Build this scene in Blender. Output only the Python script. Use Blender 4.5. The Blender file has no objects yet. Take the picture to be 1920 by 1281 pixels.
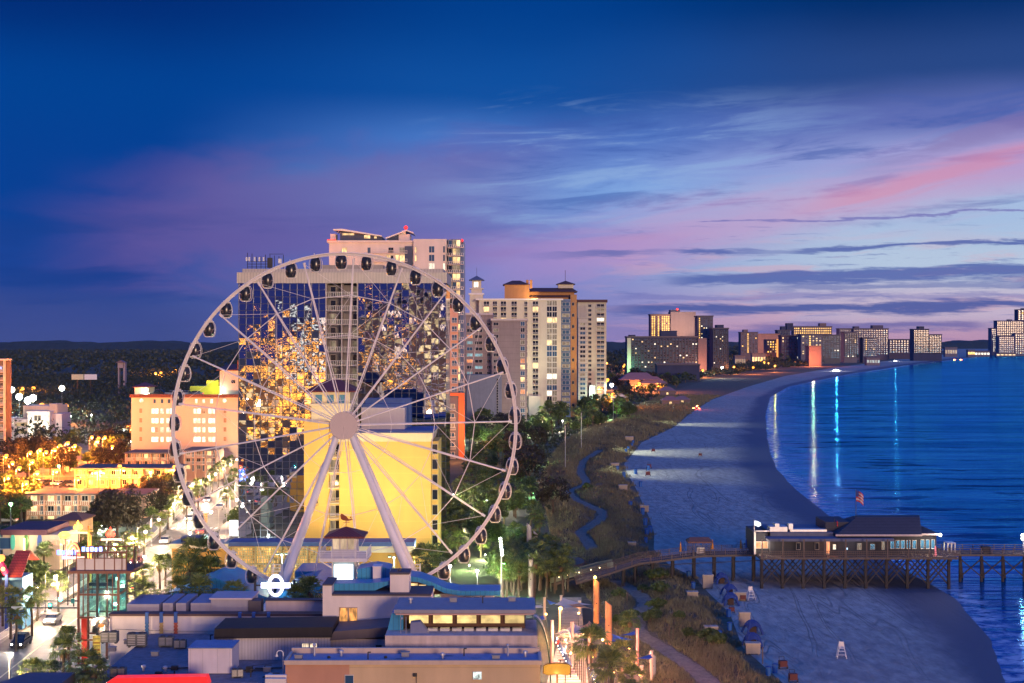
import bpy, bmesh, math, random
import numpy as np
from mathutils import Vector, Matrix
random.seed(7); rng=np.random.default_rng(7)
S=bpy.context.scene; COL=S.collection
F=2667.0; HC=42.0; PI=math.pi
def X(px,Y): return (px-960)/F*Y
def Z(py,Y): return HC-(py-640.5)/F*Y
def G(px,py,z=0.0):
    Y=(HC-z)*F/(py-640.5); return (X(px,Y),Y)
def lin(c):
    c=[v/255 for v in c]
    return tuple(v/12.92 if v<.04045 else ((v+.055)/1.055)**2.4 for v in c)+(1,)
# ---------------------------------------------------------------- materials
MATS={}
def nt_new(name):
    m=bpy.data.materials.new(name); m.use_nodes=True; nt=m.node_tree; nt.nodes.clear()
    return m,nt,nt.nodes,nt.links
def mat(name,col,rough=.8,var=.12,scale=.6,metal=0.0,bump=0.0,bscale=8,spec=.4,lines=None,vert=None,alpha=None,coat=0):
    if name in MATS: return MATS[name]
    m,nt,N,L=nt_new(name)
    o=N.new('ShaderNodeOutputMaterial'); p=N.new('ShaderNodeBsdfPrincipled'); L.new(p.outputs[0],o.inputs[0])
    p.inputs['Roughness'].default_value=rough; p.inputs['Metallic'].default_value=metal
    p.inputs['Specular IOR Level'].default_value=spec
    if coat: p.inputs['Coat Weight'].default_value=coat
    tc=N.new('ShaderNodeTexCoord'); src=tc.outputs['Object']
    n=N.new('ShaderNodeTexNoise'); n.inputs['Scale'].default_value=scale; n.inputs['Detail'].default_value=6; n.inputs['Roughness'].default_value=.65
    L.new(src,n.inputs['Vector'])
    mp=N.new('ShaderNodeMapping'); mp.inputs['Scale'].default_value=(1.2,1.2,.12); L.new(src,mp.inputs[0])
    n2=N.new('ShaderNodeTexNoise'); n2.inputs['Scale'].default_value=scale*2.5; n2.inputs['Detail'].default_value=4; L.new(mp.outputs[0],n2.inputs['Vector'])
    a=N.new('ShaderNodeMath'); a.operation='ADD'; L.new(n.outputs[0],a.inputs[0]); L.new(n2.outputs[0],a.inputs[1])
    mr=N.new('ShaderNodeMapRange'); mr.inputs[1].default_value=.6; mr.inputs[2].default_value=1.4; mr.inputs[3].default_value=1-var*1.6; mr.inputs[4].default_value=1+var
    L.new(a.outputs[0],mr.inputs[0])
    v=mr.outputs[0]
    def stripe(axis,period,width,dark):
        nonlocal v
        sp=N.new('ShaderNodeSeparateXYZ'); L.new(src,sp.inputs[0])
        d=N.new('ShaderNodeMath'); d.operation='DIVIDE'; d.inputs[1].default_value=period
        if axis=='z': L.new(sp.outputs[2],d.inputs[0])
        else:
            ad=N.new('ShaderNodeMath'); ad.operation='ADD'; L.new(sp.outputs[0],ad.inputs[0]); L.new(sp.outputs[1],ad.inputs[1]); L.new(ad.outputs[0],d.inputs[0])
        fr=N.new('ShaderNodeMath'); fr.operation='FRACT'; L.new(d.outputs[0],fr.inputs[0])
        lt=N.new('ShaderNodeMath'); lt.operation='LESS_THAN'; lt.inputs[1].default_value=width; L.new(fr.outputs[0],lt.inputs[0])
        mu=N.new('ShaderNodeMath'); mu.operation='MULTIPLY_ADD'; mu.inputs[1].default_value=dark-1; mu.inputs[2].default_value=1; L.new(lt.outputs[0],mu.inputs[0])
        m2=N.new('ShaderNodeMath'); m2.operation='MULTIPLY'; L.new(v,m2.inputs[0]); L.new(mu.outputs[0],m2.inputs[1]); v=m2.outputs[0]
    if lines: stripe('z',*lines)
    if vert: stripe('x',*vert)
    vm=N.new('ShaderNodeVectorMath'); vm.operation='SCALE'; vm.inputs[0].default_value=col[:3]; L.new(v,vm.inputs['Scale'])
    L.new(vm.outputs[0],p.inputs['Base Color'])
    if bump:
        b=N.new('ShaderNodeBump'); b.inputs['Strength'].default_value=bump; b.inputs['Distance'].default_value=.1
        nb=N.new('ShaderNodeTexNoise'); nb.inputs['Scale'].default_value=bscale; nb.inputs['Detail'].default_value=5; L.new(src,nb.inputs['Vector'])
        L.new(nb.outputs[0],b.inputs['Height']); L.new(b.outputs[0],p.inputs['Normal'])
    MATS[name]=m; return m
def emi(name,col,st,var=0.0,sample=False,base=None):
    if name in MATS: return MATS[name]
    m,nt,N,L=nt_new(name)
    o=N.new('ShaderNodeOutputMaterial'); p=N.new('ShaderNodeBsdfPrincipled'); L.new(p.outputs[0],o.inputs[0])
    p.inputs['Base Color'].default_value=base or (.05,.05,.05,1); p.inputs['Roughness'].default_value=.3
    p.inputs['Emission Color'].default_value=col; p.inputs['Emission Strength'].default_value=st
    if var:
        tc=N.new('ShaderNodeTexCoord'); oi=N.new('ShaderNodeObjectInfo')
        mp=N.new('ShaderNodeMapping'); mp.inputs['Scale'].default_value=(1.3,1.3,.8)
        ad=N.new('ShaderNodeVectorMath'); ad.operation='ADD'; sc=N.new('ShaderNodeVectorMath'); sc.operation='SCALE'; sc.inputs['Scale'].default_value=50
        cx=N.new('ShaderNodeCombineXYZ'); L.new(oi.outputs['Random'],cx.inputs[0]); L.new(oi.outputs['Random'],cx.inputs[2]); L.new(cx.outputs[0],sc.inputs[0])
        L.new(tc.outputs['Object'],ad.inputs[0]); L.new(sc.outputs[0],ad.inputs[1]); L.new(ad.outputs[0],mp.inputs[0])
        n=N.new('ShaderNodeTexNoise'); n.inputs['Scale'].default_value=1.5; n.inputs['Detail'].default_value=3; L.new(mp.outputs[0],n.inputs['Vector'])
        mr=N.new('ShaderNodeMapRange'); mr.inputs[1].default_value=.35; mr.inputs[2].default_value=.65; mr.inputs[3].default_value=st*(1-var); mr.inputs[4].default_value=st*(1+var)
        L.new(n.outputs[0],mr.inputs[0])
        r2=N.new('ShaderNodeMapRange'); r2.inputs[3].default_value=.55; r2.inputs[4].default_value=1.25; L.new(oi.outputs['Random'],r2.inputs[0])
        mu=N.new('ShaderNodeMath'); mu.operation='MULTIPLY'; L.new(mr.outputs[0],mu.inputs[0]); L.new(r2.outputs[0],mu.inputs[1])
        L.new(mu.outputs[0],p.inputs['Emission Strength'])
    m.cycles.emission_sampling='AUTO' if sample else 'NONE'
    MATS[name]=m; return m
M=mat
WHITE=M('white_paint',(.72,.70,.68,1),.5,.08)
STEEL=M('galvanised_steel',(.55,.55,.57,1),.4,.1,metal=.6)
DARKM=M('dark_metal',(.03,.03,.035,1),.5,.1)
WOOD=M('weathered_wood',(.17,.12,.09,1),.85,.3,2,vert=(.35,.08,.5))
GLASSD=M('dark_window_glass',(.015,.02,.035,1),.08,.1,spec=.8)
GLASSB=M('blue_window_glass',(.04,.10,.2,1),.1,.15,spec=.8)
L_WARM=emi('lit_window_warm',(1,.66,.28,1),1.5,.5)
L_GOLD=emi('lit_gallery_gold',(1,.52,.08,1),2.2,.5)
L_WHITE=emi('lit_window_white',(1,.92,.72,1),1.7,.4)
L_CYAN=emi('lit_window_cyan',(.35,.7,.8,1),.5,.5)
L_ORANGE=emi('lit_window_orange',(1,.3,.1,1),1.0,.5)
L_DIM=emi('dim_window',(.9,.7,.45,1),.22,.6,base=(.03,.03,.04,1))
# ---------------------------------------------------------------- mesh builder
class MB:
    def __init__(s): s.v=[];s.f=[];s.m=[]
    def quad(s,*p,m=0):
        n=len(s.v); s.v+=[tuple(q) for q in p]; s.f.append(tuple(range(n,n+len(p)))); s.m.append(m); return s
    def box(s,x0,x1,y0,y1,z0,z1,m=0):
        n=len(s.v); s.v+=[(x0,y0,z0),(x1,y0,z0),(x1,y1,z0),(x0,y1,z0),(x0,y0,z1),(x1,y0,z1),(x1,y1,z1),(x0,y1,z1)]
        for f in ((0,3,2,1),(4,5,6,7),(0,1,5,4),(1,2,6,5),(2,3,7,6),(3,0,4,7)): s.f.append(tuple(n+i for i in f)); s.m.append(m)
        return s
    def tube(s,p,q,r,r2=None,n=6,m=0,cap=True):
        r2=r if r2 is None else r2; p=Vector(p);q=Vector(q);d=(q-p)
        if d.length<1e-6: return s
        d.normalize(); a=d.orthogonal().normalized(); b=d.cross(a); k=len(s.v)
        for (c,rr) in ((p,r),(q,r2)):
            for i in range(n):
                t=2*PI*i/n; s.v.append(tuple(c+a*math.cos(t)*rr+b*math.sin(t)*rr))
        for i in range(n):
            j=(i+1)%n; s.f.append((k+i,k+j,k+n+j,k+n+i)); s.m.append(m)
        if cap: s.f.append(tuple(k+i for i in range(n))[::-1]); s.f.append(tuple(k+n+i for i in range(n))); s.m+=[m,m]
        return s
    def path(s,pts,r,n=5,m=0):
        for a,b in zip(pts,pts[1:]): s.tube(a,b,r,n=n,m=m)
        return s
    def prism(s,poly,y0,y1,m=0):   # poly in x,z extruded in y
        n=len(s.v); k=len(poly)
        s.v+=[(x,y0,z) for x,z in poly]+[(x,y1,z) for x,z in poly]
        s.f.append(tuple(n+i for i in range(k))); s.m.append(m)
        s.f.append(tuple(n+k+i for i in reversed(range(k)))); s.m.append(m)
        for i in range(k): j=(i+1)%k; s.f.append((n+i,n+k+i,n+k+j,n+j)); s.m.append(m)
        return s
    def slab(s,poly,z0,z1,m=0):   # poly in x,y
        n=len(s.v); k=len(poly)
        s.v+=[(x,y,z0) for x,y in poly]+[(x,y,z1) for x,y in poly]
        s.f.append(tuple(n+i for i in reversed(range(k)))); s.f.append(tuple(n+k+i for i in range(k))); s.m+=[m,m]
        for i in range(k): j=(i+1)%k; s.f.append((n+i,n+j,n+k+j,n+k+i)); s.m.append(m)
        return s
    def lathe(s,c,prof,n=12,m=0):  # prof (r,z)
        k=len(s.v)
        for r,z in prof:
            for i in range(n): t=2*PI*i/n; s.v.append((c[0]+r*math.cos(t),c[1]+r*math.sin(t),c[2]+z))
        for j in range(len(prof)-1):
            for i in range(n):
                a=k+j*n+i; b=k+j*n+(i+1)%n; s.f.append((a,b,b+n,a+n)); s.m.append(m)
        return s
    def ball(s,c,r,n=8,m=0,sz=1):
        return s.lathe(c,[(max(1e-3,r*math.sin(PI*i/n)),-r*sz*math.cos(PI*i/n)) for i in range(n+1)],n*2 if n<8 else n+4,m)
    def hip(s,x0,x1,y0,y1,z0,z1,ridge=.0,o=0.0,m=0):  # hip roof; ridge = fraction of x length kept
        x0-=o;x1+=o;y0-=o;y1+=o; cx=(x0+x1)/2; cy=(y0+y1)/2; h=(x1-x0)/2*ridge
        t=.25
        s.box(x0,x1,y0,y1,z0-t,z0,m)
        n=len(s.v); s.v+=[(x0,y0,z0+.003),(x1,y0,z0+.003),(x1,y1,z0+.003),(x0,y1,z0+.003),(cx-h-.01,cy,z1),(cx+h+.01,cy,z1)]
        for f in ((0,1,5,4),(1,2,5),(2,3,4,5),(3,0,4)): s.f.append(tuple(n+i for i in f)); s.m.append(m)
        return s
    def mesh(s,name,mats,origin=(0,0,0),smooth=False):
        me=bpy.data.meshes.new(name); v=np.array(s.v,dtype=float).reshape(-1,3)-np.array(origin)
        me.from_pydata(v.tolist(),[],s.f)
        for mm in (mats if isinstance(mats,(list,tuple)) else [mats]): me.materials.append(mm)
        if any(s.m): me.polygons.foreach_set('material_index',s.m)
        if smooth: me.polygons.foreach_set('use_smooth',[True]*len(s.f))
        me.update(); return me
    def build(s,name,mats,parent=None,smooth=False,label=None):
        org=wloc(parent) if parent else (0,0,0)
        o=bpy.data.objects.new(name,s.mesh(name,mats,org,smooth)); COL.objects.link(o); o.parent=parent
        if label: o['label']=label
        return o
def wloc(o):
    v=Vector((0,0,0))
    while o: v=v+Vector(o.location); o=o.parent
    return v
def tag(o,label=None,cat=None,group=None,kind=None):
    if label: o['label']=label
    if cat: o['category']=cat
    if group: o['group']=group
    if kind: o['kind']=kind
    return o
def thing(name,label,cat,loc=(0,0,0),group=None):
    o=bpy.data.objects.new(name,None); COL.objects.link(o); o.location=loc; o.empty_display_size=.5
    return tag(o,label,cat,group)
def kids(o): return KID.get(o.name,[]) 
def copy_tree(src,loc,rot=0.0,label=None,sc=1.0,parent=None):
    def rec(o,par):
        c=o.copy(); COL.objects.link(c); c.parent=par
        for ch in CH[o.name]: rec(ch,c)
        return c
    if src.name not in CH: index_tree(src)
    c=rec(src,None); c.location=loc; c.rotation_euler=(0,0,rot); c.scale=(sc,)*3 if not isinstance(sc,(tuple,list)) else sc
    if label: c['label']=label
    return c
CH={}
def index_tree(src):
    def rec(o):
        CH[o.name]=[q for q in COL.objects if q.parent==o]
        for q in CH[o.name]: rec(q)
    rec(src)
def scatter(proto,places,first=True):
    "places: (loc,rot,scale,label)"
    out=[]
    index_tree(proto)
    for i,(loc,rot,sc,lab) in enumerate(places):
        if i==0 and first:
            proto.location=loc; proto.rotation_euler=(0,0,rot); proto.scale=(sc,)*3 if not isinstance(sc,(tuple,list)) else sc
            if lab: proto['label']=lab
            out.append(proto)
        else: out.append(copy_tree(proto,loc,rot,lab,sc))
    return out
def point(parent,loc,power,col,r=.25,name='bulb'):
    l=bpy.data.lights.new(name,'POINT'); l.energy=power; l.color=col; l.shadow_soft_size=r
    o=bpy.data.objects.new(name,l); COL.objects.link(o); o.parent=parent
    o.location=Vector(loc)-wloc(parent); return o
def spot(parent,loc,target,power,col,ang=80,r=.3,name='floodlight_bulb'):
    l=bpy.data.lights.new(name,'SPOT'); l.energy=power; l.color=col; l.shadow_soft_size=r; l.spot_size=math.radians(ang); l.spot_blend=.8
    o=bpy.data.objects.new(name,l); COL.objects.link(o); o.parent=parent
    o.location=Vector(loc)-wloc(parent)
    o.rotation_euler=(Vector(target)-Vector(loc)).to_track_quat('-Z','Y').to_euler(); return o
# ---------------------------------------------------------------- building windows
UNIT={}
FRAME=M('window_frame',(.45,.43,.42,1),.5,.05)
FRAMEW=M('white_window_frame',(.7,.68,.64,1),.5,.05)
def unit_window(pane,frame,mull=1):
    k=('w',pane.name,frame.name,mull)
    if k not in UNIT:
        b=MB(); b.quad((-.5,-.04,0),(.5,-.04,0),(.5,-.04,1),(-.5,-.04,1),m=1)
        f=.05
        b.box(-.5,.5,-.12,0,0,f*.9); b.box(-.5,.5,-.12,0,1-f*.9,1); b.box(-.5,-.5+f,-.119,0,f*.9,1-f*.9); b.box(.5-f,.5,-.119,0,f*.9,1-f*.9)
        if mull: b.box(-.02,.02,-.1,0,f*.9,1-f*.9)
        UNIT[k]=b.mesh('window',[frame,pane])
    return UNIT[k]
def unit_balcony(wallm,railm):
    k=('b',wallm.name,railm.name)
    if k not in UNIT:
        b=MB(); b.box(-.5,.5,-1.3,0,-.12,.05)
        b.box(-.5,.5,-1.3,-1.25,.95,1.02,1)
        for i in range(9): x=-.485+i*.97/8; b.box(x-.012,x+.012,-1.29,-1.26,.05,.95,1)
        b.box(-.5,-.48,-1.25,0,.95,1.02,1); b.box(.48,.5,-1.25,0,.95,1.02,1)
        UNIT[k]=b.mesh('balcony',[wallm,railm])
    return UNIT[k]
class Bld:
    def __init__(s,name,label,cat,loc,group=None): s.t=thing(name,label,cat,loc,group); s.w=[]; s.b=[]
    def part(s,name,mb,m,**k): return mb.build(name,m,s.t,**k)
    def win(s,x,y,z,w,h,pane,frame=FRAME,face=0,mull=1): s.w.append((x,y,z,w,h,pane,frame,face,mull))
    def bal(s,x,y,z,w,wm=None,rm=None,face=0,d=1.0): s.b.append((x,y,z,w,wm or WHITE,rm or FRAMEW,face,d))
    def grid(s,x0,x1,z0,z1,y,nx,nz,wf=.55,hf=.55,lit=.1,kinds=(L_WARM,),dark=(GLASSD,),frame=FRAME,face=0,bal=False,wm=None,rm=None,mull=1,d=1.0,fn=None):
        for j in range(nz):
            for i in range(nx):
                cx=x0+(x1-x0)*(i+.5)/nx; zz=z0+(z1-z0)*(j+(1-hf)/2)/nz; w=(x1-x0)/nx*wf; h=(z1-z0)/nz*hf
                pane=random.choice(kinds) if random.random()<lit else random.choice(dark)
                if fn: pane=fn(i,j) or pane
                px,py=(cx,y) if face==0 else (y,cx)
                s.win(px,py,zz,w,h,pane,frame,face,mull)
                if bal: s.bal(px,py,z0+(z1-z0)*j/nz+.1,(x1-x0)/nx*.92,wm,rm,face,d)
    def finish(s):
        o=wloc(s.t); R={0:0,1:PI/2,-1:-PI/2}
        ws=sorted(s.w,key=lambda q:(-(q[5] in LITS),-q[3]*q[4])); 
        lim=100 if not s.b else 100
        for q in ws[:lim]:
            c=bpy.data.objects.new('window',unit_window(q[5],q[6],q[8])); COL.objects.link(c); c.parent=s.t
            c.location=Vector(q[:3])-o; c.rotation_euler=(0,0,R[q[7]]); c.scale=(q[3],1,q[4])
        rest(s,'window',ws[lim:],lambda q:(unit_window(q[5],q[6],q[8]),q[0],q[1],q[2],R[q[7]],(q[3],1,q[4])))
        bs=s.b
        for q in bs[:100]:
            c=bpy.data.objects.new('balcony',unit_balcony(q[4],q[5])); COL.objects.link(c); c.parent=s.t
            c.location=Vector(q[:3])-o; c.rotation_euler=(0,0,R[q[6]]); c.scale=(q[3],q[7],1)
        rest(s,'balcony',bs[100:],lambda q:(unit_balcony(q[4],q[5]),q[0],q[1],q[2],R[q[6]],(q[3],q[7],1)))
        return s.t
LITS=(L_WARM,L_GOLD,L_WHITE,L_ORANGE,L_CYAN)
def rest(s,name,items,fn):
    if not items: return
    mb=MB(); mats=[]; o=wloc(s.t)
    for q in items:
        me,x,y,z,r,sc=fn(q); k=len(mb.v)
        mi=[]
        for mm in me.materials:
            if mm not in mats: mats.append(mm)
            mi.append(mats.index(mm))
        cr,sr=math.cos(r),math.sin(r)
        for v in me.vertices:
            a,b,c=v.co.x*sc[0],v.co.y*sc[1],v.co.z*sc[2]; mb.v.append((x+a*cr-b*sr,y+a*sr+b*cr,z+c))
        for p in me.polygons: mb.f.append(tuple(k+i for i in p.vertices)); mb.m.append(mi[p.material_index])
    ob=mb.build(name,mats,s.t); ob['kind']='stuff'
def interp(pts):
    ys=np.array([p[1] for p in pts]); xs=np.array([p[0] for p in pts]); i=np.argsort(ys)
    ys=ys[i]; xs=xs[i]
    return lambda y: np.interp(y,ys,xs)
# ================================================================ camera, world, sun
cam=bpy.data.cameras.new('camera'); co=bpy.data.objects.new('camera',cam); COL.objects.link(co)
co.location=(0,0,HC); co.rotation_euler=(PI/2,0,0); cam.lens=50.0; cam.sensor_width=36.0; cam.clip_end=30000; cam.clip_start=.5
S.camera=co
S.view_settings.view_transform='Standard'; S.view_settings.look='None'; S.view_settings.exposure=0; S.view_settings.gamma=1
S.cycles.use_denoising=True; S.cycles.max_bounces=5; S.cycles.diffuse_bounces=2; S.cycles.glossy_bounces=3; S.cycles.transparent_max_bounces=8
S.cycles.use_light_tree=True; S.cycles.sample_clamp_indirect=4; S.cycles.caustics_reflective=False; S.cycles.caustics_refractive=False
class E:
    "tiny node-expression helper"
    nt=None
    def __init__(s,v): s.v=v
    @staticmethod
    def op(o,*a,clamp=False):
        n=E.nt.nodes.new('ShaderNodeMath'); n.operation=o; n.use_clamp=clamp
        for i,q in enumerate(a):
            if isinstance(q,E): E.nt.links.new(q.v,n.inputs[i])
            else: n.inputs[i].default_value=q
        return E(n.outputs[0])
    def __add__(s,o): return E.op('ADD',s,o)
    def __radd__(s,o): return E.op('ADD',s,o)
    def __sub__(s,o): return E.op('SUBTRACT',s,o)
    def __rsub__(s,o): return E.op('SUBTRACT',o,s)
    def __mul__(s,o): return E.op('MULTIPLY',s,o)
    def __rmul__(s,o): return E.op('MULTIPLY',s,o)
    def __truediv__(s,o): return E.op('DIVIDE',s,o)
def sstep(x,a,b,lo=0.,hi=1.):
    n=E.nt.nodes.new('ShaderNodeMapRange'); n.interpolation_type='SMOOTHSTEP'
    E.nt.links.new(x.v,n.inputs[0]); n.inputs[1].default_value=a; n.inputs[2].default_value=b; n.inputs[3].default_value=lo; n.inputs[4].default_value=hi
    return E(n.outputs[0])
def noise(x,y,sx,sy,off=0,detail=5,rough=.55,dist=0.0):
    c=E.nt.nodes.new('ShaderNodeCombineXYZ'); E.nt.links.new((x*sx).v,c.inputs[0]); E.nt.links.new((y*sy).v,c.inputs[1]); c.inputs[2].default_value=off
    n=E.nt.nodes.new('ShaderNodeTexNoise'); n.inputs['Scale'].default_value=1; n.inputs['Detail'].default_value=detail; n.inputs['Roughness'].default_value=rough; n.inputs['Distortion'].default_value=dist
    E.nt.links.new(c.outputs[0],n.inputs['Vector']); return E(n.outputs[0])
def ramp(x,stops,interp='EASE'):
    n=E.nt.nodes.new('ShaderNodeValToRGB'); n.color_ramp.interpolation=interp; E.nt.links.new(x.v,n.inputs[0]); cr=n.color_ramp
    while len(cr.elements)<len(stops): cr.elements.new(.5)
    for e,(p,c) in zip(cr.elements,stops): e.position=p; e.color=lin(c)
    return n.outputs[0]
def mix(f,a,b):
    n=E.nt.nodes.new('ShaderNodeMix'); n.data_type='RGBA'; 
    if isinstance(f,E): E.nt.links.new(f.v,n.inputs[0])
    else: n.inputs[0].default_value=f
    for k,q in ((6,a),(7,b)):
        if isinstance(q,tuple): n.inputs[k].default_value=lin(q)
        else: E.nt.links.new(q,n.inputs[k])
    return n.outputs[2]
def make_world():
    w=bpy.data.worlds.new('World'); S.world=w; w.use_nodes=True; nt=w.node_tree; nt.nodes.clear(); E.nt=nt
    tc=nt.nodes.new('ShaderNodeTexCoord'); sp=nt.nodes.new('ShaderNodeSeparateXYZ'); nt.links.new(tc.outputs['Generated'],sp.inputs[0])
    dx,dy,dz=(E(sp.outputs[i]) for i in range(3))
    az=E.op('ARCTAN2',dx,dy); el=E.op('ARCSINE',dz)
    s=az/.346; t=el/.236           # s: -1..1 across the view, t: 0 horizon .. 1 top of the view
    tb=E.op('MAXIMUM',t,0.0)*.5
    n0=noise(s,t,1.2,2.2,0,4,.5); n0c=(n0-.5)
    tw=tb+n0c*.07
    Lc=ramp(tw,[(0,(50,72,136)),(.05,(44,70,142)),(.12,(24,66,148)),(.22,(4,64,148)),(.35,(0,66,148)),(.5,(0,44,118)),(1,(0,34,95))])
    Cc=ramp(tw,[(0,(140,130,188)),(.07,(125,132,198)),(.14,(108,135,208)),(.22,(112,160,225)),(.29,(74,122,200)),(.37,(14,80,160)),(.5,(0,62,140)),(1,(0,36,98))])
    Rc=ramp(tw,[(0,(172,138,178)),(.04,(200,182,205)),(.11,(182,200,224)),(.2,(165,190,225)),(.26,(150,160,215)),(.31,(95,110,180)),(.38,(40,72,135)),(.5,(0,46,108)),(1,(0,34,92))])
    fl=sstep(s+n0c*.5,-.75,-.05); fr=sstep(s+n0c*.4,.0,.75)
    c=mix(fr,mix(fl,Lc,Cc),Rc)
    # broad magenta veil on the left
    nv=noise(s,t,2.2,4.5,3,6,.55,.6)
    veil=sstep(s+nv*.5,-.72,-.35)*sstep(s,.3,-.15)*sstep(t+(nv-.5)*.5-s*.16,.20,.36)*sstep(t-s*.14+(nv-.5)*.35,.66,.5)
    c=mix(veil*.6,c,(116,92,158))
    hv=sstep(s,.15,-.3)*sstep(t+(nv-.5)*.2,.18,.0); c=mix(hv*.25,c,(92,94,152))
    dk=sstep(noise(s,t-s*.05,1.6,9,8,5,.55),.52,.66)*sstep(s,-.1,-.5)*sstep(t,.45,.2); c=mix(dk*.75,c,(22,62,140))
    # wispy bright blue texture in the middle
    nw=noise(s+t*.5,t-s*.1,3,16,11,7,.62,.5)
    wm=sstep(nw,.48,.66)*sstep(s,-.25,.1)*sstep(s,.9,.3)*sstep(t,.2,.4)*sstep(t,.78,.6); c=mix(wm*.5,c,(150,182,225))
    wd=sstep(nw,.5,.34)*sstep(s,-.3,.2)*sstep(t,.25,.4)*sstep(t,.8,.6); c=mix(wd*.55,c,(56,88,168))
    # pink band climbing to the right
    np_=noise(s+t*.6,t-s*.22,2.4,13,17,7,.6,.7)
    l1=t-(.30+(s-.3)*.27)+(np_-.5)*.16
    pink=sstep(l1,-.13,.0)*sstep(l1,.15,.02)*sstep(s,-.2,.35); c=mix(pink*.55,c,(205,150,195))
    l2=t-(.43+(s-.72)*.36)+(np_-.5)*.12
    p2=sstep(l2,-.05,.0)*sstep(l2,.06,.01)*sstep(s,.5,.72)*sstep(np_,.3,.55); c=mix(p2*.45,c,(222,135,160))
    l3=t-(.26+(s-.05)*.05)+(np_-.5)*.1
    p3=sstep(l3,-.09,.0)*sstep(l3,.1,.02)*sstep(s,-.3,.0)*sstep(s,.5,.2); c=mix(p3*.25,c,(190,135,190))
    d2=sstep(l2-.09,-.06,.0)*sstep(l2-.09,.07,.01)*sstep(s,.62,.85)*sstep(np_,.42,.6); c=mix(d2*.6,c,(140,120,175))
    # pale gaps with pink edges low on the right
    ne=noise(s+t,t-s*.1,3,22,31,6,.6,.4)
    pe=sstep(ne,.5,.62)*sstep(s,.05,.4)*sstep(t,.36,.2); c=mix(pe*.45,c,(218,168,185))
    # dark slate streaks
    for (t0,sl,th,s0,s1,a,off,col) in ((.267,.028,.013,.0,.25,.9,1.3,(84,102,172)),(.185,.03,.022,.2,.38,.9,5.1,(82,102,172)),(.155,.02,.018,.42,.6,.6,9.7,(88,106,172)),(.095,.012,.022,.1,.3,.95,13.3,(78,94,162)),(.03,.045,.022,.25,.6,.75,17.9,(104,98,165)),(.355,.02,.006,.38,.42,.8,21.,(120,118,185)),(.13,.0,.012,.15,.25,.5,25.,(110,112,180))):
        n=noise(s+t*2,t-s*sl,5,30,off,7,.65,.3); nb=noise(s,t,2.4,1,off+40,3,.5)
        d=E.op('ABSOLUTE',t-(s-.5)*sl-t0+(n-.5)*.075)
        mk=sstep(d,th*(1),th*.25)*sstep(s+(nb-.5)*.3,s0,s1)*sstep(nb,.3,.42)
        c=mix(mk*a,c,col)
    nf=noise(s+t*3,t-s*.03,7,60,51,6,.7,.4); fm=sstep(nf,.56,.66)*sstep(s,.0,.35)*sstep(t,.40,.28); c=mix(fm*.5,c,(98,112,178))
    # evening side behind the viewer and zenith fall to deep blue
    back=sstep(E.op('ABSOLUTE',az),.6,1.6); c=mix(back*.95,c,ramp(tb*.4,[(0,(58,58,120)),(.1,(30,52,120)),(.4,(4,40,105)),(1,(0,34,95))]))
    c=mix(sstep(dz,.26,.5),c,(50,112,222))
    c=mix(sstep(dz,.0,-.04),c,(20,30,60))
    bg=nt.nodes.new('ShaderNodeBackground'); nt.links.new(c,bg.inputs[0]); bg.inputs[1].default_value=1
    o=nt.nodes.new('ShaderNodeOutputWorld'); nt.links.new(bg.outputs[0],o.inputs[0])
make_world()
sl=bpy.data.lights.new('town_fill_sun','SUN'); sl.energy=2.4; sl.angle=math.radians(14); sl.color=(1,.64,.42)  # added sun lamp stands in for warm town light on the facades
so=bpy.data.objects.new('town_fill_sun',sl); COL.objects.link(so)
SUND=Vector((.35,-1,.10)).normalized()
so.rotation_euler=SUND.to_track_quat('Z','Y').to_euler(); so.location=(0,0,300)
# ================================================================ curves of the coast (pixel -> ground)
def curve(px,z=0): return [G(a,b,z) for a,b in px]
shore=interp(curve([(1935,1330),(1900,1281),(1870,1200),(1800,1120),(1700,1065),(1620,1010),(1560,965),(1500,920),(1462,880),(1448,850),(1442,820),(1438,780),(1446,745),(1480,725),(1530,714),(1600,700),(1700,685),(1800,673),(1860,666),(2100,654)])+[(60,100),(3500,12000)])
duneedge=interp(curve([(1480,1330),(1445,1281),(1372,1215),(1350,1150),(1310,1110),(1290,1085),(1240,1060),(1212,1030),(1214,1000),(1205,970),(1182,915),(1166,885),(1162,870),(1180,850),(1196,830),(1260,800),(1290,775),(1330,750),(1400,725),(1470,705),(1560,690),(1700,672),(1800,662)])+[(40,100),(3300,12000)])
inner=interp(curve([(1250,1330),(1225,1281),(1180,1200),(1120,1130),(1070,1060),(1040,1000),(1020,900),(1035,860),(1060,830),(1100,805),(1170,785),(1200,760),(1260,735),(1330,712),(1400,702),(1560,682),(1700,666)])+[(25,100),(3000,12000)])
pathl=curve([(1350,1300),(1300,1255),(1240,1215),(1195,1183),(1200,1150),(1212,1132),(1190,1110),(1155,1090)])
pathu=curve([(1112,1035),(1100,1015),(1088,1000),(1125,975),(1128,960),(1080,938),(1068,922),(1100,908),(1088,885),(1095,865),(1125,845)])
def pdist(x,y):
    d=np.full(np.shape(x),1e9)
    for P in (pathl,pathu):
        for (ax,ay),(bx,by) in zip(P,P[1:]):
            vx,vy=bx-ax,by-ay; t=np.clip(((x-ax)*vx+(y-ay)*vy)/(vx*vx+vy*vy),0,1)
            d=np.minimum(d,np.hypot(x-ax-t*vx,y-ay-t*vy))
    return d
def ss(a,b,x): t=np.clip((x-a)/(b-a),0,1); return t*t*(3-2*t)
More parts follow.
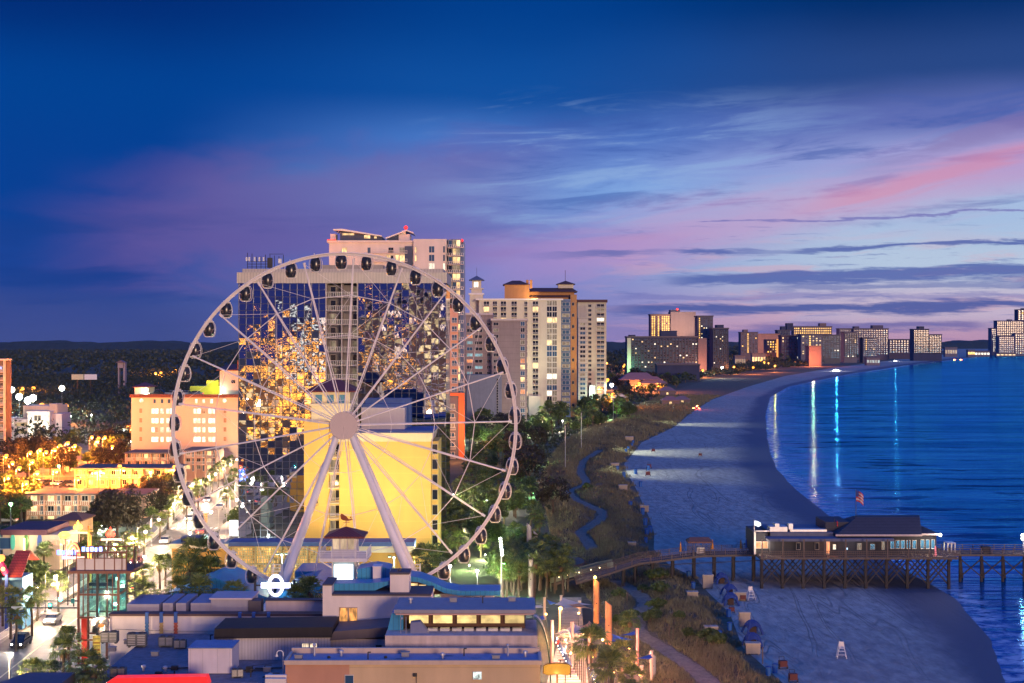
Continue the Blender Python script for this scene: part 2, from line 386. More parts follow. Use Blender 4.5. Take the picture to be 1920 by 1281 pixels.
def duneh(x,y):
    w=np.maximum(duneedge(y)-inner(y),1); u=(x-inner(y))/w
    h=ss(0,.25,u)*ss(1.0,.8,u)*(.7+.5*np.sin(x*.31+y*.13)*np.sin(y*.09-x*.07)+.25*np.sin(x*.9)*np.sin(y*.7))
    return h*ss(1.2,5,pdist(x,y))*np.where(y<750,1,.5)+.02*ss(0,.05,u)
def sandz(x,y): 
    d=shore(y)-x
    return 0.0-.12*ss(4,0,d)-1.2*ss(1,-30,d)
def loft(name,ya,yb,ny,xa,xb,nx,zf,m,kind='structure'):
    ys=np.exp(np.linspace(math.log(ya),math.log(yb),ny)); u=np.linspace(0,1,nx)
    Y_,U=np.meshgrid(ys,u,indexing='ij'); A=xa(Y_) if callable(xa) else xa; B=xb(Y_) if callable(xb) else xb
    Xx=A+(B-A)*U; Zz=zf(Xx,Y_) if callable(zf) else np.full_like(Xx,zf)
    V=np.stack([Xx,Y_,Zz],-1).reshape(-1,3)
    idx=np.arange(ny*nx).reshape(ny,nx); Fc=np.stack([idx[:-1,:-1],idx[:-1,1:],idx[1:,1:],idx[1:,:-1]],-1).reshape(-1,4)
    me=bpy.data.meshes.new(name); me.from_pydata(V.tolist(),[],Fc.tolist()); me.materials.append(m)
    me.polygons.foreach_set('use_smooth',[True]*len(Fc)); me.update()
    o=bpy.data.objects.new(name,me); COL.objects.link(o); o['kind']=kind; return o
# ---------------------------------------------------------------- sand, sea, ground materials
def sand_mat():
    m,nt,N,L=nt_new('beach_sand'); E.nt=nt
    o=N.new('ShaderNodeOutputMaterial'); p=N.new('ShaderNodeBsdfPrincipled'); L.new(p.outputs[0],o.inputs[0])
    tc=N.new('ShaderNodeTexCoord'); sp=N.new('ShaderNodeSeparateXYZ'); L.new(tc.outputs['Object'],sp.inputs[0])
    x,y,z=(E(sp.outputs[i]) for i in range(3))
    at=N.new('ShaderNodeAttribute'); at.attribute_name='wet'; wet=E(at.outputs['Fac'])
    n1=noise(x,y,.05,.02,0,6,.6,.5); n2=noise(x,y,.6,.25,4,5,.6)
    wt=sstep(wet+(n1-.5)*.8,.35,.75)
    dry=ramp(n2*.6+n1*.4,[(.3,(140,136,134)),(.7,(190,184,176))]); 
    c=mix(wt,dry,(84,90,108))
    tr=noise(x+y*.12,y,.9,.045,9,3,.5,1.6)        # long tyre tracks running along the beach
    tr2=E.op('ABSOLUTE',tr-.5); cn=noise(x,y,.06,.007,21,2,.5,.5)*8.0; c2=E.op('ABSOLUTE',E.op('FRACT',cn)-.5); c3=E.op('ABSOLUTE',E.op('FRACT',cn+.12)-.5); trk=E.op('MAXIMUM',sstep(tr2,.016,.0),E.op('MAXIMUM',sstep(c2,.035,.0),sstep(c3,.035,.0)))*sstep(n1,.3,.5)*(1-wt*.7)
    c=mix(trk*.35,c,(60,58,58)); L.new(c,p.inputs['Base Color'])
    r=wt*-.25+.9; L.new(r.v,p.inputs['Roughness'])
    L.new((wt*.1+.2).v,p.inputs['Specular IOR Level'])
    rip=noise(x,y,.7,.22,2,4,.5,.8)
    b=N.new('ShaderNodeBump'); b.inputs['Strength'].default_value=.7; b.inputs['Distance'].default_value=.5
    L.new((rip*(1-wt*.85)-trk*.3).v,b.inputs['Height']); L.new(b.outputs[0],p.inputs['Normal']); return m
def sea_mat():
    m,nt,N,L=nt_new('sea_water'); E.nt=nt
    o=N.new('ShaderNodeOutputMaterial'); mx=N.new('ShaderNodeMixShader'); g=N.new('ShaderNodeBsdfGlossy'); d=N.new('ShaderNodeBsdfDiffuse')
    L.new(d.outputs[0],mx.inputs[1]); L.new(g.outputs[0],mx.inputs[2]); L.new(mx.outputs[0],o.inputs[0])
    tc=N.new('ShaderNodeTexCoord'); sp=N.new('ShaderNodeSeparateXYZ'); L.new(tc.outputs['Object'],sp.inputs[0])
    x,y,z=(E(sp.outputs[i]) for i in range(3))
    n1=noise(x,y,.006,.03,0,5,.6,.3); n2=noise(x,y,.03,.16,5,6,.6)
    at=N.new('ShaderNodeAttribute'); at.attribute_name='wet'; sh=E(at.outputs['Fac'])
    fs=sstep(sh,.945,.985)*sstep(noise(x,y,.25,.35,33,5,.65),.42,.6); L.new(mix(fs*.75,mix(sstep(n1,.35,.65),(6,92,165),(16,118,200)),(215,220,230)),d.inputs[0])
    gc=mix(sstep(n1,.35,.65),(36,138,205),(56,165,230)); gc=mix(sstep(sh,.72,.95)*sstep(n2,.35,.6)*.7,gc,(130,178,248)); n3=noise(x,y,.035,.10,12,5,.55); bar=sstep(n3,.55,.62)*sstep(sh,.15,.5)*sstep(sh,1.,.85); gc=mix(bar*.7,gc,(10,50,110)); fo=sstep(noise(x,y,.12,.9,15,5,.6),.60,.68)*sstep(sh,.55,.95); gc=mix(fo*.6,gc,(190,215,255)); L.new(gc,g.inputs[0])
    lw=N.new('ShaderNodeLayerWeight'); lw.inputs[0].default_value=.35
    L.new(((sstep(E(lw.outputs['Facing']),.2,.9)*.55+.3)*(1-fs*.7)).v,mx.inputs[0])
    L.new((sstep(n2,.4,.6)*.12+.12-sh*.07).v,g.inputs['Roughness'])
    w=noise(x,y,.05,.5,7,4,.5,.3); b=N.new('ShaderNodeBump'); b.inputs['Strength'].default_value=.22; b.inputs['Distance'].default_value=1.0
    L.new(w.v,b.inputs['Height']); L.new(b.outputs[0],g.inputs['Normal']); return m
def attr(o,fn):
    me=o.data; v=np.empty(len(me.vertices)*3); me.vertices.foreach_get('co',v); v=v.reshape(-1,3)
    a=me.attributes.new('wet','FLOAT','POINT'); a.data.foreach_set('value',fn(v[:,0],v[:,1]).astype(np.float32))
SAND=sand_mat()
sd=loft('beach_sand',150,9000,400,lambda y:duneedge(y)-3,lambda y:shore(y)+60,60,sandz,SAND)
attr(sd,lambda x,y:np.clip(1-(shore(y)-x)/np.maximum(.55*(shore(y)-duneedge(y)),4),0,1))
se=loft('sea',-600,1,2,0,1,2,0,SAND) if False else None
SEA=sea_mat()
me_y=lambda y:shore(y)-6
se=loft('sea',100,14000,300,me_y,lambda y:9000+0*y,2,-.10,SEA)
# finer columns near the shore
bpy.data.objects.remove(se)
def seax():
    ys=np.exp(np.linspace(math.log(60),math.log(14000),260)); off=np.array([-8,0,6,14,26,45,90,200,600,2500,9000.])
    Y_,O=np.meshgrid(ys,off,indexing='ij'); Xx=shore(Y_)+O; V=np.stack([Xx,Y_,np.full_like(Xx,-.10)],-1).reshape(-1,3)
    idx=np.arange(len(ys)*len(off)).reshape(len(ys),len(off)); Fc=np.stack([idx[:-1,:-1],idx[:-1,1:],idx[1:,1:],idx[1:,:-1]],-1).reshape(-1,4)
    me=bpy.data.meshes.new('sea'); me.from_pydata(V.tolist(),[],Fc.tolist()); me.materials.append(SEA); me.update()
    o=bpy.data.objects.new('sea',me); COL.objects.link(o); o['kind']='structure'; attr(o,lambda x,y:np.clip(1-(x-shore(y))/110,0,1)); return o
seax()
GRASSB=M('dune_soil',(.13,.11,.075,1),.95,.4,.25,bump=.6,bscale=1.5)
loft('dune_ground',150,5000,500,lambda y:inner(y)-2,lambda y:duneedge(y)+1.5,60,duneh,GRASSB)
LAND=M('town_ground',(.08,.08,.055,1),.95,.4,.04,bump=.4,bscale=.6)
g=MB(); 
ysg=np.exp(np.linspace(math.log(100),math.log(12000),80))
pts=[(-9000,-4000),(300,-4000),(60,100)]+[(float(inner(y)),float(y)) for y in ysg]+[(-9000,12000)]
g.slab(pts,-1.5,-.02); o=g.build('ground',LAND); o['kind']='structure'
g=MB(); g.quad((-16000,-5000,-1.6),(16000,-5000,-1.6),(16000,16000,-1.6),(-16000,16000,-1.6)); o=g.build('seabed',GRASSB); o['kind']='structure'
# footpaths through the dunes
PATHM=M('path_sand',(.22,.185,.15,1),.9,.35,.7,bump=.5,bscale=3)
def ribbon(name,pts,w,z,m,n=8,kind='structure',zf=None):
    P=[]
    for i in range(len(pts)-1):
        p0=pts[max(i-1,0)];p1=pts[i];p2=pts[i+1];p3=pts[min(i+2,len(pts)-1)]
        for k in range(n):
            t=k/n; P.append(tuple(.5*((2*p1[j])+(-p0[j]+p2[j])*t+(2*p0[j]-5*p1[j]+4*p2[j]-p3[j])*t*t+(-p0[j]+3*p1[j]-3*p2[j]+p3[j])*t**3) for j in (0,1)))
    P.append(pts[-1]); b=MB(); Lf=[];Rt=[]
    for i,p in enumerate(P):
        a=P[max(i-1,0)];c=P[min(i+1,len(P)-1)]; d=Vector((c[0]-a[0],c[1]-a[1])).normalized(); ww=w/2*(1+.12*math.sin(i*1.7))
        zz=z+(zf(p[0],p[1]) if zf else 0)
        Lf.append((p[0]-d.y*ww,p[1]+d.x*ww,zz)); Rt.append((p[0]+d.y*ww,p[1]-d.x*ww,zz))
    for i in range(len(P)-1): b.quad(Rt[i],Rt[i+1],Lf[i+1],Lf[i])
    o=b.build(name,m); o['kind']=kind; return o,P
ribbon('beach_path',pathl,2.6,.09,PATHM); ribbon('beach_path',pathu,2.7,.09,PATHM)
# boulevard, pavements, side streets, car parks
ROADM=M('asphalt_road',(.17,.155,.145,1),.65,.25,.2,bump=.2,bscale=4)
PAVE=M('concrete_pavement',(.32,.29,.26,1),.8,.15,.4,lines=None)
LOT=M('car_park_asphalt',(.16,.14,.12,1),.8,.3,.15)
road=[(-60,120),(-65,195),(-67,246),(-70,305),(-75,350),(-79,390),(-92,470),(-110,560),(-140,700)]
ribbon('boulevard_road',road,11.5,.03,ROADM)
ribbon('boulevard_pavement',[(x-9,y) for x,y in road],6,.14,PAVE); ribbon('boulevard_pavement',[(x+8.6,y) for x,y in road],5,.14,PAVE)
PAINT=M('road_paint',(.6,.55,.35,1),.7,.2)
WPAINT=M('white_road_paint',(.7,.7,.68,1),.7,.2)
ribbon('centre_line',road,.25,.036,PAINT); 
for y0,n in ((262,1),(318,1)):
    cx=float(interp(road)(y0)); b=MB()
    for k in range(9): b.quad((cx-5+k*1.2,y0,.037),(cx-4.4+k*1.2,y0,.037),(cx-4.4+k*1.2,y0+3,.037),(cx-5+k*1.2,y0+3,.037))
    o=b.build('crosswalk',WPAINT); o['kind']='structure'
b=MB(); b.quad((-67,170,.0),(-100,170,.0),(-110,330,.0),(-78,330,.0)); 
def lot(pts,name='car_park',m=LOT,z=.004):
    b=MB(); b.quad(*[(x,y,z) for x,y in pts]); o=b.build(name,m); o['kind']='structure'
lot([(-190,350),(-84,350),(-90,430),(-210,430)]); lot([(-200,255),(-82,255),(-88,320),(-190,325)],z=.005); lot([(-55,180),(-10,180),(-14,226),(-62,226)],'plaza_paving',PAVE)
lot([(-230,440),(-100,440),(-125,640),(-320,640)],z=.006)
# ================================================================ observation wheel
def hub_mat():
    m,nt,N,L=nt_new('perforated_hub_steel'); E.nt=nt
    o=N.new('ShaderNodeOutputMaterial'); p=N.new('ShaderNodeBsdfPrincipled'); L.new(p.outputs[0],o.inputs[0])
    tc=N.new('ShaderNodeTexCoord'); sp=N.new('ShaderNodeSeparateXYZ'); L.new(tc.outputs['Object'],sp.inputs[0])
    x,z=E(sp.outputs[0]),E(sp.outputs[2]-0 if False else sp.outputs[2])
    zc=z-30.0
    r=E.op('SQRT',x*x+zc*zc); a=E.op('ARCTAN2',x,zc)
    ring=r/.17; fr=E.op('ABSOLUTE',E.op('FRACT',ring)-.5); k=E.op('ROUND',ring-.5)
    aa=E.op('ABSOLUTE',E.op('FRACT',a*(E.op('ADD',k,.5)*.98))-.5)
    d=E.op('SQRT',fr*fr+aa*aa); L.new(mix(sstep(d,.30,.2),(205,190,184),(78,62,66)),p.inputs['Base Color'])
    p.inputs['Roughness'].default_value=.5; return m
WHEEL=M('wheel_white_steel',(.76,.71,.68,1),.45,.08,bump=.05)
LEGM=M('wheel_leg_paint',(.66,.66,.70,1),.4,.08,.3)
YW=207.0; WXC=X(647,YW); WZC=Z(797,YW); WR=25.0
wheel=thing('observation_wheel','giant white observation wheel with dark glass gondolas in front of the mirrored hotel','observation wheel',(WXC,YW,0))
def wp(r,a,y=0): return (WXC+r*math.sin(a),YW+y,WZC+r*math.cos(a))
b=MB(); n=168
for (r,y,t) in ((WR,-1.0,.10),(WR,.3,.08),(WR-.32,-.9,.09),(WR-.25,-.3,.07)):
    for i in range(n): b.tube(wp(r,2*PI*i/n,y),wp(r,2*PI*(i+1)/n,y),t,n=5,cap=False)
for i in range(n):
    a=2*PI*i/n; c=2*PI*(i+1)/n
    b.tube(wp(WR,a,-1),wp(WR-.32,a,-.3),.07,n=4); b.tube(wp(WR,a,.4),wp(WR-.32,a,-.3),.07,n=4); b.tube(wp(WR-.25,a,-1),wp(WR,a,.4),.06,n=4)
    b.tube(wp(WR,a,-1),wp(WR-.32,c,-.9),.06,n=4); b.quad(wp(WR,a,-.9),wp(WR,c,-.9),wp(WR-.32,c,-.85),wp(WR-.32,a,-.85))
b.build('rim',WHEEL,wheel)
A0=math.radians(3.0); DA=2*PI/21
for i in range(21):
    a=A0+i*DA
    for y0,y1 in ((-1.5,-.55),(1.9,-.05)):
        b=MB(); b.tube(wp(1.5,a,y0),wp(WR-.8,a,y1),.105 if y0<0 else .06,n=7); b.tube(wp(WR-1.3,a,y1),wp(WR-.7,a,y1),.16,n=8)
        b.build('spoke',WHEEL,wheel)
for r,t in ((18.9,.06),(13.1,.05),(6.9,.035),(3.7,.03)):
    b=MB()
    for i in range(21):
        a=A0+i*DA; f=r/WR; y=-1.5+.95*f
        b.tube(wp(r,a,y),wp(r,a+DA,y),t,n=5); b.ball(wp(r,a,y),t*2.6,4)
    b.build('bracing_cable',WHEEL,wheel)
b=MB()
for i in range(21):
    a=A0+i*DA; b.tube(wp(WR-.9,a,-.5),wp(18.9,a+DA,-.8),.03,n=4); b.tube(wp(13.1,a,-.95),wp(18.9,a+DA,-.8),.03,n=4)
b.build('bracing_cable',WHEEL,wheel)
# hub
b=MB()
for y0,y1,r in ((-2.0,-1.75,2.0),(-1.75,2.2,1.1),(2.2,2.5,1.9)):
    pts=[(WXC+r*math.sin(2*PI*i/40),WZC+r*math.cos(2*PI*i/40)) for i in range(40)]; b.prism(pts,YW+y0,YW+y1)
HUBM=hub_mat()
ho=b.build('hub',HUBM,wheel)
for v in HUBM.node_tree.nodes:
    if v.type=='MATH' and v.operation=='SUBTRACT' and abs(v.inputs[1].default_value-30.0)<1e-6: v.inputs[1].default_value=WZC
# legs
for s_,fp in ((-1,495),(1,817)):
    for y0,y1,r0,r1 in ((-1.2,-6.0,.45,.72),(1.6,7.5,.35,.5)):
        fx=X(fp,YW+y1)
        b=MB(); top=Vector((WXC+s_*.9,YW+y0,WZC-1.0)); bot=Vector((fx,YW+y1,.0))
        b.tube(top,bot,r0,r1,n=18)
        for t in (.12,.42,.46,.75): q=top.lerp(bot,t); rr=r0+(r1-r0)*t; b.tube(q,top.lerp(bot,t+.006),rr*1.12,n=18)
        b.box(bot.x-1.4,bot.x+1.4,bot.y-1.4,bot.y+1.4,-.02,.5)
        b.build('leg',LEGM,wheel,smooth=False)
# gondolas
GGL=M('gondola_tinted_glass',(.014,.018,.03,1),.28,.1,spec=.9)
GFR=M('gondola_white_frame',(.70,.66,.63,1),.4,.06)
GRED=emi('gondola_line_glow',(1,.35,.2,1),.22,.6)  # faint glow put in for the reflective line across the cabin
def gondola():
    root=thing('gondola',None,None,(0,0,0))
    prof=[(.35,-1.02),(.58,-.95),(.76,-.55),(.82,-.1),(.80,.3),(.68,.75),(.52,.98),(.3,1.05)]
    b=MB(); b.lathe((0,0,0),[(.01,-1.02)]+prof+[(.01,1.06)],16); b.build('cabin_glass',GGL,root,smooth=True)
    b=MB()
    for y in (-.42,.42):
        f=math.sqrt(max(0,1-(.42/.9)**2)); P=[(x*1.0+.05,z) for x,z in prof]; P=[(-x,y*1.25,z) for x,z in reversed(P)]+[]
        Q=[(-x,y*1.2,z) for x,z in prof]+[(x,y*1.2,z) for x,z in reversed(prof)]
        b.path([(a*1.06,y_,z*1.04) for a,y_,z in Q+[Q[0]]],.045,5)
    b.path([(-.87,-.5,.02),(.87,-.5,.02)],.03,4);
    b.box(-.62,.62,-.5,.5,1.0,1.16); b.box(-.5,.5,-.35,.35,-1.16,-1.02); b.tube((-.45,0,1.28),(.45,0,1.28),.13,n=8)
    b.tube((0,-.5,1.1),(0,-1.0,1.55),.07,n=5); b.tube((0,.4,1.1),(0,.6,1.5),.07,n=5)
    b.build('cabin_frame',GFR,root)
    b=MB(); b.box(-.68,.68,-.70,-.66,-.12,-.06); b.box(-.62,.62,-.70,-.66,-.34,-.31); b.build('line_glow',GRED,root)
    return root
gp=gondola(); index_tree(gp); first=True
for i in range(42):
    a=A0+DA/4+i*DA/2; p=wp(WR-.1,a,.6); sw=random.uniform(-.05,.05)
    c=gp if first else copy_tree(gp,(0,0,0)); first=False
    c.parent=wheel; c.location=Vector((p[0]-.08,p[1],p[2]-1.15))-wheel.location; c.rotation_euler=(0,0,random.uniform(-.15,.15))
# ================================================================ mirrored hotel tower
YG=295.0
def glass_mat():
    m,nt,N,L=nt_new('mirror_curtain_glass'); E.nt=nt
    o=N.new('ShaderNodeOutputMaterial'); p=N.new('ShaderNodeBsdfPrincipled'); L.new(p.outputs[0],o.inputs[0])
    p.inputs['Base Color'].default_value=(.50,.55,.68,1); p.inputs['Metallic'].default_value=1; p.inputs['Roughness'].default_value=.015
    tc=N.new('ShaderNodeTexCoord'); n=N.new('ShaderNodeTexNoise'); n.inputs['Scale'].default_value=.55; n.inputs['Detail'].default_value=1.5; L.new(tc.outputs['Object'],n.inputs['Vector'])
    b=N.new('ShaderNodeBump'); b.inputs['Strength'].default_value=.06; b.inputs['Distance'].default_value=.1; L.new(n.outputs[0],b.inputs['Height']); L.new(b.outputs[0],p.inputs['Normal']); return m
MIRROR=glass_mat()
MULL=M('dark_mullion',(.05,.06,.09,1),.4,.05)
x0,x1=X(447,YG),X(836,YG); xa,xb=X(611,YG),X(670,YG); zt=Z(531,YG)
gt=Bld('glass_hotel','tall hotel tower clad in mirrored blue glass with a beige rooftop band','hotel',((x0+x1)/2,YG,0))
b=MB(); b.box(x0+.4,xa,YG+.5,YG+20,0,zt-.3); b.box(xb,x1-.4,YG+.5,YG+20,0,zt-.3); b.box(xa,xb,YG+3.2,YG+20,0,zt-.3)
TW=M('tower_core_grey',(.22,.21,.22,1),.8,.15); gt.part('wall',b,TW)
def curtain(xa_,xb_,nx,nz,side=0):
    b=MB(); mb=MB(); w=(xb_-xa_)/nx; h=zt/nz
    for i in range(nx):
        for j in range(nz):
            tx,tz=random.gauss(0,.0045),random.gauss(0,.006); xc=xa_+w*i; z0=h*j
            f=lambda u,v:YG+.35+(u-.5)*w*tx+(v-.5)*h*tz
            b.quad((xc,f(0,0),z0),(xc+w,f(1,0),z0),(xc+w,f(1,1),z0+h),(xc,f(0,1),z0+h))
    for i in range(nx+1): xx=xa_+w*i; mb.box(xx-.045,xx+.045,YG+.18,YG+.3,0,zt)
    for j in range(nz+1): zz=h*j; mb.box(xa_,xb_,YG+.19,YG+.31,max(zz-.04,0),zz+.04)
    o=b.build('curtain_wall',MIRROR,gt.t); mb.build('mullion',MULL,o)
curtain(x0,xa,12,38); curtain(xb,x1,12,38)
b=MB(); 
for j in range(38): h=zt/38; b.quad((x1,YG+.3,h*j),(x1,YG+20,h*j),(x1,YG+20,h*(j+1)),(x1,YG+.3,h*(j+1)))
b.build('side_curtain_wall',MIRROR,gt.t)
b=MB(); b.box(x0-.3,x1+.2,YG-.2,YG+20.3,zt,Z(511,YG)); b.box(x0+.6,x1-.6,YG+1,YG+19,Z(511,YG),Z(511,YG)+.8)
BAND=M('beige_metal_band',(.50,.46,.40,1),.6,.08,vert=(.62,.12,.6)); b.build('roof_band',BAND,gt.t)
BALW=M('balcony_concrete',(.42,.38,.36,1),.8,.12)
nf=19; fh=zt/nf
for j in range(1,nf):
    for k in (0,1):
        ww=(xb-xa)/2; cx=xa+ww*(k+.5)
        gt.bal(cx,YG+1.6,fh*j,ww-.1,BALW,FRAMEW,0,1.2)
        gt.win(cx+(-.5 if k==0 else .9),YG+3.15,fh*j+.1,1.2,2.2,L_DIM if random.random()<.25 else GLASSD,FRAME,0,0)
b=MB(); ww=(xb-xa)/2
for q in (xa,xa+ww,xb): b.box(q-.12,q+.12,YG+.1,YG+3.2,0,zt)
b.build('balcony_fin',BALW,gt.t)
# roof boxes on the mirrored hotel
b=MB(); za=Z(511,YG)+.8; b.box(X(598,YG),X(715,YG),YG+4,YG+12,za-.01,Z(495,YG)); b.box(X(745,YG),X(775,YG),YG+3,YG+7,za-.01,Z(497,YG)); b.build('lift_house',M('rooftop_render',(.38,.34,.28,1),.8,.15),gt.t)
gt.finish()
# rooftop aerials: a rack with panel antennas
za=Z(511,YG)+.8
an=thing('antenna_rack','steel rack of pale panel antennas on the left end of the mirrored hotel roof','antenna',(X(490,YG),YG+3,za))
b=MB(); xx0,xx1=X(459,YG),X(527,YG)
for i in range(9): x=xx0+(xx1-xx0)*i/8; b.tube((x,YG+3,za),(x,YG+3,za+random.uniform(2.6,3.6)),.07)
for z in (.5,1.1,1.7): b.tube((xx0,YG+3,za+z),(X(500,YG),YG+3,za+z),.06)
b.tube((X(500,YG),YG+3,za+3.2),(xx1,YG+3,za+3.2),.05); b.box(X(497,YG),X(506,YG),YG+2.6,YG+3.4,za+.3,za+2.4); b.build('frame',DARKM,an)
for px in (458,463,473,482,490): b=MB(); x=X(px,YG); b.box(x-.15,x+.17,YG+2.5,YG+2.7,za+1.7,Z(481,YG)); b.build('panel_antenna',WHITE,an)
b=MB(); b.box(X(518,YG),X(524,YG),YG+2.5,YG+3.2,za+1.2,Z(484,YG)); b.build('equipment_box',WHITE,an)
# ================================================================ white condominium tower behind
YM=520.0
def xm(p): return X(p,YM)
def zm(p): return Z(p,YM)
cw=M('white_condo_render',(.62,.57,.55,1),.8,.08,.2)
peach=M('peach_render',(.60,.34,.26,1),.8,.1,.3)
navy=M('navy_panel',(.04,.06,.13,1),.6,.15)
ct=Bld('condominium_tower','white condominium tower with slanted penthouse roof rising behind the mirrored hotel','condominium',(xm(745),YM,0))
b=MB(); b.box(xm(617),xm(776),YM,YM+22,0,zm(455)); b.box(xm(776),xm(838),YM-2,YM+22,0,zm(449)); ct.part('wall',b,cw)
b=MB(); b.box(xm(613),xm(778),YM-.6,YM+22.5,zm(455),zm(451)); ct.part('cornice',b,cw)
b=MB(); b.prism([(xm(625),zm(430)),(xm(642),zm(429.5)),(xm(716),zm(442)),(xm(716),zm(444)),(xm(642),zm(433)),(xm(625),zm(432))],YM-1,YM+16)
b.prism([(xm(722),zm(446)),(xm(762),zm(431)),(xm(775),zm(436)),(xm(775),zm(438)),(xm(762),zm(433)),(xm(724),zm(448))],YM,YM+15); ct.part('slanted_roof',b,WHITE)
b=MB(); b.prism([(xm(637),zm(451)),(xm(637),zm(432.5)),(xm(716),zm(445)),(xm(716),zm(451))],YM+1,YM+14); b.prism([(xm(725),zm(451)),(xm(725),zm(448)),(xm(758),zm(435)),(xm(758),zm(451))],YM+2,YM+14); ct.part('penthouse',b,navy)
b=MB(); b.box(xm(747),xm(768),YM+1,YM+10,zm(451),zm(439)); b.box(xm(618),xm(628),YM+2,YM+8,zm(451),zm(438)); b.box(xm(752),xm(760),YM+1.5,YM+6,zm(439),zm(432)); ct.part('plant_room',b,cw)
for p0,p1,q0,q1 in ((641,664,437,441),(682,694,441,447),(701,706,443,447)): ct.win(xm((p0+p1)/2),YM+.9,zm(q1),xm(p1)-xm(p0),zm(q0)-zm(q1),L_WARM,FRAME,0,1)
for px,w,pane in ((646,10,L_WARM),(692,6,GLASSB),(733,10,GLASSD),(754,10,L_DIM),(780,3,L_WARM)):
    for k,(q,h) in enumerate(((464,11),(479,12))):
        ct.win(xm(px),YM-.05 if px<776 else YM-2.05,zm(q+h),xm(px+w/2)-xm(px-w/2),zm(q)-zm(q+h),(pane if k==0 else random.choice((L_WARM,L_WHITE,pane))),FRAME)
for q in (475,491):
    for p0,p1 in ((700,720),(723,744),(746,764)):
        ct.bal(xm((p0+p1)/2),YM,zm(q),xm(p1)-xm(p0),cw,FRAMEW,0,.9)
for q in (477,):
    for px in (729,745,756): ct.win(xm(px),YM-.06,zm(q+12),1.4,2.2,L_WARM,FRAME)
b=MB(); b.box(xm(759),xm(773),YM-.5,YM,zm(510),zm(462)); ct.part('navy_panel',b,navy)
for q in (462,478,494): 
    for px,w in ((810,11),(833,4)): ct.win(xm(px),YM-2.05,zm(q+13),xm(w)-xm(0),zm(q)-zm(q+13)*1.0,(L_WHITE if q==494 else GLASSB),FRAMEW)
# glazed corner with balconies to the right
zf=[zm(450+15.6*k) for k in range(29)]
b=MB(); b.slab([(xm(839),YM-1),(xm(850),YM-3.5),(xm(862),YM-3.5),(xm(869),YM),(xm(869),YM+20),(xm(839),YM+20)],0,zm(450)); ct.part('glazed_corner',b,M('corner_render',(.20,.22,.26,1),.3,.2))
for k in range(1,26):
    z=zm(450+15.6*k)
    if z<3: break
    ct.b.append((xm(855),YM-3.4,z,xm(870)-xm(840),cw,FRAMEW,0,1.2)); 
    for px in (845,853,860):
        pn=random.choice((L_WARM,L_DIM,GLASSB,L_WARM,L_DIM)) if px>848 else random.choice((GLASSB,L_DIM,GLASSD))
        ct.win(xm(px),YM-3.56,z+.35,xm(7)-xm(0),2.4,pn,FRAME,0,0)
# peach lower wing with arches (in front, lower right)
b=MB(); b.box(xm(835.5),xm(860),YM-5,YM-1,0,zm(580)); b.box(xm(836),xm(861),YM-5.2,YM-1,zm(580),zm(577)); ct.part('peach_wing',b,peach)
b=MB(); b.box(xm(836),xm(858),YM-5.3,YM-1,zm(578.5),zm(572)); ct.part('parapet',b,M('maroon_trim',(.12,.03,.03,1),.7))
for k in range(10):
    ct.win(xm(853),YM-5.05,zm(600+16.0*k+6),xm(10)-xm(0),2.0,GLASSB,FRAMEW); ct.b.append((xm(853),YM-5,zm(607+16.0*k),xm(12)-xm(0),peach,FRAMEW,0,.6))
ct.finish()
og=Bld('orange_framed_building','dark blue apartment block framed by a bright orange band beside the mirrored hotel','apartment block',(xm(850),YM-14,0))
yo=YM-12
b=MB(); b.box(X(833,yo),X(862,yo),yo,yo+5,0,Z(741,yo)); og.part('wall',b,M('slate_wall',(.14,.13,.17,1),.8,.1))
b=MB(); b.box(X(860,yo),X(871,yo),yo-1,yo+4.5,0,Z(737,yo)); b.box(X(835,yo),X(860,yo),yo-1,yo+4.5,Z(742,yo),Z(737,yo)); og.part('orange_band',b,M('orange_panel',(.75,.14,.04,1),.6,.08))
for k in range(7): og.win(X(846,yo),yo-.06,Z(766+18*k,yo),2.6,1.6,(L_DIM if k in(0,2) else GLASSB),FRAMEW); og.bal(X(846,yo),yo,Z(770+18*k,yo),3.2,BALW,FRAMEW,0,.8)
og.finish()
point(og.t,(X(866,yo),yo-14,10),14000,(1,.35,.1),1.0)
# red warning beacons on the condominium
BEAC=emi('red_beacon',(1,.02,.015,1),2.5)
def beacon(px,py,Y,lab,h=1.2,r=.55):
    t=thing('warning_beacon',lab,'beacon',(X(px,Y),Y,Z(py,Y)-h)); b=MB(); b.ball((X(px,Y),Y,Z(py,Y)),r,8); b.build('lens',BEAC,t,smooth=True)
    b=MB(); b.tube((X(px,Y),Y,Z(py,Y)-h),(X(px,Y),Y,Z(py,Y)-r),.18); b.box(X(px,Y)-.5,X(px,Y)+.5,Y-.5,Y+.5,Z(py,Y)-h-.02,Z(py,Y)-h+.3); b.build('mast',DARKM,t); return t
t=beacon(761,427,YM+4,'large red warning beacon on the highest rooftop box of the white condominium',1.4,.75); point(t,(X(761,YM),YM-1.5,Z(427,YM)),160,(1,.1,.05))
t=beacon(866,451,YM-1,'red warning beacon on the right corner of the white condominium',1.0,.55); point(t,(X(866,YM),YM-4,Z(452,YM)),120,(1,.1,.05))
t=thing('red_rooftop_light','red light bar on the left roof edge of the white condominium','light',(xm(622),YM-.4,zm(451))); b=MB(); b.box(xm(614),xm(630),YM-.8,YM-.4,zm(451)+.0,zm(451)+.35); b.build('tube',BEAC,t); point(t,(xm(622),YM-1,zm(449)),150,(1,.12,.06))
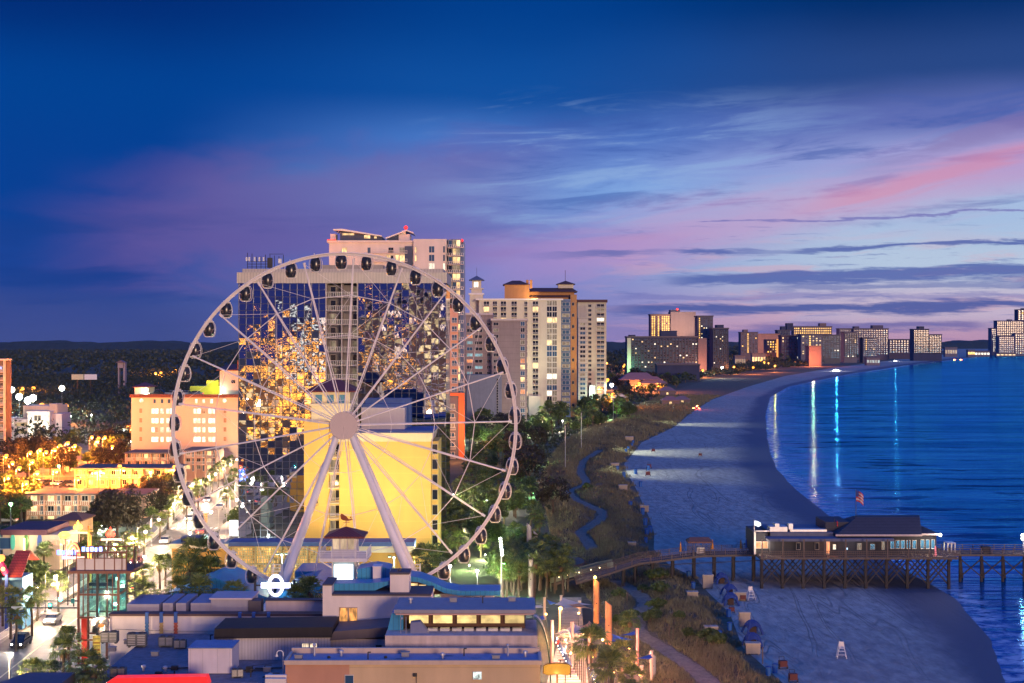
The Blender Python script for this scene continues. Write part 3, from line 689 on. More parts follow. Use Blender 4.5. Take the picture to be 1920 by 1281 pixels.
# ================================================================ hotels along the beach
YN=690.0
tau=M('taupe_render',(.24,.20,.21,1),.85,.1,.3,lines=(3.0,.05,.75))
nb=Bld('taupe_hotel','taupe hotel slab with plain side wall standing right of the mirrored hotel','hotel',(X(930,YN),YN,0))
xn=lambda p:X(p,YN); zn=lambda p:Z(p,YN)
b=MB(); b.box(xn(872),xn(924),YN+6,YN+26,0,zn(590)); b.box(xn(922),xn(988),YN,YN+26,0,zn(601)); nb.part('wall',b,tau)
b=MB(); b.box(xn(870),xn(924),YN+5.6,YN+26.3,zn(590),zn(586.5)); b.box(xn(920),xn(990),YN-.4,YN+26.3,zn(601),zn(597.5)); nb.part('cornice',b,M('pale_cornice',(.5,.46,.48,1),.7))
blg=M('blue_grey_render',(.15,.17,.24,1),.85,.1); b=MB(); b.box(xn(876),xn(941),YN-8,YN+5,0,zn(702)); nb.part('lower_block',b,blg)
for k in range(17): 
    q=605+11.6*k
    if q<700: nb.win(xn(897),YN+5.95,zn(q+6),1.0*4,1.5,(L_CYAN if k>4 and k%2 else GLASSD),FRAME); 
    if q<700: nb.win(xn(880),YN+5.95,zn(q+6),3,1.6,random.choice((GLASSB,L_CYAN,GLASSD,L_ORANGE)),FRAME)
    if q<700: nb.win(xn(916),YN+5.95,zn(q+6),1.8,1.6,GLASSD,FRAME)
    if q<702: nb.win(xn(930),YN-.05,zn(q+5.5),2.6,1.5,(L_DIM if k==1 else GLASSD),FRAME)
    nb.win(xn(980),YN-.05,zn(q+6.5),2.2,2.2,{6:L_ORANGE,7:L_WARM,9:L_WARM,11:L_ORANGE}.get(k,random.choice((GLASSD,L_DIM,GLASSB))),FRAMEW)
    nb.win(xn(933),YN-8.05,zn(715+5*k),.8,1.5,GLASSD,FRAME,0,0) if 715+5*k<785 else None
nb.finish()
YO=790.0; xo=lambda p:X(p,YO); zo=lambda p:Z(p,YO)
crm=M('cream_render',(.58,.54,.44,1),.8,.08,.3); ochre=M('ochre_render',(.38,.20,.09,1),.8,.1,.3)
tile=M('dark_roof_tile',(.09,.04,.045,1),.8,.15,1,lines=(.6,.3,.6))
rt=Bld('resort_tower','cream resort tower with ochre penthouse and dark hipped roofs by the beach','hotel',(xo(985),YO,0))
b=MB(); b.box(xo(898),xo(1052),YO,YO+26,0,zo(563)); b.box(xo(880),xo(905),YO+6,YO+16,0,zo(552)); rt.part('wall',b,crm)
b=MB(); b.box(xo(892),xo(1056),YO-.6,YO+26.4,zo(563),zo(560)); b.box(xo(878),xo(907),YO+5.5,YO+16.5,zo(552),zo(549)); rt.part('cornice',b,WHITE)
b=MB(); b.box(xo(1052),xo(1070),YO+1.5,YO+26,0,zo(561)); rt.part('blue_corner',b,M('blue_panel',(.07,.12,.24,1),.5,.2,lines=(3.1,.2,1.6)))
b=MB(); b.box(xo(1070),xo(1082),YO+3,YO+26,0,zo(552)); rt.part('ochre_wall',b,ochre)
b=MB(); b.box(xo(946),xo(993),YO+4,YO+20,zo(561),zo(533)); b.box(xo(985),xo(1068),YO+6,YO+22,zo(561),zo(556)); b.box(xo(992),xo(1078),YO+8,YO+22,zo(556),zo(546)); rt.part('penthouse',b,ochre)
b=MB(); b.hip(xo(946),xo(990),YO+4,YO+20,zo(533),zo(524.5),.3,1.0); b.hip(xo(984),xo(1068),YO+5,YO+22,zo(556),zo(548),.7,.8); b.hip(xo(992),xo(1080),YO+7,YO+23,zo(546),zo(538),.8,1.2); rt.part('hip_roof',b,tile)
b=MB(); b.box(xo(1048),xo(1077),YO+12,YO+22,zo(539),zo(531)); rt.part('lantern_wall',b,crm)
b=MB(); b.hip(xo(1048),xo(1077),YO+12,YO+22,zo(531),zo(524),.0,1.0); b.tube((xo(1062),YO+17,zo(524)),(xo(1062),YO+17,zo(504)),.12); rt.part('lantern_roof',b,tile)
for px in (989,996): b=MB(); b.box(xo(px)-.7,xo(px)+.7,YO+6,YO+8,zo(540),zo(524)); rt.part('chimney',b,ochre)
b=MB(); b.box(xo(883),xo(903),YO+7,YO+14,zo(549),zo(541)); b.box(xo(884.5),xo(901.5),YO+7.6,YO+13.4,zo(541),zo(524)); b.box(xo(880),xo(906),YO+6.4,YO+14.6,zo(541.5),zo(539.5)); rt.part('cupola',b,crm)
b=MB(); b.hip(xo(882),xo(904),YO+6.5,YO+14.5,zo(524),zo(515.5),.0,1.0); b.tube((xo(893),YO+10,zo(516)),(xo(893),YO+10,zo(500)),.1); rt.part('cupola_roof',b,M('slate_roof',(.10,.12,.2,1),.7))
rt.win(xo(892),YO+7.55,zo(538),2.6,3.2,L_WHITE,FRAMEW)
FH=10.55
nfl=20
for k in range(nfl):
    q=564+FH*k
    for px,w in ((912,13),(928,10),(944,13),(964,13),(986,7),(1004,13)):
        if q>600 and px<940: continue
        rt.win(xo(px),YO-.05,zo(q+10.2),xo(w*.86)-xo(0),2.75,(random.choice((L_DIM,L_WARM,L_WHITE)) if random.random()<.16 else GLASSD),FRAMEW)
        rt.b.append((xo(px),YO,zo(q+10),xo(w)-xo(0),crm,FRAMEW,0,1.1))
    pn={3:L_WARM,7:L_WARM}.get(k,random.choice((L_WHITE,L_DIM,GLASSB,L_DIM)) if 4<k<17 else random.choice((GLASSD,L_DIM)))
    rt.win(xo(1030),YO-.06,zo(q+9.6),xo(10)-xo(0),2.9,pn,FRAMEW); rt.win(xo(1040),YO-.06,zo(q+9.6),xo(9)-xo(0),2.9,random.choice((pn,L_DIM)),FRAMEW)
    rt.win(xo(1061),YO+1.4,zo(q+9.5),4.2,2,random.choice((GLASSB,GLASSB,L_DIM)),FRAME)
    if k%2==0: rt.win(xo(1075),YO+2.95,zo(q+9),1.4,1.8,GLASSD,FRAME)
b=MB(); b.box(xo(991),xo(1013),YO-5,YO,0,zo(742)); rt.part('entrance_block',b,M('floodlit_cream',(.66,.62,.52,1),.8,.05))
rt.finish()
spot(rt.t,(xo(960),YO-50,4),(xo(960),YO,45),80000,(1,.95,.62),70,1.5); spot(rt.t,(xo(1005),YO-40,3),(xo(1003),YO,18),25000,(.95,.95,.7),60,1)
spot(rt.t,(xo(1010),YO-2,zo(561)+1.2),(xo(975),YO+6,zo(535)),9000,(1,.6,.2),120,.5)
spot(rt.t,(xo(1078),YO-25,3),(xo(1076),YO+3,40),60000,(1,.6,.15),35,1)
YP=950.0; xp=lambda p:X(p,YP); zp=lambda p:Z(p,YP)
r2=Bld('seafront_hotel','slim beige hotel tower with dark glazed corner at the right end of the resort','hotel',(xp(1110),YP,0))
b=MB(); b.box(xp(1083),xp(1137),YP,YP+24,0,zp(567)); r2.part('wall',b,M('sand_render',(.42,.40,.34,1),.8,.1,.3))
b=MB(); b.box(xp(1080),xp(1139),YP-.8,YP+24.5,zp(567),zp(562)); r2.part('cornice',b,tile)
b=MB(); b.box(xp(1083.5),xp(1101),YP-5,YP,0,zp(596)); r2.part('front_bay',b,M('sand_render_b',(.40,.38,.36,1),.8,.12,lines=(3.0,.15,.7)))
b=MB(); b.box(xp(1104),xp(1114),YP-8,YP-1,0,zp(722)); r2.part('floodlit_slab',b,WHITE)
for k in range(21):
    q=569+8.6*k
    r2.win(xp(1126),YP-.06,zp(q+8),xp(15)-xp(0),2.4,{1:L_DIM,3:L_WHITE,5:L_DIM}.get(k,GLASSB if k%2 else GLASSD),FRAME); r2.b.append((xp(1126),YP,zp(q+8.4),xp(17)-xp(0),crm,FRAMEW,0,.9))
    r2.win(xp(1106),YP-.06,zp(q+7),2.2,1.8,GLASSD,FRAME)
    if q>600: r2.win(xp(1092),YP-5.06,zp(q+7),3.8,1.9,random.choice((GLASSD,L_DIM,GLASSB)),FRAME)
r2.finish(); spot(r2.t,(xp(1112),YP-40,3),(xp(1110),YP,50),50000,(1,.85,.5),50,1); point(r2.t,(xp(1112),YP-14,6),9000,(.6,1,.7),.8)
# ================================================================ yellow hotel behind the wheel
YY=262.0; xy=lambda p:X(p,YY); zy=lambda p:Z(p,YY)
yel=M('yellow_render',(.72,.50,.13,1),.75,.07,.15,lines=(2.95,.03,1.18))
crmt=M('cream_trim',(.75,.66,.42,1),.6,.05); redroof=M('red_metal_roof',(.16,.035,.03,1),.55,.1,.8,vert=(.5,.25,.55))
yh=Bld('yellow_hotel','plain yellow hotel end wall with a narrow balcony slot standing behind the wheel legs','hotel',(xy(690),YY,0))
b=MB(); b.box(xy(570),xy(616),YY,YY+16,0,zy(790)); b.box(xy(636),xy(808),YY,YY+16,0,zy(828)); b.box(xy(616),xy(636),YY+1.6,YY+16,0,zy(800)); b.box(xy(808),xy(820),YY+3,YY+15,0,zy(830)); yh.part('wall',b,yel)
b=MB(); b.box(xy(633),xy(811),YY-.5,YY+16.3,zy(822),zy(814)); b.box(xy(631),xy(813),YY-.8,YY+16.6,zy(814),zy(811.5)); b.box(xy(635),xy(809),YY-.2,YY+16.1,zy(828),zy(822)); yh.part('cornice',b,crmt)
b=MB(); b.box(xy(672),xy(755),YY+5,YY+12,zy(811.5),zy(767)); yh.part('roof_box',b,M('pale_render',(.55,.50,.47,1),.8,.06))
b=MB(); b.box(xy(668),xy(757),YY+9,YY+13,zy(811),zy(762)); b.box(xy(672),xy(762),YY+12,YY+15,zy(811),zy(752)); b.box(xy(640),xy(812),YY-.3,YY+15,zy(811.5)+.003,zy(808)); yh.part('blue_roof_edge',b,M('blue_membrane',(.05,.12,.32,1),.5,.15))
b=MB(); b.box(xy(583),xy(655),YY+.5,YY+8,zy(790),zy(757)); b.box(xy(584),xy(655),YY+.6,YY+8,zy(757),zy(733)); yh.part('tower_hut',b,crmt)
b=MB(); b.box(xy(580),xy(658),YY+.1,YY+8.4,zy(762),zy(757)); yh.part('tower_ledge',b,crmt)
b=MB(); b.hip(xy(583),xy(658),YY+.5,YY+8,zy(733),zy(713),.25,1.1); yh.part('red_roof',b,redroof)
BSH=M('blue_shutter',(.08,.25,.40,1),.6,.1,lines=(.2,.3,.8))
for px in (597,619,641): yh.win(xy(px),YY+.55,zy(757.5),xy(14)-xy(0),1.75,BSH,crmt,0,0)
for k in range(8):
    q=830+28.8*k; 
    yh.win(xy(622),YY+1.55,zy(q+26),1.0,2.2,L_DIM,crmt,0,0); yh.win(xy(631),YY+1.55,zy(q+24),.8,2.0,GLASSD,crmt,0,0)
    yh.b.append((xy(626),YY+1.5,zy(q+27),xy(19)-xy(0),crmt,FRAME,0,1.6))
    yh.win(xy(814),YY+2.9,zy(q+24),1.0,1.9,GLASSD,FRAME,0,0)
yh.finish()
# slot lights
for k in range(8): point(yh.t,(xy(622),YY+.5,zy(833+28.8*k)),22,(1,.75,.35),.1,'balcony_lamp')
def flood(loc,target,power,col,ang,lab):
    t=thing('ground_floodlight',lab,'floodlight',(loc[0],loc[1],loc[2])); b=MB(); x,y,z=loc
    b.box(x-.25,x+.25,y-.12,y+.12,z+.35,z+.75); b.tube((x-.3,y,z+.0),(x-.3,y,z+.55),.03); b.tube((x+.3,y,z),(x+.3,y,z+.55),.03); b.box(x-.35,x+.35,y-.1,y+.1,z-.01,z+.03); b.build('housing',DARKM,t)
    spot(t,(x,y,z+1.0),target,power,col,ang); return t
flood((xy(610),YY-12,13.2),(xy(600),YY,16),5200,(1,.66,.27),120,'floodlight on the garage roof aimed at the left half of the yellow hotel')
flood((xy(730),YY-13,13.2),(xy(725),YY,16),7500,(1,.64,.26),125,'floodlight on the garage roof aimed at the right half of the yellow hotel')
# ================================================================ car park building with lattice
YC=231.0; xc=lambda p:X(p,YC); zc=lambda p:Z(p,YC)
must=M('mustard_render',(.62,.36,.08,1),.8,.08,.2)
cp=Bld('parking_garage','low mustard parking garage with a glowing square lattice screen behind the wheel','parking garage',(xc(550),YC,0))
b=MB(); b.box(xc(322),xc(428),YC,YC+5,0,zc(1028)); b.box(xc(428),xc(622),YC+1.5,YC+4,0,zc(1024)); b.box(xc(622),xc(775),YC,YC+4,0,zc(1024)); cp.part('wall',b,must)
b=MB(); b.box(xc(319),xc(429),YC-.5,YC+5.2,zc(1028),zc(1019)); b.box(xc(620),xc(776.5),YC-.3,YC+4.2,zc(1036),zc(1024)); cp.part('cornice',b,crmt)
b=MB(); b.box(xc(429),xc(777),YC-.4,YC+4.3,zc(1024),zc(1016)); cp.part('blue_parapet',b,M('blue_parapet',(.07,.12,.28,1),.6,.1))
b=MB(); b.box(xc(335),xc(372),YC+1.5,YC+4,zc(1019),zc(1010)); cp.part('roof_hatch',b,M('navy_hatch',(.04,.06,.16,1),.6))
LAT=M('lattice_cream',(.62,.50,.26,1),.7,.1)
for i,(p0,p1) in enumerate(((430,477),(479,526),(528,575),(577,620))):
    for j,(q0,q1) in enumerate(((1028,1058),(1060,1098))):
        b=MB(); b.quad((xc(p0),YC+1.4,zc(q1)),(xc(p1),YC+1.4,zc(q1)),(xc(p1),YC+1.4,zc(q0)),(xc(p0),YC+1.4,zc(q0)))
        o=b.build('lit_bay',emi('garage_bay_glow',(1,.55,.12,1),.85,.75),cp.t)
        b=MB(); n=int((p1-p0)/4.6)
        for k in range(n+1): x=xc(p0+(p1-p0)*k/n); b.box(x-.06,x+.06,YC+.4,YC+.52,zc(q1),zc(q0))
        n=int((q1-q0)/4.6)
        for k in range(n+1): z=zc(q0+(q1-q0)*k/n); b.box(xc(p0),xc(p1),YC+.39,YC+.53,z-.06,z+.06)
        b.build('lattice_screen',LAT,cp.t)
        point(cp.t,(xc((p0+p1)/2),YC+.95,zc(q0+6)),60,(1,.65,.25),.1,'bay_lamp')
b=MB(); 
for p in (478,527,576): b.box(xc(p-.9),xc(p+.9),YC+.1,YC+1.5,0,zc(1024))
b.box(xc(429),xc(622),YC+.11,YC+1.49,zc(1060),zc(1058)); cp.part('concrete_frame',b,LAT)
cp.finish()
def twinlamp(px,py,Y,lab):
    t=thing('twin_head_lamp',lab,'street lamp',(X(px,Y),Y,0)); x,z=X(px,Y),Z(py,Y); b=MB(); b.tube((x,Y,0),(x,Y,z),.09,n=8); b.build('pole',M('pale_pole',(.45,.5,.42,1),.5),t)
    b=MB(); b.box(x-.95,x+.95,Y-.06,Y+.06,z-.02,z+.08); b.build('arm',DARKM,t)
    for s in (-1,1): b=MB(); b.box(x+s*.45,x+s*1.0,Y-.25,Y+.25,z-.0,z+.16); b.build('lamp_head',DARKM,t); b=MB(); b.box(x+s*.5,x+s*.95,Y-.2,Y+.2,z-.05,z-.003); b.build('lens',emi('greenish_lamp',(.75,1,.75,1),8),t)
    b=MB(); b.ball((x,Y-.3,z-.12),.18,6); b.build('lens',emi('greenish_lamp',(.75,1,.75,1),8),t); point(t,(x,Y-.4,z-.55),900,(.8,1,.75),.15); 
twinlamp(529,1039,226,'twin headed lamp post in front of the glowing lattice screen'); twinlamp(739,1044,226,'twin headed lamp post beside the right wheel leg')
# ================================================================ lifeguard style hut tower
YL=182.0; xl=lambda p:X(p,YL); zl=lambda p:Z(p,YL)
TRIM=M('white_boarding',(.68,.66,.68,1),.6,.08,lines=(.25,.12,.8))
lt=Bld('lookout_hut_tower','white lifeguard style lookout hut on a column with a blank glowing screen and red roof','tower',(xl(645),YL,0))
b=MB(); b.box(xl(622),xl(668),YL,YL+3.2,0,zl(1047)); lt.part('column',b,TRIM)
b=MB(); b.box(xl(602),xl(690),YL-1.6,YL+4.4,zl(1050),zl(1043.5)); lt.part('deck',b,TRIM)
b=MB()
for z in (1041,1037.5,1034,1030.5):
    b.box(xl(602),xl(690),YL-1.6,YL-1.52,zl(z)-.05,zl(z)+.06)
    for x in (xl(602),xl(690)-.08): b.box(x,x+.08,YL-1.52,YL+4.4,zl(z)-.05,zl(z)+.06)
for p in (602,624,645,668,689): b.box(xl(p),xl(p)+.1,YL-1.65,YL-1.6,zl(1044),zl(1029.5))
lt.part('railing',b,TRIM)
for p0,p1 in ((604,621),(688,669)): b=MB(); b.tube((xl(p0),YL-1.2,zl(1050)),(xl(p1),YL-.1,zl(1064)),.1,n=4); lt.part('brace',b,WHITE)
b=MB(); b.box(xl(622),xl(668),YL+.2,YL+3.2,zl(1043.5),zl(1006)); lt.part('hut_wall',b,TRIM)
for p in (630,644,658): lt.win(xl(p),YL+.15,zl(1031),.86,1.45,emi('hut_glazing',(1,.7,.45,1),.62,.25),FRAMEW,0,0)
b=MB(); b.hip(xl(613),xl(680),YL-.6,YL+4,zl(1005),zl(991),.05,.25); lt.part('roof',b,redroof)
b=MB(); b.box(xl(624.5),xl(664.5),YL-.12,YL,zl(1097),zl(1054)); lt.part('screen_frame',b,M('aqua_frame',(.35,.5,.58,1),.4))
b=MB(); b.quad((xl(627),YL-.14,zl(1094)),(xl(662),YL-.14,zl(1094)),(xl(662),YL-.14,zl(1058)),(xl(627),YL-.14,zl(1058))); lt.part('blank_screen',b,emi('bright_screen',(.97,.98,1,1),3.0))
lt.finish(); a=bpy.data.lights.new('screen_glow','AREA'); a.energy=160; a.size=2; a.color=(.9,.95,1); ao=bpy.data.objects.new('screen_glow',a); COL.objects.link(ao); ao.parent=lt.t; ao.location=Vector((xl(644),YL-.3,zl(1076)))-lt.t.location; ao.rotation_euler=(PI/2,0,0)
wv=thing('whale_weathervane','rust red whale shaped weathervane on top of the lookout hut roof','weathervane',(xl(646),YL+1.7,zl(991)))
z0=zl(991); b=MB(); b.tube((xl(646),YL+1.7,z0-.1),(xl(646),YL+1.7,zl(975)),.05); b.tube((xl(640),YL+1.7,zl(983)),(xl(653),YL+1.7,zl(983)),.03); b.build('pole',M('rust_metal',(.25,.05,.02,1),.6),wv)
P=[(636,976),(635,969),(637,966),(641,968),(647,972),(651,977),(656,976),(659,978),(650,980),(640,979)]; b=MB(); b.prism([(xl(a),zl(c)) for a,c in P],YL+1.66,YL+1.74); b.prism([(xl(a),zl(c)) for a,c in [(652,975),(655,971),(656,975)]],YL+1.66,YL+1.74); b.build('whale_figure',MATS['rust_metal'],wv)
# ================================================================ blue roofed wheel pavilion
blue=M('blue_metal_roof',(.03,.26,.48,1),.4,.12,.5,vert=(.6,.12,.6)); pinkw=M('white_stucco',(.78,.70,.66,1),.8,.1,.25)
YB=198.0
pv=Bld('wheel_pavilion','long pavilion with curved blue metal roofs at the foot of the wheel','pavilion',(X(780,YB),YB,0))
YB2=176.0
b=MB(); x=lambda p:X(p,YB2); z=lambda p:Z(p,YB2)
top=[(808,1079),(830,1087),(858,1098),(880,1102),(935,1102),(936,1114)]
b.prism([(x(p),z(q)) for p,q in [(668,1070),(700,1064),(722,1067),(730,1070),(730,1108),(668,1108)]],YB2+1,YB2+5)
b.prism([(x(p),z(q)) for p,q in [(700,1098),(735,1090),(762,1080),(785,1083),(808,1091),(835,1103),(860,1108),(938,1108),(938,1117),(860,1117),(832,1112),(808,1100),(785,1092),(762,1090),(735,1101),(700,1108)]],YB2,YB2+4.5); pv.part('blue_roof',b,blue)
b=MB(); b.prism([(x(p),z(q)) for p,q in [(762,1091),(785,1093),(808,1101),(832,1113),(860,1118),(860,1121),(762,1121)]],YB2+2.2,YB2+4); pv.part('gable_infill',b,M('brown_soffit',(.16,.06,.04,1),.7))
b=MB(); b.box(x(824),x(926),YB2+1.2,YB2+4,0,z(1117)); b.box(x(700),x(762),YB2+2,YB2+4,0,z(1104)); pv.part('wall',b,M('grey_lilac_wall',(.30,.26,.30,1),.8,.1))
for p,w in ((879,12),(893,12)): pv.win(x(p),YB2+.95,z(1145),x(w)-x(0),1.6,GLASSD,FRAME,0,0)
pv.win(x(833),YB2+.95,z(1145),1.2,1.0,L_ORANGE,FRAME,0,0)
for p,hh in ((774,1.1),(790,.9),(806,.5)): pv.win(x(p),YB2+2.15,z(1115),1.0,hh,L_WARM,MATS['brown_soffit'],0,0)
b=MB(); b.box(x(700),x(715),YB2-.6,YB2+1.2,z(1096),z(1061)); b.box(x(699),x(716),YB2-.7,YB2+1.3,z(1062),z(1060.5)); pv.part('vent_stack',b,pinkw)
# left roofs
YB3=206.0; x3=lambda p:X(p,YB3); z3=lambda p:Z(p,YB3)
b=MB(); b.prism([(x3(299),z3(1123)),(x3(402),z3(1083)),(x3(502),z3(1121)),(x3(502),z3(1125)),(x3(402),z3(1088)),(x3(299),z3(1127))],YB3,YB3+12); n=len(b.v)
b.build('gable_roof',blue,pv.t)
b=MB(); b.prism([(x3(301),0),(x3(301),z3(1124)),(x3(402),z3(1086)),(x3(500),z3(1122)),(x3(500),0)],YB3+.6,YB3+11); b.build('gable_wall',blue,pv.t)
b=MB(); b.prism([(x3(530),z3(1120)),(x3(560),z3(1108)),(x3(600),z3(1094)),(x3(625),z3(1090)),(x3(625),z3(1076)),(x3(600),z3(1074)),(x3(570),z3(1082)),(x3(548),z3(1090))],YB3-10,YB3+3); b.box(x3(545),x3(612),YB3+4,YB3+12,z3(1092),z3(1080)); b.build('curved_roof',blue,pv.t)
b=MB(); b.box(x3(505),x3(620),YB3-9,YB3+3,0,z3(1122)); b.build('gable_wall',pinkw,pv.t)
pv.finish()
for p0,p1,lab in ((510,527,'small white maintenance stair frame at the foot of the left wheel leg'),(771,787,'small white maintenance stair frame at the foot of the right wheel leg')):
    Yt=200; t=thing('service_platform',lab,'platform',(X((p0+p1)/2,Yt),Yt,0)); b=MB(); xx0,xx1=X(p0,Yt),X(p1,Yt)
    for xx in (xx0,xx1):
        for y in (Yt,Yt+1.2): b.box(xx-.04,xx+.04,y-.04,y+.04,0,Z(1059,Yt))
    b.build('post',WHITE,t); b=MB()
    for q in (1059,1065,1071,1077): b.box(xx0,xx1,Yt-.06,Yt-.04,Z(q,Yt)-.05,Z(q,Yt)+.05)
    b.build('rail',WHITE,t)
# glowing ring sign
sg=thing('ring_and_bar_sign','blurred glowing white ring crossed by a horizontal bar on two posts before the blue roofs','sign',(X(517,196),196,0))
NEON=emi('white_violet_neon',(.80,.78,1,1),3.2); Ys=196; b=MB(); cx,cz=X(517,Ys),Z(1098,Ys)
for i in range(32):
    a,c=2*PI*i/32,2*PI*(i+1)/32; b.tube((cx+.95*math.cos(a),Ys,cz+1.35*math.sin(a)),(cx+.95*math.cos(c),Ys,cz+1.35*math.sin(c)),.22,n=8,cap=False)
b.build('glowing_ring',NEON,sg,smooth=True); b=MB(); b.box(cx-2.0,cx+2.0,Ys-.25,Ys+.05,cz-.33,cz+.38); b.build('glowing_bar',NEON,sg)
b=MB(); b.box(X(478,Ys)-.15,X(478,Ys)+.15,Ys,Ys+.3,0,Z(1090,Ys)); b.build('post',DARKM,sg); b=MB(); b.box(X(552,Ys)-.15,X(552,Ys)+.15,Ys,Ys+.3,0,Z(1088,Ys)); b.build('post',DARKM,sg)
b=MB(); b.box(X(478,Ys),X(552,Ys),Ys+.06,Ys+.2,cz-.1,cz+.1); b.build('crossbar',DARKM,sg); point(sg,(cx,Ys-1.2,cz),350,(.8,.75,1),.3)
# ================================================================ white block with the lit window
YW2=170.0; x=lambda p:X(p,YW2); z=lambda p:Z(p,YW2)
wb=Bld('white_stucco_block','pinkish white stucco block with one lit interior window in front of the lookout hut','building',(x(710),YW2,0))
b=MB(); b.box(x(605),x(622),YW2,YW2+5,0,z(1098)); b.box(x(622),x(808),YW2,YW2+5.5,0,z(1117)); b.box(x(808),x(823),YW2+.5,YW2+5,0,z(1137)); wb.part('wall',b,pinkw)
b=MB(); b.box(x(604.5),x(623),YW2-.1,YW2+5.1,z(1098),z(1095.5)); b.box(x(623),x(809),YW2-.1,YW2+5.6,z(1117),z(1113.5)); wb.part('coping',b,M('dark_coping',(.08,.07,.09,1),.7))
b=MB(); b.prism([(x(622),z(1113)),(x(622),z(1100)),(x(690),z(1099)),(x(722),z(1096)),(x(750),z(1086)),(x(750),z(1091)),(x(700),z(1113))],YW2+2,YW2+5); wb.part('blue_roof',b,blue)
b=MB(); b.box(x(730),x(766),YW2+1,YW2+4,z(1113.5),z(1080)); wb.part('chimney_box',b,pinkw); b=MB(); b.box(x(729),x(767),YW2+.9,YW2+4.1,z(1080),z(1076)); b.ball((x(747),YW2+2,z(1074)),.25,5); wb.part('box_lid',b,MATS['dark_coping'])
for p in (644.5,662): wb.win(x(p),YW2-.04,z(1166),x(16.5)-x(0),1.75,emi('shop_interior',(1,.42,.1,1),.9,.85),M('wood_frame',(.45,.33,.27,1),.6),0,0)
for p in (772,798): wb.win(x(p),YW2-.04,z(1146),.28,.5,GLASSD,MATS['dark_coping'],0,0)
wb.finish()
# ================================================================ long white hall with scalloped columns
YH=178.0; x=lambda p:X(p,YH); z=lambda p:Z(p,YH)
lh=Bld('long_white_hall','long low white hall with three scalloped coloured pilasters facing the service yard','building',(x(400),YH,0))
lilac=M('lilac_render',(.52,.44,.48,1),.8,.1)
b=MB(); b.box(x(206),x(605),YH,YH+1.4,0,z(1155)); lh.part('wall',b,pinkw)
b=MB(); b.box(x(204),x(605),YH-.15,YH+1.6,z(1155),z(1151)); lh.part('coping',b,M('brown_coping',(.12,.07,.07,1),.7))
b=MB(); 
for p0,p1,q in ((229,290,1139),(297,316,1137),(322,341,1137),(350,388,1137)): b.box(x(p0),x(p1),YH+2.2,YH+9,0,z(q))
b.box(x(388),x(465),YH+2.3,YH+7,0,z(1130)); lh.part('rear_parapet',b,M('blue_lilac_wall',(.30,.29,.38,1),.8,.1)); b=MB(); b.box(x(385),x(467),YH+2.1,YH+7.2,z(1130),z(1127.5)); b.box(x(492),x(603),YH+2.3,YH+3.5,0,z(1133)); lh.part('rear_parapet',b,lilac)
b=MB(); b.box(x(492),x(603),YH+2.1,YH+3.6,z(1133),z(1131)); b.box(x(460),x(484),YH+1.9,YH+3.9,z(1180),z(1132)); lh.part('roof_unit',b,MATS['dark_coping'])
for i,(p,c) in enumerate(((276,(.05,.16,.36,1)),(303,(.55,.38,.14,1)),(330,(.55,.13,.07,1)),(450,(.05,.16,.36,1)),(476,(.55,.38,.14,1)),(504,(.55,.13,.07,1)))):
    b=MB(); m_=M('pilaster_%d'%(i%3),c,.7,.1); zb=z(1242) if i<3 else z(1176)
    b.box(x(p)-.16,x(p)+.16,YH-.22,YH-.0,zb,z(1166))
    zz=z(1168)
    while zz>zb+.2: b.tube((x(p),YH-.28,zz),(x(p),YH-.02,zz),.24,n=10); zz-=.42
    b.build('scalloped_pilaster',m_,lh.t)
    b=MB(); b.box(x(p-3),x(p+3),YH-.3,YH+.2,z(1167),z(1148)); b.build('blue_cap',M('cap_blue',(.06,.16,.42,1),.6),lh.t)
b=MB(); b.box(x(281),x(306),YH-.06,YH-.002,z(1240),z(1202)); lh.part('service_door',b,M('door_grey',(.5,.46,.47,1),.7))
for k in range(6): b=MB(); xa_=x(350+k*9+60); 
b=MB(); b.tube((x(318),YH-.12,z(1245)),(x(318),YH-.12,z(1200)),.07); b.tube((x(322),YH-.12,z(1245)),(x(322),YH-.12,z(1186)),.05); lh.part('pipe',b,STEEL)
lh.finish()
# billboard plaque and striped banner
t=thing('quilted_metal_sign','puffy square chrome plaque with an orange smear on the left end of the white hall','sign',(x(190),YH-.4,z(1186))); b=MB(); 
b.box(x(176),x(204.5),YH-.7,YH-.2,z(1185),z(1156)); b.build('plate',M('chrome_plate',(.6,.6,.64,1),.15,.3,1.2,metal=1,bump=.8,bscale=1.3),t); b=MB(); b.ball((x(193),YH-.72,z(1171)),.42,8,sz=.5); b.build('orange_emblem',emi('orange_emblem',(1,.35,.05,1),.9),t)
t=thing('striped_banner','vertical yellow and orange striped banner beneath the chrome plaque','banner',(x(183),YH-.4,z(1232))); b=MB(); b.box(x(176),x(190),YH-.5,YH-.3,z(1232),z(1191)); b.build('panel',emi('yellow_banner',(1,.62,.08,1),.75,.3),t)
for k,q in enumerate((1196,1203,1209,1216,1222,1228)): b=MB(); b.box(x(176.6),x(189.4),YH-.53,YH-.503,z(q)-.07*(1+k%2),z(q)); b.build('stripe',M('banner_red',(.5,.08,.02,1),.6) if k%2 else DARKM,t)
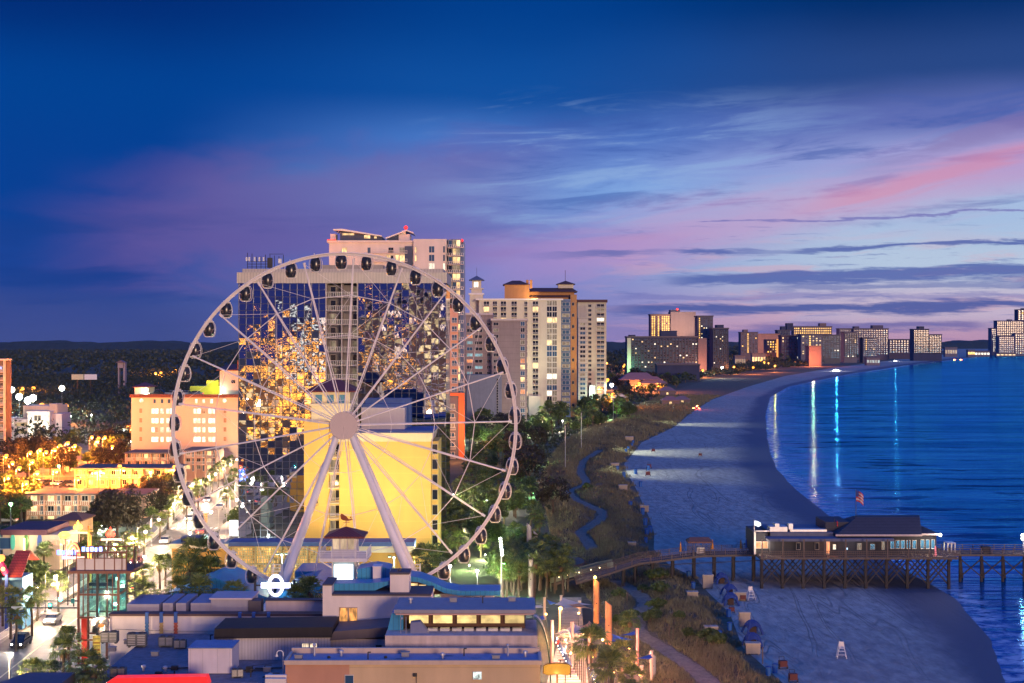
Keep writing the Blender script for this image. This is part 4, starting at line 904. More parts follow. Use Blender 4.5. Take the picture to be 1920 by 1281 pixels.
# ================================================================ glass lookout tower
YT=184.0; x=lambda p:X(p,YT); z=lambda p:Z(p,YT)
tt=Bld('glass_lookout_tower','teal glass lift tower with a railed roof deck above the boulevard','tower',(x(186),YT,0))
rust=M('rusty_steel',(.22,.09,.06,1),.6,.2); teal,nt_,N_,L_2=nt_new('teal_clear_glass')
o_=N_.new('ShaderNodeOutputMaterial'); mx=N_.new('ShaderNodeMixShader'); tr=N_.new('ShaderNodeBsdfTransparent'); tr.inputs[0].default_value=(.45,.82,.82,1); gl=N_.new('ShaderNodeBsdfGlossy'); gl.inputs['Roughness'].default_value=.03; gl.inputs[0].default_value=(.7,.9,.95,1)
mx.inputs[0].default_value=.22; L_2.new(tr.outputs[0],mx.inputs[1]); L_2.new(gl.outputs[0],mx.inputs[2]); L_2.new(mx.outputs[0],o_.inputs[0])
D=4.2
b=MB()
for (p,y) in ((147.5,0),(183,0),(222,0),(147.5,D),(183,D),(222,D)): b.box(x(p)-.13,x(p)+.13,YT+y-.13,YT+y+.13,0,z(1072))
for q in (1115,1158,1200): b.box(x(147),x(223),YT-.1,YT+.1,z(q)-.12,z(q)+.1); b.box(x(147),x(223),YT+D-.1,YT+D+.1,z(q)-.12,z(q)+.1); b.box(x(147)-.1,x(147)+.1,YT,YT+D,z(q)-.12,z(q)+.1); b.box(x(222)-.1,x(222)+.1,YT,YT+D,z(q)-.12,z(q)+.1)
for p in (156,165,201,211): b.box(x(p)-.05,x(p)+.05,YT-.05,YT+.05,z(1158),z(1072))
tt.part('steel_frame',b,rust)
b=MB(); b.box(x(181),x(185),YT-.2,YT+.2,0,z(1072)); b.box(x(160),x(206),YT+1.5,YT+2,z(1103),z(1097)); b.box(x(196),x(204),YT+1.6,YT+2.4,z(1097),z(1090)); tt.part('lift_machinery',b,DARKM)
for p0,p1,q0,q1 in ((148.5,181,1073,1113),(185,221,1073,1113),(148.5,181,1117,1156),(185,221,1117,1156)):
    b=MB(); b.quad((x(p0),YT,z(q1)),(x(p1),YT,z(q1)),(x(p1),YT,z(q0)),(x(p0),YT,z(q0))); b.build('glass_pane',teal,tt.t)
for q0,q1 in ((1073,1113),(1117,1156)):
    b=MB(); b.quad((x(222),YT+.2,z(q1)),(x(222),YT+D-.2,z(q1)),(x(222),YT+D-.2,z(q0)),(x(222),YT+.2,z(q0))); b.build('glass_pane',teal,tt.t)
    b=MB(); b.quad((x(149),YT+D,z(q1)),(x(221),YT+D,z(q1)),(x(221),YT+D,z(q0)),(x(149),YT+D,z(q0))); b.build('glass_pane',teal,tt.t)
b=MB(); b.box(x(132),x(251),YT-1.2,YT+D+1,z(1073),z(1068)); tt.part('deck',b,rust)
RAILM=M('frosted_rail_panel',(.55,.50,.50,1),.3,.1)
b=MB()
for p in (147,163,181,199,218,232,240):
    b.box(x(p)-.06,x(p)+.06,YT-.9,YT-.78,z(1068),z(1034)); b.box(x(p)-.06,x(p)+.06,YT+D+.6,YT+D+.72,z(1068),z(1034))
for y in (YT-.86,YT+D+.64): b.box(x(147),x(240),y,y+.08,z(1036),z(1034)); b.box(x(147),x(240),y,y+.08,z(1046),z(1044.8))
tt.part('railing',b,rust)
b=MB(); b.box(x(148),x(239),YT-.83,YT-.80,z(1067),z(1046)); tt.part('rail_panel',b,RAILM)
b=MB(); b.box(x(153),x(163),YT-.1,YT+.2,0,z(1160)); tt.part('red_panel',b,M('red_panel',(.7,.04,.02,1),.5,.06))
tt.finish(); point(tt.t,(x(190),YT+2,z(1150)),500,(.3,1,.9),.2); point(tt.t,(x(160),YT-3,z(1205)),250,(1,.8,.6),.2)
t=thing('spiral_staircase','dark steel spiral staircase climbing to the lookout deck','staircase',(x(250),YT+1,0)); cx=x(249); cy=YT+1; b=MB(); b.tube((cx,cy,4.5),(cx,cy,z(1014)),.07,n=8); b.build('central_pole',DARKM,t)
b=MB(); nst=52; za,zb=z(1152),z(1068)
for i in range(nst):
    a=i*.42; zz=za+(zb-za)*i/nst; b.slab([(cx,cy),(cx+1.15*math.cos(a),cy+1.15*math.sin(a)),(cx+1.15*math.cos(a+.36),cy+1.15*math.sin(a+.36))],zz,zz+.05)
b.build('tread',DARKM,t); b=MB(); b.path([(cx+1.15*math.cos(i*.42),cy+1.15*math.sin(i*.42),za+(zb-za)*i/nst+.95) for i in range(nst)],.035,4)
for i in range(0,nst,2): b.tube((cx+1.15*math.cos(i*.42),cy+1.15*math.sin(i*.42),za+(zb-za)*i/nst),(cx+1.15*math.cos(i*.42),cy+1.15*math.sin(i*.42),za+(zb-za)*i/nst+.95),.02,n=3)
b.build('handrail',DARKM,t)
# ================================================================ front roofs
yd=Bld('tan_flat_building','long flat roofed tan building with a blue inner roof along the bottom of the view','building',(X(775,150),150,0))
Y=150.0; x=lambda p:X(p,Y); z=lambda p:Z(p,Y); tan=M('tan_render',(.60,.44,.27,1),.8,.1,.2,lines=(1.9,.03,.8)); sal=M('salmon_render',(.52,.27,.18,1),.8,.1,.2)
b=MB(); b.box(x(655),x(1013),Y,Y+4.6,0,z(1246)); yd.part('wall',b,tan); b=MB(); b.box(x(535),x(655),Y,Y+4.6,0,z(1246)); yd.part('salmon_wall',b,sal)
b=MB(); b.box(x(533),x(1016),Y-.2,Y+.25,z(1246),z(1238)); b.box(x(535),x(1013),Y+4.3,Y+4.7,z(1246),z(1238)+.35); b.box(x(533),x(538),Y+.25,Y+4.3,z(1246),z(1238)); b.box(x(1010),x(1016),Y+.25,Y+4.3,z(1246),z(1238)); yd.part('parapet',b,M('tan_parapet',(.56,.44,.36,1),.75,.08))
b=MB(); b.box(x(538),x(1010),Y+.25,Y+4.3,z(1246),z(1242)); yd.part('roof',b,M('blue_roof_membrane',(.22,.28,.44,1),.6,.12,.6))
yd.win(x(655),Y-.04,z(1290),x(17)-x(0),1.4,GLASSB,FRAMEW,0,0); yd.win(x(895),Y-.04,z(1274),x(17)-x(0),.85,emi('cool_interior',(.8,.95,.9,1),.8,.9),FRAMEW,0,0)
b=MB(); b.tube((x(582),Y+3,z(1244)),(x(582),Y+3,z(1220)),.12,n=8); b.ball((x(582),Y+3,z(1221)),.2,5); b.build('vent_pipe',STEEL,yd.t); b=MB(); b.tube((x(952),Y+3,z(1244)),(x(952),Y+3,z(1222)),.12,n=8); b.ball((x(952),Y+3,z(1222)),.18,5); b.build('vent_pipe',STEEL,yd.t)
b=MB(); b.box(x(775),x(782),Y-.3,Y,z(1268),z(1262)); b.tube((x(781),Y-.2,z(1268)),(x(781),Y-.2,z(1285)),.03); yd.part('wall_lamp',b,DARKM)
for p in (612,720): b=MB(); b.lathe((x(p),Y+2,z(1242)),[(.18,0),(.15,.22),(.01,.25)],8); b.build('roof_vent',DARKM,yd.t)
yd.finish()
cl=Bld('clerestory_building','grey rendered hall with a lit clerestory window strip and brown eaves','building',(X(865,157),157,0))
Y=157.0; x=lambda p:X(p,Y); z=lambda p:Z(p,Y); gre=M('streaky_render',(.58,.48,.46,1),.85,.22,.5)
b=MB(); b.box(x(722),x(1008),Y,Y+9,0,z(1192)); cl.part('wall',b,gre)
b=MB(); b.box(x(738),x(985),Y+4,Y+9,z(1192),z(1162)); cl.part('clerestory_wall',b,M('brown_wood',(.12,.06,.04,1),.7,.2))
b=MB(); b.box(x(738),x(1003),Y+2.2,Y+9.5,z(1160),z(1157)); b.box(x(736),x(1005),Y+2.0,Y+9.7,z(1157)+.01,z(1150)+.0); cl.part('eaves_roof',b,M('slate_membrane',(.28,.27,.31,1),.6,.1))
b=MB(); b.box(x(739),x(1002),Y+2.0,Y+2.18,z(1159.9),z(1157.5)); cl.part('fascia',b,M('pink_fascia',(.6,.36,.30,1),.6))
for p in (781,827,873,919,965): cl.win(x(p),Y+3.95,z(1186)+.2,x(41)-x(0),1.0,emi('clerestory_glow',(1,.70,.26,1),1.05,.35),MATS['brown_wood'],0,0)
b=MB(); b.prism([(x(768),z(1192)),(x(768),z(1172)),(x(786),z(1170)),(x(803),z(1192))],Y+1.2,Y+2.5); cl.part('roof_vent_hood',b,M('blue_grey_metal',(.18,.20,.33,1),.5))
b=MB(); b.prism([(x(722),z(1192)),(x(730),z(1160)),(x(752),z(1158)),(x(752),z(1192))],Y+3,Y+8.5); cl.part('blue_end_roof',b,blue)
for k in range(8): b=MB(); b.box(x(800+k*23),x(818+k*23),Y+2.4,Y+3.2,z(1192),z(1187)); b.build('air_duct',STEEL,cl.t)
b=MB(); b.tube((x(750),Y+1,z(1192)),(x(750),Y+1,z(1152)),.03); b.tube((x(760),Y+1,z(1192)),(x(760),Y+1,z(1160)),.04); b.ball((x(752),Y+1,z(1163)),.14,5); cl.part('roof_mast',b,STEEL)
cl.finish()
# curved green arch at the right end
t=thing('striped_arch_roof','curved green and white striped canopy arching down beside the boardwalk','canopy',(X(1012,157),157,0)); Yq=157.
for k,(m_) in enumerate((M('green_stripe',(.03,.10,.07,1),.5),M('white_stripe',(.6,.56,.5,1),.5),MATS['green_stripe'])):
    b=MB(); 
    for i in range(12):
        a=PI/2*i/12; c=PI/2*(i+1)/12; R=6.2
        def pt(an,yy): return (X(998,Yq)+ .2+ (1.9+k*.0)*math.sin(an)*1.0, yy, 1.5+ (Z(1158,Yq)-1.5)*math.cos(an)**.7 if an<PI/2 else 1.5)
        y0=Yq-.5+k*1.2; b.quad(pt(a,y0),pt(c,y0),pt(c,y0+1.2),pt(a,y0+1.2)); 
    ob=b.build('canopy_strip',m_,t); md=ob.modifiers.new('s','SOLIDIFY'); md.thickness=.12
# shed with black roof and its lean-to
sh=Bld('black_roofed_shed','corrugated grey shed with a black membrane roof in the service yard','shed',(X(510,163),163,0)); Y=163.; x=lambda p:X(p,Y); z=lambda p:Z(p,Y)
cor=M('corrugated_grey',(.48,.46,.50,1),.6,.1,vert=(.35,.25,.75)); b=MB(); b.box(x(404),x(620),Y,Y+5.5,0,z(1196)); sh.part('wall',b,cor)
b=MB(); b.prism([(x(402),z(1197)),(x(403),z(1178)),(x(624),z(1175)),(x(623),z(1194))],Y-.3,Y+6); sh.part('black_roof',b,M('black_membrane',(.018,.016,.02,1),.7,.2))
b=MB(); b.box(x(620),x(722),Y+.4,Y+5,0,z(1200)); sh.part('lean_to_wall',b,M('pinkish_boards',(.48,.42,.45,1),.7,.1,vert=(.4,.12,.8))); b=MB(); b.prism([(x(618),z(1201)),(x(626),z(1184)),(x(728),z(1176)),(x(720),z(1194))],Y-.1,Y+5.6); sh.part('lean_to_roof',b,M('grey_roof_sheet',(.10,.08,.09,1),.6))
for p in (573,588): sh.win(x(p),Y-.04,z(1222),.85,1.0,emi('bar_interior',(1,.75,.5,1),.9,.9),FRAME,0,1)
b=MB(); b.box(x(477),x(488),Y-.05,Y,z(1243),z(1228)); sh.part('hatch',b,cor); b=MB(); b.box(x(704),x(715),Y+.3,Y+.4,z(1217),z(1211)); sh.part('vent_grille',b,DARKM); sh.finish()
t=thing('white_storage_container','white box shaped storage container with a blue roof standing in the service yard','container',(X(397,156),156,0)); Y=156.; x=lambda p:X(p,Y); z=lambda p:Z(p,Y)
YARD=5.2
b=MB(); b.box(x(353),x(435),Y,Y+4,z(1263),z(1216)); b.build('body',M('container_white',(.62,.58,.64,1),.6,.08),t); b=MB(); b.box(x(352),x(436),Y-.1,Y+4.1,z(1216),z(1215)+.02); b.build('roof_sheet',M('container_blue',(.16,.24,.42,1),.5),t)
b=MB(); 
for p in (357,380,408,431): b.box(x(p)-.03,x(p)+.03,Y-.04,Y,z(1262),z(1217))
b.build('door_rib',M('container_rib',(.5,.48,.54,1),.6),t)
yb=MB(); yb.box(X(190,156),X(535,156),152,YH-.5,0,Z(1264,156)-.003); o=yb.build('service_yard_roof',M('yard_roof',(.19,.18,.22,1),.7,.3,.6)); tag(o,'dark blue flat roof of the service yard cluttered with plant','roof')
# roof plant: air conditioners
def acu():
    t=thing('air_conditioner','','air conditioner'); b=MB(); b.box(-.9,.9,-.5,.5,.15,1.3); b.box(-.8,-.6,-.4,.4,0,.15); b.box(.6,.8,-.4,.4,0,.15); b.build('casing',M('ac_casing',(.12,.13,.13,1),.6,.15),t)
    for s in (-.45,.45):
        b=MB(); b.lathe((s,0,1.3),[(.32,0),(.32,.08),(.05,.08),(.05,.02)],12); b.build('fan',DARKM,t)
        b=MB(); 
        for k in range(6): b.box(s-.35,s+.35,-.53,-.503,.3+k*.16,.36+k*.16)
        b.build('grille',STEEL,t)
    return t
zy_=Z(1264,156); pr=acu()
scatter(pr,[((X(206,172),172,zy_),0,1.1,'dark air conditioner under the striped banner, leftmost in the yard'),((X(257,170),170,zy_),.1,1.25,'dark air conditioner between the banner and the blue pilaster'),((X(312,170),170,zy_),0,.95,'rounded air conditioner in front of the yellow pilaster'),((X(338,169),169,zy_),.05,.8,'air conditioner in front of the orange pilaster'),((X(222,154),154,zy_),0,.9,'low air conditioner near the red awning'),((X(445,154.5),154.5,zy_),.2,.7,'small air conditioner right of the white container')])
del pr
for i,(p,Y,h) in enumerate(((300,155,.5),(330,158,.45),(470,157,.6),(505,158,.5),(520,154,.55))):
    b=MB(); xx=X(p,Y); b.tube((xx-1.6,Y,zy_+.15),(xx+1.5,Y+.3,zy_+.15),.09,n=6); b.tube((xx+1.5,Y+.3,zy_+.15),(xx+1.5,Y+.3,zy_+h),.09,n=6); b.box(xx-.5,xx+.2,Y-.3,Y+.3,zy_,zy_+h)
    tag(b.build('pipe_run',DARKM),('dark pipe run before the scalloped wall','dark pipe run left of the container','pipe run beneath the shed wall','pipe run by the goose neck lamp','pipe run beside the tan building')[i],'pipe')
t=thing('goose_neck_vent','white goose neck pipe standing left of the tan building','pipe',(X(528,153),153,zy_)); Y=153; xx=X(531,Y); zt_=Z(1226,Y); b=MB(); b.tube((xx,Y,zy_),(xx,Y,zt_),.07,n=8); b.path([(xx-.35+.35*math.cos(a),Y,zt_+.35*math.sin(a)) for a in [PI*i/8 for i in range(9)]],.06,6); b.lathe((xx-.7,Y,zt_-.3),[(.16,0),(.08,.3)],8); b.build('pipe',WHITE,t)
# red awning at the bottom edge, low white parapets
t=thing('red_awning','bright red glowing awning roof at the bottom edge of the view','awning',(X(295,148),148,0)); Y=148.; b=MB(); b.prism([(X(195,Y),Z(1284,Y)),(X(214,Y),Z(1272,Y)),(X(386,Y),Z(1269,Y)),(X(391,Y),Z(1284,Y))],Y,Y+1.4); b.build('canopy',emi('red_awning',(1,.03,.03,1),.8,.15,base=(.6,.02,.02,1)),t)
b=MB(); b.box(X(200,Y),X(388,Y),Y+.2,Y+1.2,0,Z(1284,Y)); b.build('wall',DARKM,t)
t=thing('dark_flat_roof','grey flat roof with pale rim at the bottom left corner','roof',(X(80,150),150,0)); Y=152.; b=MB(); b.slab([(X(15,Y),Y-4),(X(135,Y),Y-4),(X(135,Y),Y+1.2),(X(45,Y),Y+1.2)],0,Z(1266,Y)); b.build('roof',M('grey_roof',(.10,.10,.14,1),.7),t)
for i,(p0,p1,q) in enumerate(((497,537,1266),(497,536,1273))):
    b=MB(); Y=149.5-i*.9; b.box(X(p0,Y),X(p1,Y),Y,Y+.4,0,Z(q,Y)); tag(b.build('low_parapet',pinkw),('rear low white parapet left of the tan building','front low white parapet left of the tan building')[i],'parapet')
# ================================================================ left: hotel with parking deck roof
YK=450.0; x=lambda p:X(p,YK); z=lambda p:Z(p,YK)
pk=M('pink_render',(.66,.50,.38,1),.8,.07,.15); cr2=M('pale_cream',(.66,.58,.46,1),.8,.06)
pb=Bld('pink_hotel','broad pink hotel with red tiled parapet and cars parked on its roof','hotel',(x(346),YK,0))
b=MB(); b.box(x(246),x(446),YK,YK+35,0,z(744)); pb.part('wall',b,pk)
b=MB(); b.box(x(244),x(448),YK-.8,YK+.8,z(745.5),z(739.5)); pb.part('tiled_parapet',b,redroof)
b=MB(); b.box(x(246),x(272),YK+4,YK+12,z(744),z(726)); pb.part('stair_tower',b,cr2); b=MB(); b.hip(x(246),x(272),YK+4,YK+12,z(726),z(718),.0,.6); pb.part('tower_roof',b,redroof)
b=MB(); b.box(x(407),x(447),YK+4,YK+16,z(744),z(694)); pb.part('lift_tower',b,cr2); b=MB(); b.hip(x(406),x(440),YK+4,YK+16,z(694),z(684),.4,.8); b.box(x(440),x(448),YK+4,YK+16,z(694),z(676)); pb.part('lift_tower_roof',b,redroof)
b=MB(); b.box(x(337),x(408),YK+14,YK+24,z(744),z(727)); b.box(x(368),x(391),YK+15,YK+22,z(727),z(716)); pb.part('rooftop_annex',b,M('yellow_green_wall',(.55,.55,.08,1),.8,.1))
for k,q in enumerate((766,784,801,819)):
    for px in (287,294,304,315,322,366,373,382,394,401): pb.win(x(px),YK-.05,z(q+10),x(6.6)-x(0),z(q)-z(q+10),L_WHITE if random.random()<.93 else L_DIM,FRAMEW,0,0)
    for px in (264,422): pb.win(x(px),YK-.05,z(q+9),x(6)-x(0),1.6,M('tan_shutter',(.35,.24,.15,1),.7),FRAMEW,0,0)
for px in (290,304,317,368,382,397): pb.win(x(px),YK-.05,z(756.5),x(5)-x(0),1.4,L_WHITE if px>330 else GLASSB,FRAMEW,0,0)
for px in (265,421): b=MB(); b.tube((x(px),YK-.2,z(751)),(x(px),YK-.02,z(751)),.65,n=16); b.build('round_window',L_WHITE,pb.t)
pb.win(x(433),YK+3.95,z(720),1.4,1.2,GLASSD,FRAMEW,0,0)
pb.finish()
for p in (269,409): point(pb.t,(x(p),YK+2.5,z(735)),700,(.85,1,.75),.2)
spot(pb.t,(x(300),YK-60,14),(x(310),YK,18),24000,(1,.55,.28),75,1); spot(pb.t,(x(400),YK-60,14),(x(395),YK,18),22000,(1,.55,.28),75,1)
point(pb.t,(x(395),YK+8,z(712)),3500,(1,1,.3),.5)
# motel row below
def motel(name,label,p0,p1,qt,qb,Y,nf,nb,wall,depth=12,side=True,roofm=None):
    x=lambda p:X(p,Y); z=lambda p:Z(p,Y); t=Bld(name,label,'motel',(x((p0+p1)/2),Y,0))
    b=MB(); b.box(x(p0),x(p1),Y+1.6,Y+depth,0,z(qt)); t.part('wall',b,wall)
    b=MB(); b.box(x(p0-2),x(p1+2),Y-.4,Y+depth+.4,z(qt),z(qt-2.5)); t.part('flat_roof',b,roofm or M('motel_roof',(.10,.09,.11,1),.8,.2))
    fh=(z(qt)-z(qb))/nf
    for j in range(nf):
        zz=z(qb)+fh*j
        for i in range(nb):
            cx=x(p0+(p1-p0)*(i+.5)/nb); w=(x(p1)-x(p0))/nb
            t.win(cx-w*.2,Y+1.55,zz+.7,w*.38,1.4,random.choice((GLASSD,GLASSD,L_DIM,L_WARM)) ,FRAMEW); t.win(cx+w*.26,Y+1.55,zz+.05,w*.2,2.1,M('blue_door',(.12,.16,.22,1),.6),FRAMEW,0,0)
            if j: t.b.append((cx,Y+1.6,zz,w*.98,wall,FRAMEW,0,1.15))
    for i in range(nb+1): b=MB(); xx=x(p0+(p1-p0)*i/nb); b.box(xx-.12,xx+.12,Y+.1,Y+1.7,0,z(qt)); t.part('column',b,wall)
    t.finish(); return t
salm=M('motel_salmon',(.5,.30,.22,1),.8,.1)
m1=motel('three_storey_motel','salmon three storey motel with white balconies left of the big dark oak',50,178,928,986,335,3,4,salm)
b=MB(); b.box(X(178,336),X(268,336),337,349,0,Z(930,336)); b.build('plain_wing',salm,m1.t); b=MB(); b.box(X(176,336),X(272,336),336.4,349.6,Z(930,336),Z(927,336)); b.build('plain_wing_roof',MATS['motel_roof'],m1.t)
b=MB(); b.hip(X(32,338),X(50,338),337,347,Z(944,338),Z(926,338),.3,.4); b.box(X(34,338),X(49,338),337.5,346,0,Z(944,338)-.26); b.build('stair_block',M('dark_shingle',(.10,.06,.05,1),.9),m1.t)
for p,q in ((99,928),(150,930)): point(m1.t,(X(p,333),333,Z(q,333)),420,(1,.7,.4),.15)
for k in range(4): point(m1.t,(X(70+k*32,334),334.2,Z(951,334)),160,(1,.6,.35),.1)
point(m1.t,(X(96,330),330,Z(975,330)),700,(.9,.95,.7),.2)
m2=motel('low_motel_row','two storey motel with grey roof in front of the pink hotel',235,330,851,878,430,2,6,salm)
m3=motel('low_motel_row','two storey motel wing with grey balconies beside the left rim of the wheel',345,404,846,885,425,3,3,salm)
m4=motel('long_low_motel','long low grey roofed motel in the orange lamp glow above the salmon motel',140,330,880,915,385,2,9,M('motel_tan',(.5,.33,.2,1),.8,.1))
for p,q,Y,P in ((265,856,428,1500),(200,893,383,900),(240,893,383,900),(300,893,383,700),(165,893,383,700)): point(m4.t,(X(p,Y-3),Y-3,Z(q,Y)),P,(1,.42,.08),.2)
# orange panel sheds behind
t=Bld('tan_gabled_house','small tan house with two hipped tile roofs below the salmon motel','house',(X(125,285),285,0)); Y=285.; x=lambda p:X(p,Y); z=lambda p:Z(p,Y)
b=MB(); b.box(x(104),x(152),Y,Y+8,0,z(975)); b.box(x(85),x(150),Y-8,Y,0,z(990)); t.part('wall',b,M('tan_wall',(.46,.32,.18,1),.8,.1)); b=MB(); b.hip(x(104),x(152),Y,Y+8,z(975),z(964),.1,.5); t.part('roof',b,M('brown_tile_roof',(.13,.07,.06,1),.8,.1,1)); b=MB(); b.hip(x(86),x(148),Y-8,Y-.1,z(990),z(983),.4,.4); t.part('porch_roof',b,MATS['brown_tile_roof']); t.finish()
point(t.t,(x(100),Y-10,5.5),500,(1,.85,.5),.2)
t=Bld('surf_shop','cream surf shop wall with coloured surfboards mounted upright on it','shop',(X(60,262),262,0)); Y=262.; x=lambda p:X(p,Y); z=lambda p:Z(p,Y)
b=MB(); b.box(x(5),x(112),Y,Y+12,0,z(1003)); t.part('wall',b,M('cream_stucco',(.60,.50,.36,1),.8,.08)); b=MB(); b.box(x(3),x(90),Y-.5,Y+12.4,z(1003),z(993)); t.part('roof_band',b,M('maroon_band',(.12,.05,.07,1),.7)); 
for p,c in ((25,(.1,.5,.4,1)),(50,(.12,.3,.08,1)),(75,(.08,.14,.4,1))):
    b=MB(); P=[]; zz0,zz1=z(1031),z(1000); 
    for i in range(17): a=2*PI*i/16; P.append((x(p)+.42*math.sin(a),(zz0+zz1)/2+(zz1-zz0)/2*math.cos(a)*-1))
    b.prism(P[:-1],Y-.35,Y-.15); b.build('surfboard',M('surfboard_%d'%p,c,.3,.1),t.t)
t.win(x(10),Y-.04,z(1030),2.2,2.2,GLASSB,FRAME,0,0); b=MB(); b.box(x(48),x(50.5),Y-1.2,Y-.9,z(1036),z(1008)); b.build('light_tube',emi('tube_light',(1,.9,.4,1),3),t.t); point(t.t,(x(49),Y-2,z(1015)),400,(1,.85,.5),.2); t.finish(); point(t.t,(x(95),Y-5,6),800,(1,.95,.8),.2)
# left pieces: red tile gable, ride arm
t=Bld('red_tiled_kiosk','blue kiosk with a steep red tiled roof at the left edge','kiosk',(X(35,208),208,0)); Y=208.; x=lambda p:X(p,Y); z=lambda p:Z(p,Y)
b=MB(); b.quad((x(15),Y-1.5,z(1080)),(x(47),Y-1.5,z(1078)),(x(49),Y+2,z(1036)),(x(21),Y+2,z(1036))); b.quad((x(21),Y+2,z(1036)),(x(49),Y+2,z(1036)),(x(49),Y+6,z(1060)),(x(21),Y+6,z(1060))); o=t.part('tiled_roof',b,M('red_tiles',(.35,.06,.04,1),.6,.15,1,lines=(.35,.25,.6),vert=(.4,.15,.7))); o.modifiers.new('s','SOLIDIFY').thickness=.2
b=MB(); b.box(x(12),x(50),Y-1.8,Y-1.4,z(1084),z(1080)); b.box(x(20),x(44),Y-.5,Y+4,0,z(1082)); t.part('blue_wall',b,M('kiosk_blue',(.08,.25,.45,1),.6)); t.finish(); point(t.t,(x(22),Y-3,z(1078)),500,(1,.55,.2),.2)
t=thing('amusement_ride_arm','pink and orange tilted ride arm with coloured lights at the far left edge','ride',(X(4,206),206,0)); Y=206; b=MB(); b.tube((X(-6,Y),Y,Z(1045,Y)),(X(12,Y),Y,Z(1076,Y)),.5,n=8); b.build('arm',M('ride_pink',(.6,.05,.18,1),.4),t); b=MB(); b.ball((X(4,Y),Y-.4,Z(1046,Y)),.55,7); b.build('lamp',emi('ride_orange',(1,.35,.05,1),2.5),t); b=MB(); b.tube((X(12,Y),Y,0),(X(12,Y),Y,Z(1076,Y)),.25); b.build('support',M('ride_blue',(.05,.1,.4,1),.4),t); point(t,(X(2,Y),Y-3,Z(1060,Y)),700,(1,.3,.25),.3)
for p,q in ((0,1052),(8,1066)): b=MB(); b.ball((X(p,Y),Y-.55,Z(q,Y)),.3,6); b.build('lamp',emi('ride_yellow',(1,.8,.2,1),3),t)
# neon signs on the boulevard
def neon(label,px,py,Y,col,P,shape,cat='neon sign'):
    t=thing('neon_sign',label,cat,(X(px,Y),Y,0)); xx,zz=X(px,Y),Z(py,Y); b=MB(); b.tube((xx,Y+.3,0),(xx,Y+.3,zz),.09); b.build('post',DARKM,t)
    m_=emi('neon_%d_%d'%(px,py),col,4.5); b=MB()
    if shape=='ellipse': 
        b.ball((xx,Y,zz),1.0,8,sz=.55)
        for i in range(len(b.v)-0): pass
    if shape=='arch':
        for w in (1.0,.65): b.path([(xx+w*math.cos(a),Y,zz-.9+1.9*w*math.sin(a)) for a in [PI*i/10 for i in range(11)]],.14,5)
    if shape=='flame':
        for k,(dx,h) in enumerate(((-.5,1.1),(0,1.9),(.5,1.2))): b.lathe((xx+dx,Y,zz-.8),[(.05,0),(.42,.4),(.25,h*.7),(.01,h)],8)
    if shape=='letters':
        for k in range(5): b.box(xx-1.6+k*.7,xx-1.15+k*.7,Y-.1,Y+.1,zz-.35,zz+.35-.1*(k%2))
    b.build('neon_tube',m_,t,smooth=shape=='ellipse')
    if shape in('flame','arch'): b=MB(); b.box(xx-1.8,xx+1.8,Y+.1,Y+.5,zz-1.5,zz-1.1); b.build('sign_board',WHITE,t)
    point(t,(xx,Y-1.2,zz),P,col[:3],.3)
neon('glowing yellow oval neon sign above the palms',121,1003,250,(1,.9,.05,1),500,'ellipse')
neon('orange and red neon arch beside the round green tree',137,1031,225,(1,.15,.04,1),500,'arch')
neon('bright red flame shaped neon sign on a white roof in front of the big oak',207,999,262,(1,.05,.02,1),1500,'flame')
neon('vertical orange flame neon over the tan house porch',146,986,265,(1,.5,.06,1),350,'flame')
neon('blue neon lettering beside the lookout deck',126,1036,226,(.1,.25,1,1),350,'letters')
neon('blue white neon lettering behind the lookout deck rail',172,1030,232,(.25,.35,1,1),500,'letters')
neon('red neon panel near the boulevard corner shops',118,1017,247,(1,.12,.06,1),250,'letters')
t=thing('orange_mast','tall orange painted, glowing cross shaped mast behind the lookout deck','mast',(X(166,240),240,0)); Y=240; b=MB(); b.tube((X(166,Y),Y,0),(X(166,Y),Y,Z(986,Y)),.2,n=8); b.box(X(150,Y),X(174,Y),Y-.15,Y+.15,Z(997,Y),Z(994,Y)); b.tube((X(170,Y),Y,0),(X(170,Y),Y,Z(1003,Y)),.15,n=6); b.build('pole',emi('orange_mast_paint',(1,.35,.05,1),.5,.3,base=(.7,.25,.05,1)),t)  # mast paint also emits, so light is put into its colour
# white modern building, edge tower, steeple, billboards
t=Bld('white_stair_building','white modernist block with a lit glass stair hall left of the orange lamps','building',(X(65,600),600,0)); Y=600.; x=lambda p:X(p,Y); z=lambda p:Z(p,Y)
b=MB(); b.box(x(34),x(102),Y+6,Y+18,0,z(762)); b.box(x(88),x(103),Y+3,Y+10,0,z(758)); t.part('wall',b,M('pale_wall',(.6,.55,.42,1),.8,.08)); b=MB(); b.box(x(15),x(28),Y-2,Y+6,0,z(783)); b.box(x(97),x(116),Y,Y+12,0,z(776)); t.part('lilac_wing',b,lilac)
b=MB(); b.box(x(56),x(97),Y-3,Y+6,0,z(773)); t.part('stair_hall',b,WHITE); b=MB(); b.box(x(54),x(98),Y-3.5,Y+6,z(773),z(771)); t.part('roof_slab',b,WHITE)
for k,q in enumerate((778,792,806,820)):
    t.win(x(62),Y-3.05,z(q+11),x(8)-x(0),2.7,L_WHITE,FRAMEW,0,0); t.win(x(90),Y-3.05,z(q+11),x(9)-x(0),2.5,L_WHITE,FRAMEW); t.win(x(75),Y-3.05,z(q+11),x(14)-x(0),2.5,L_DIM,FRAMEW)
    b=MB(); b.box(x(26),x(56),Y-1,Y+6,z(q+14),z(q+8)); b.build('gallery_parapet',lilac,t.t)
b=MB(); b.box(x(27),x(56),Y+2,Y+6,0,z(784)); t.part('gallery_wall',b,M('gallery_wall',(.5,.42,.3,1),.8)); t.finish(); point(t.t,(x(75),Y-12,7),9000,(1,.9,.6),.6)
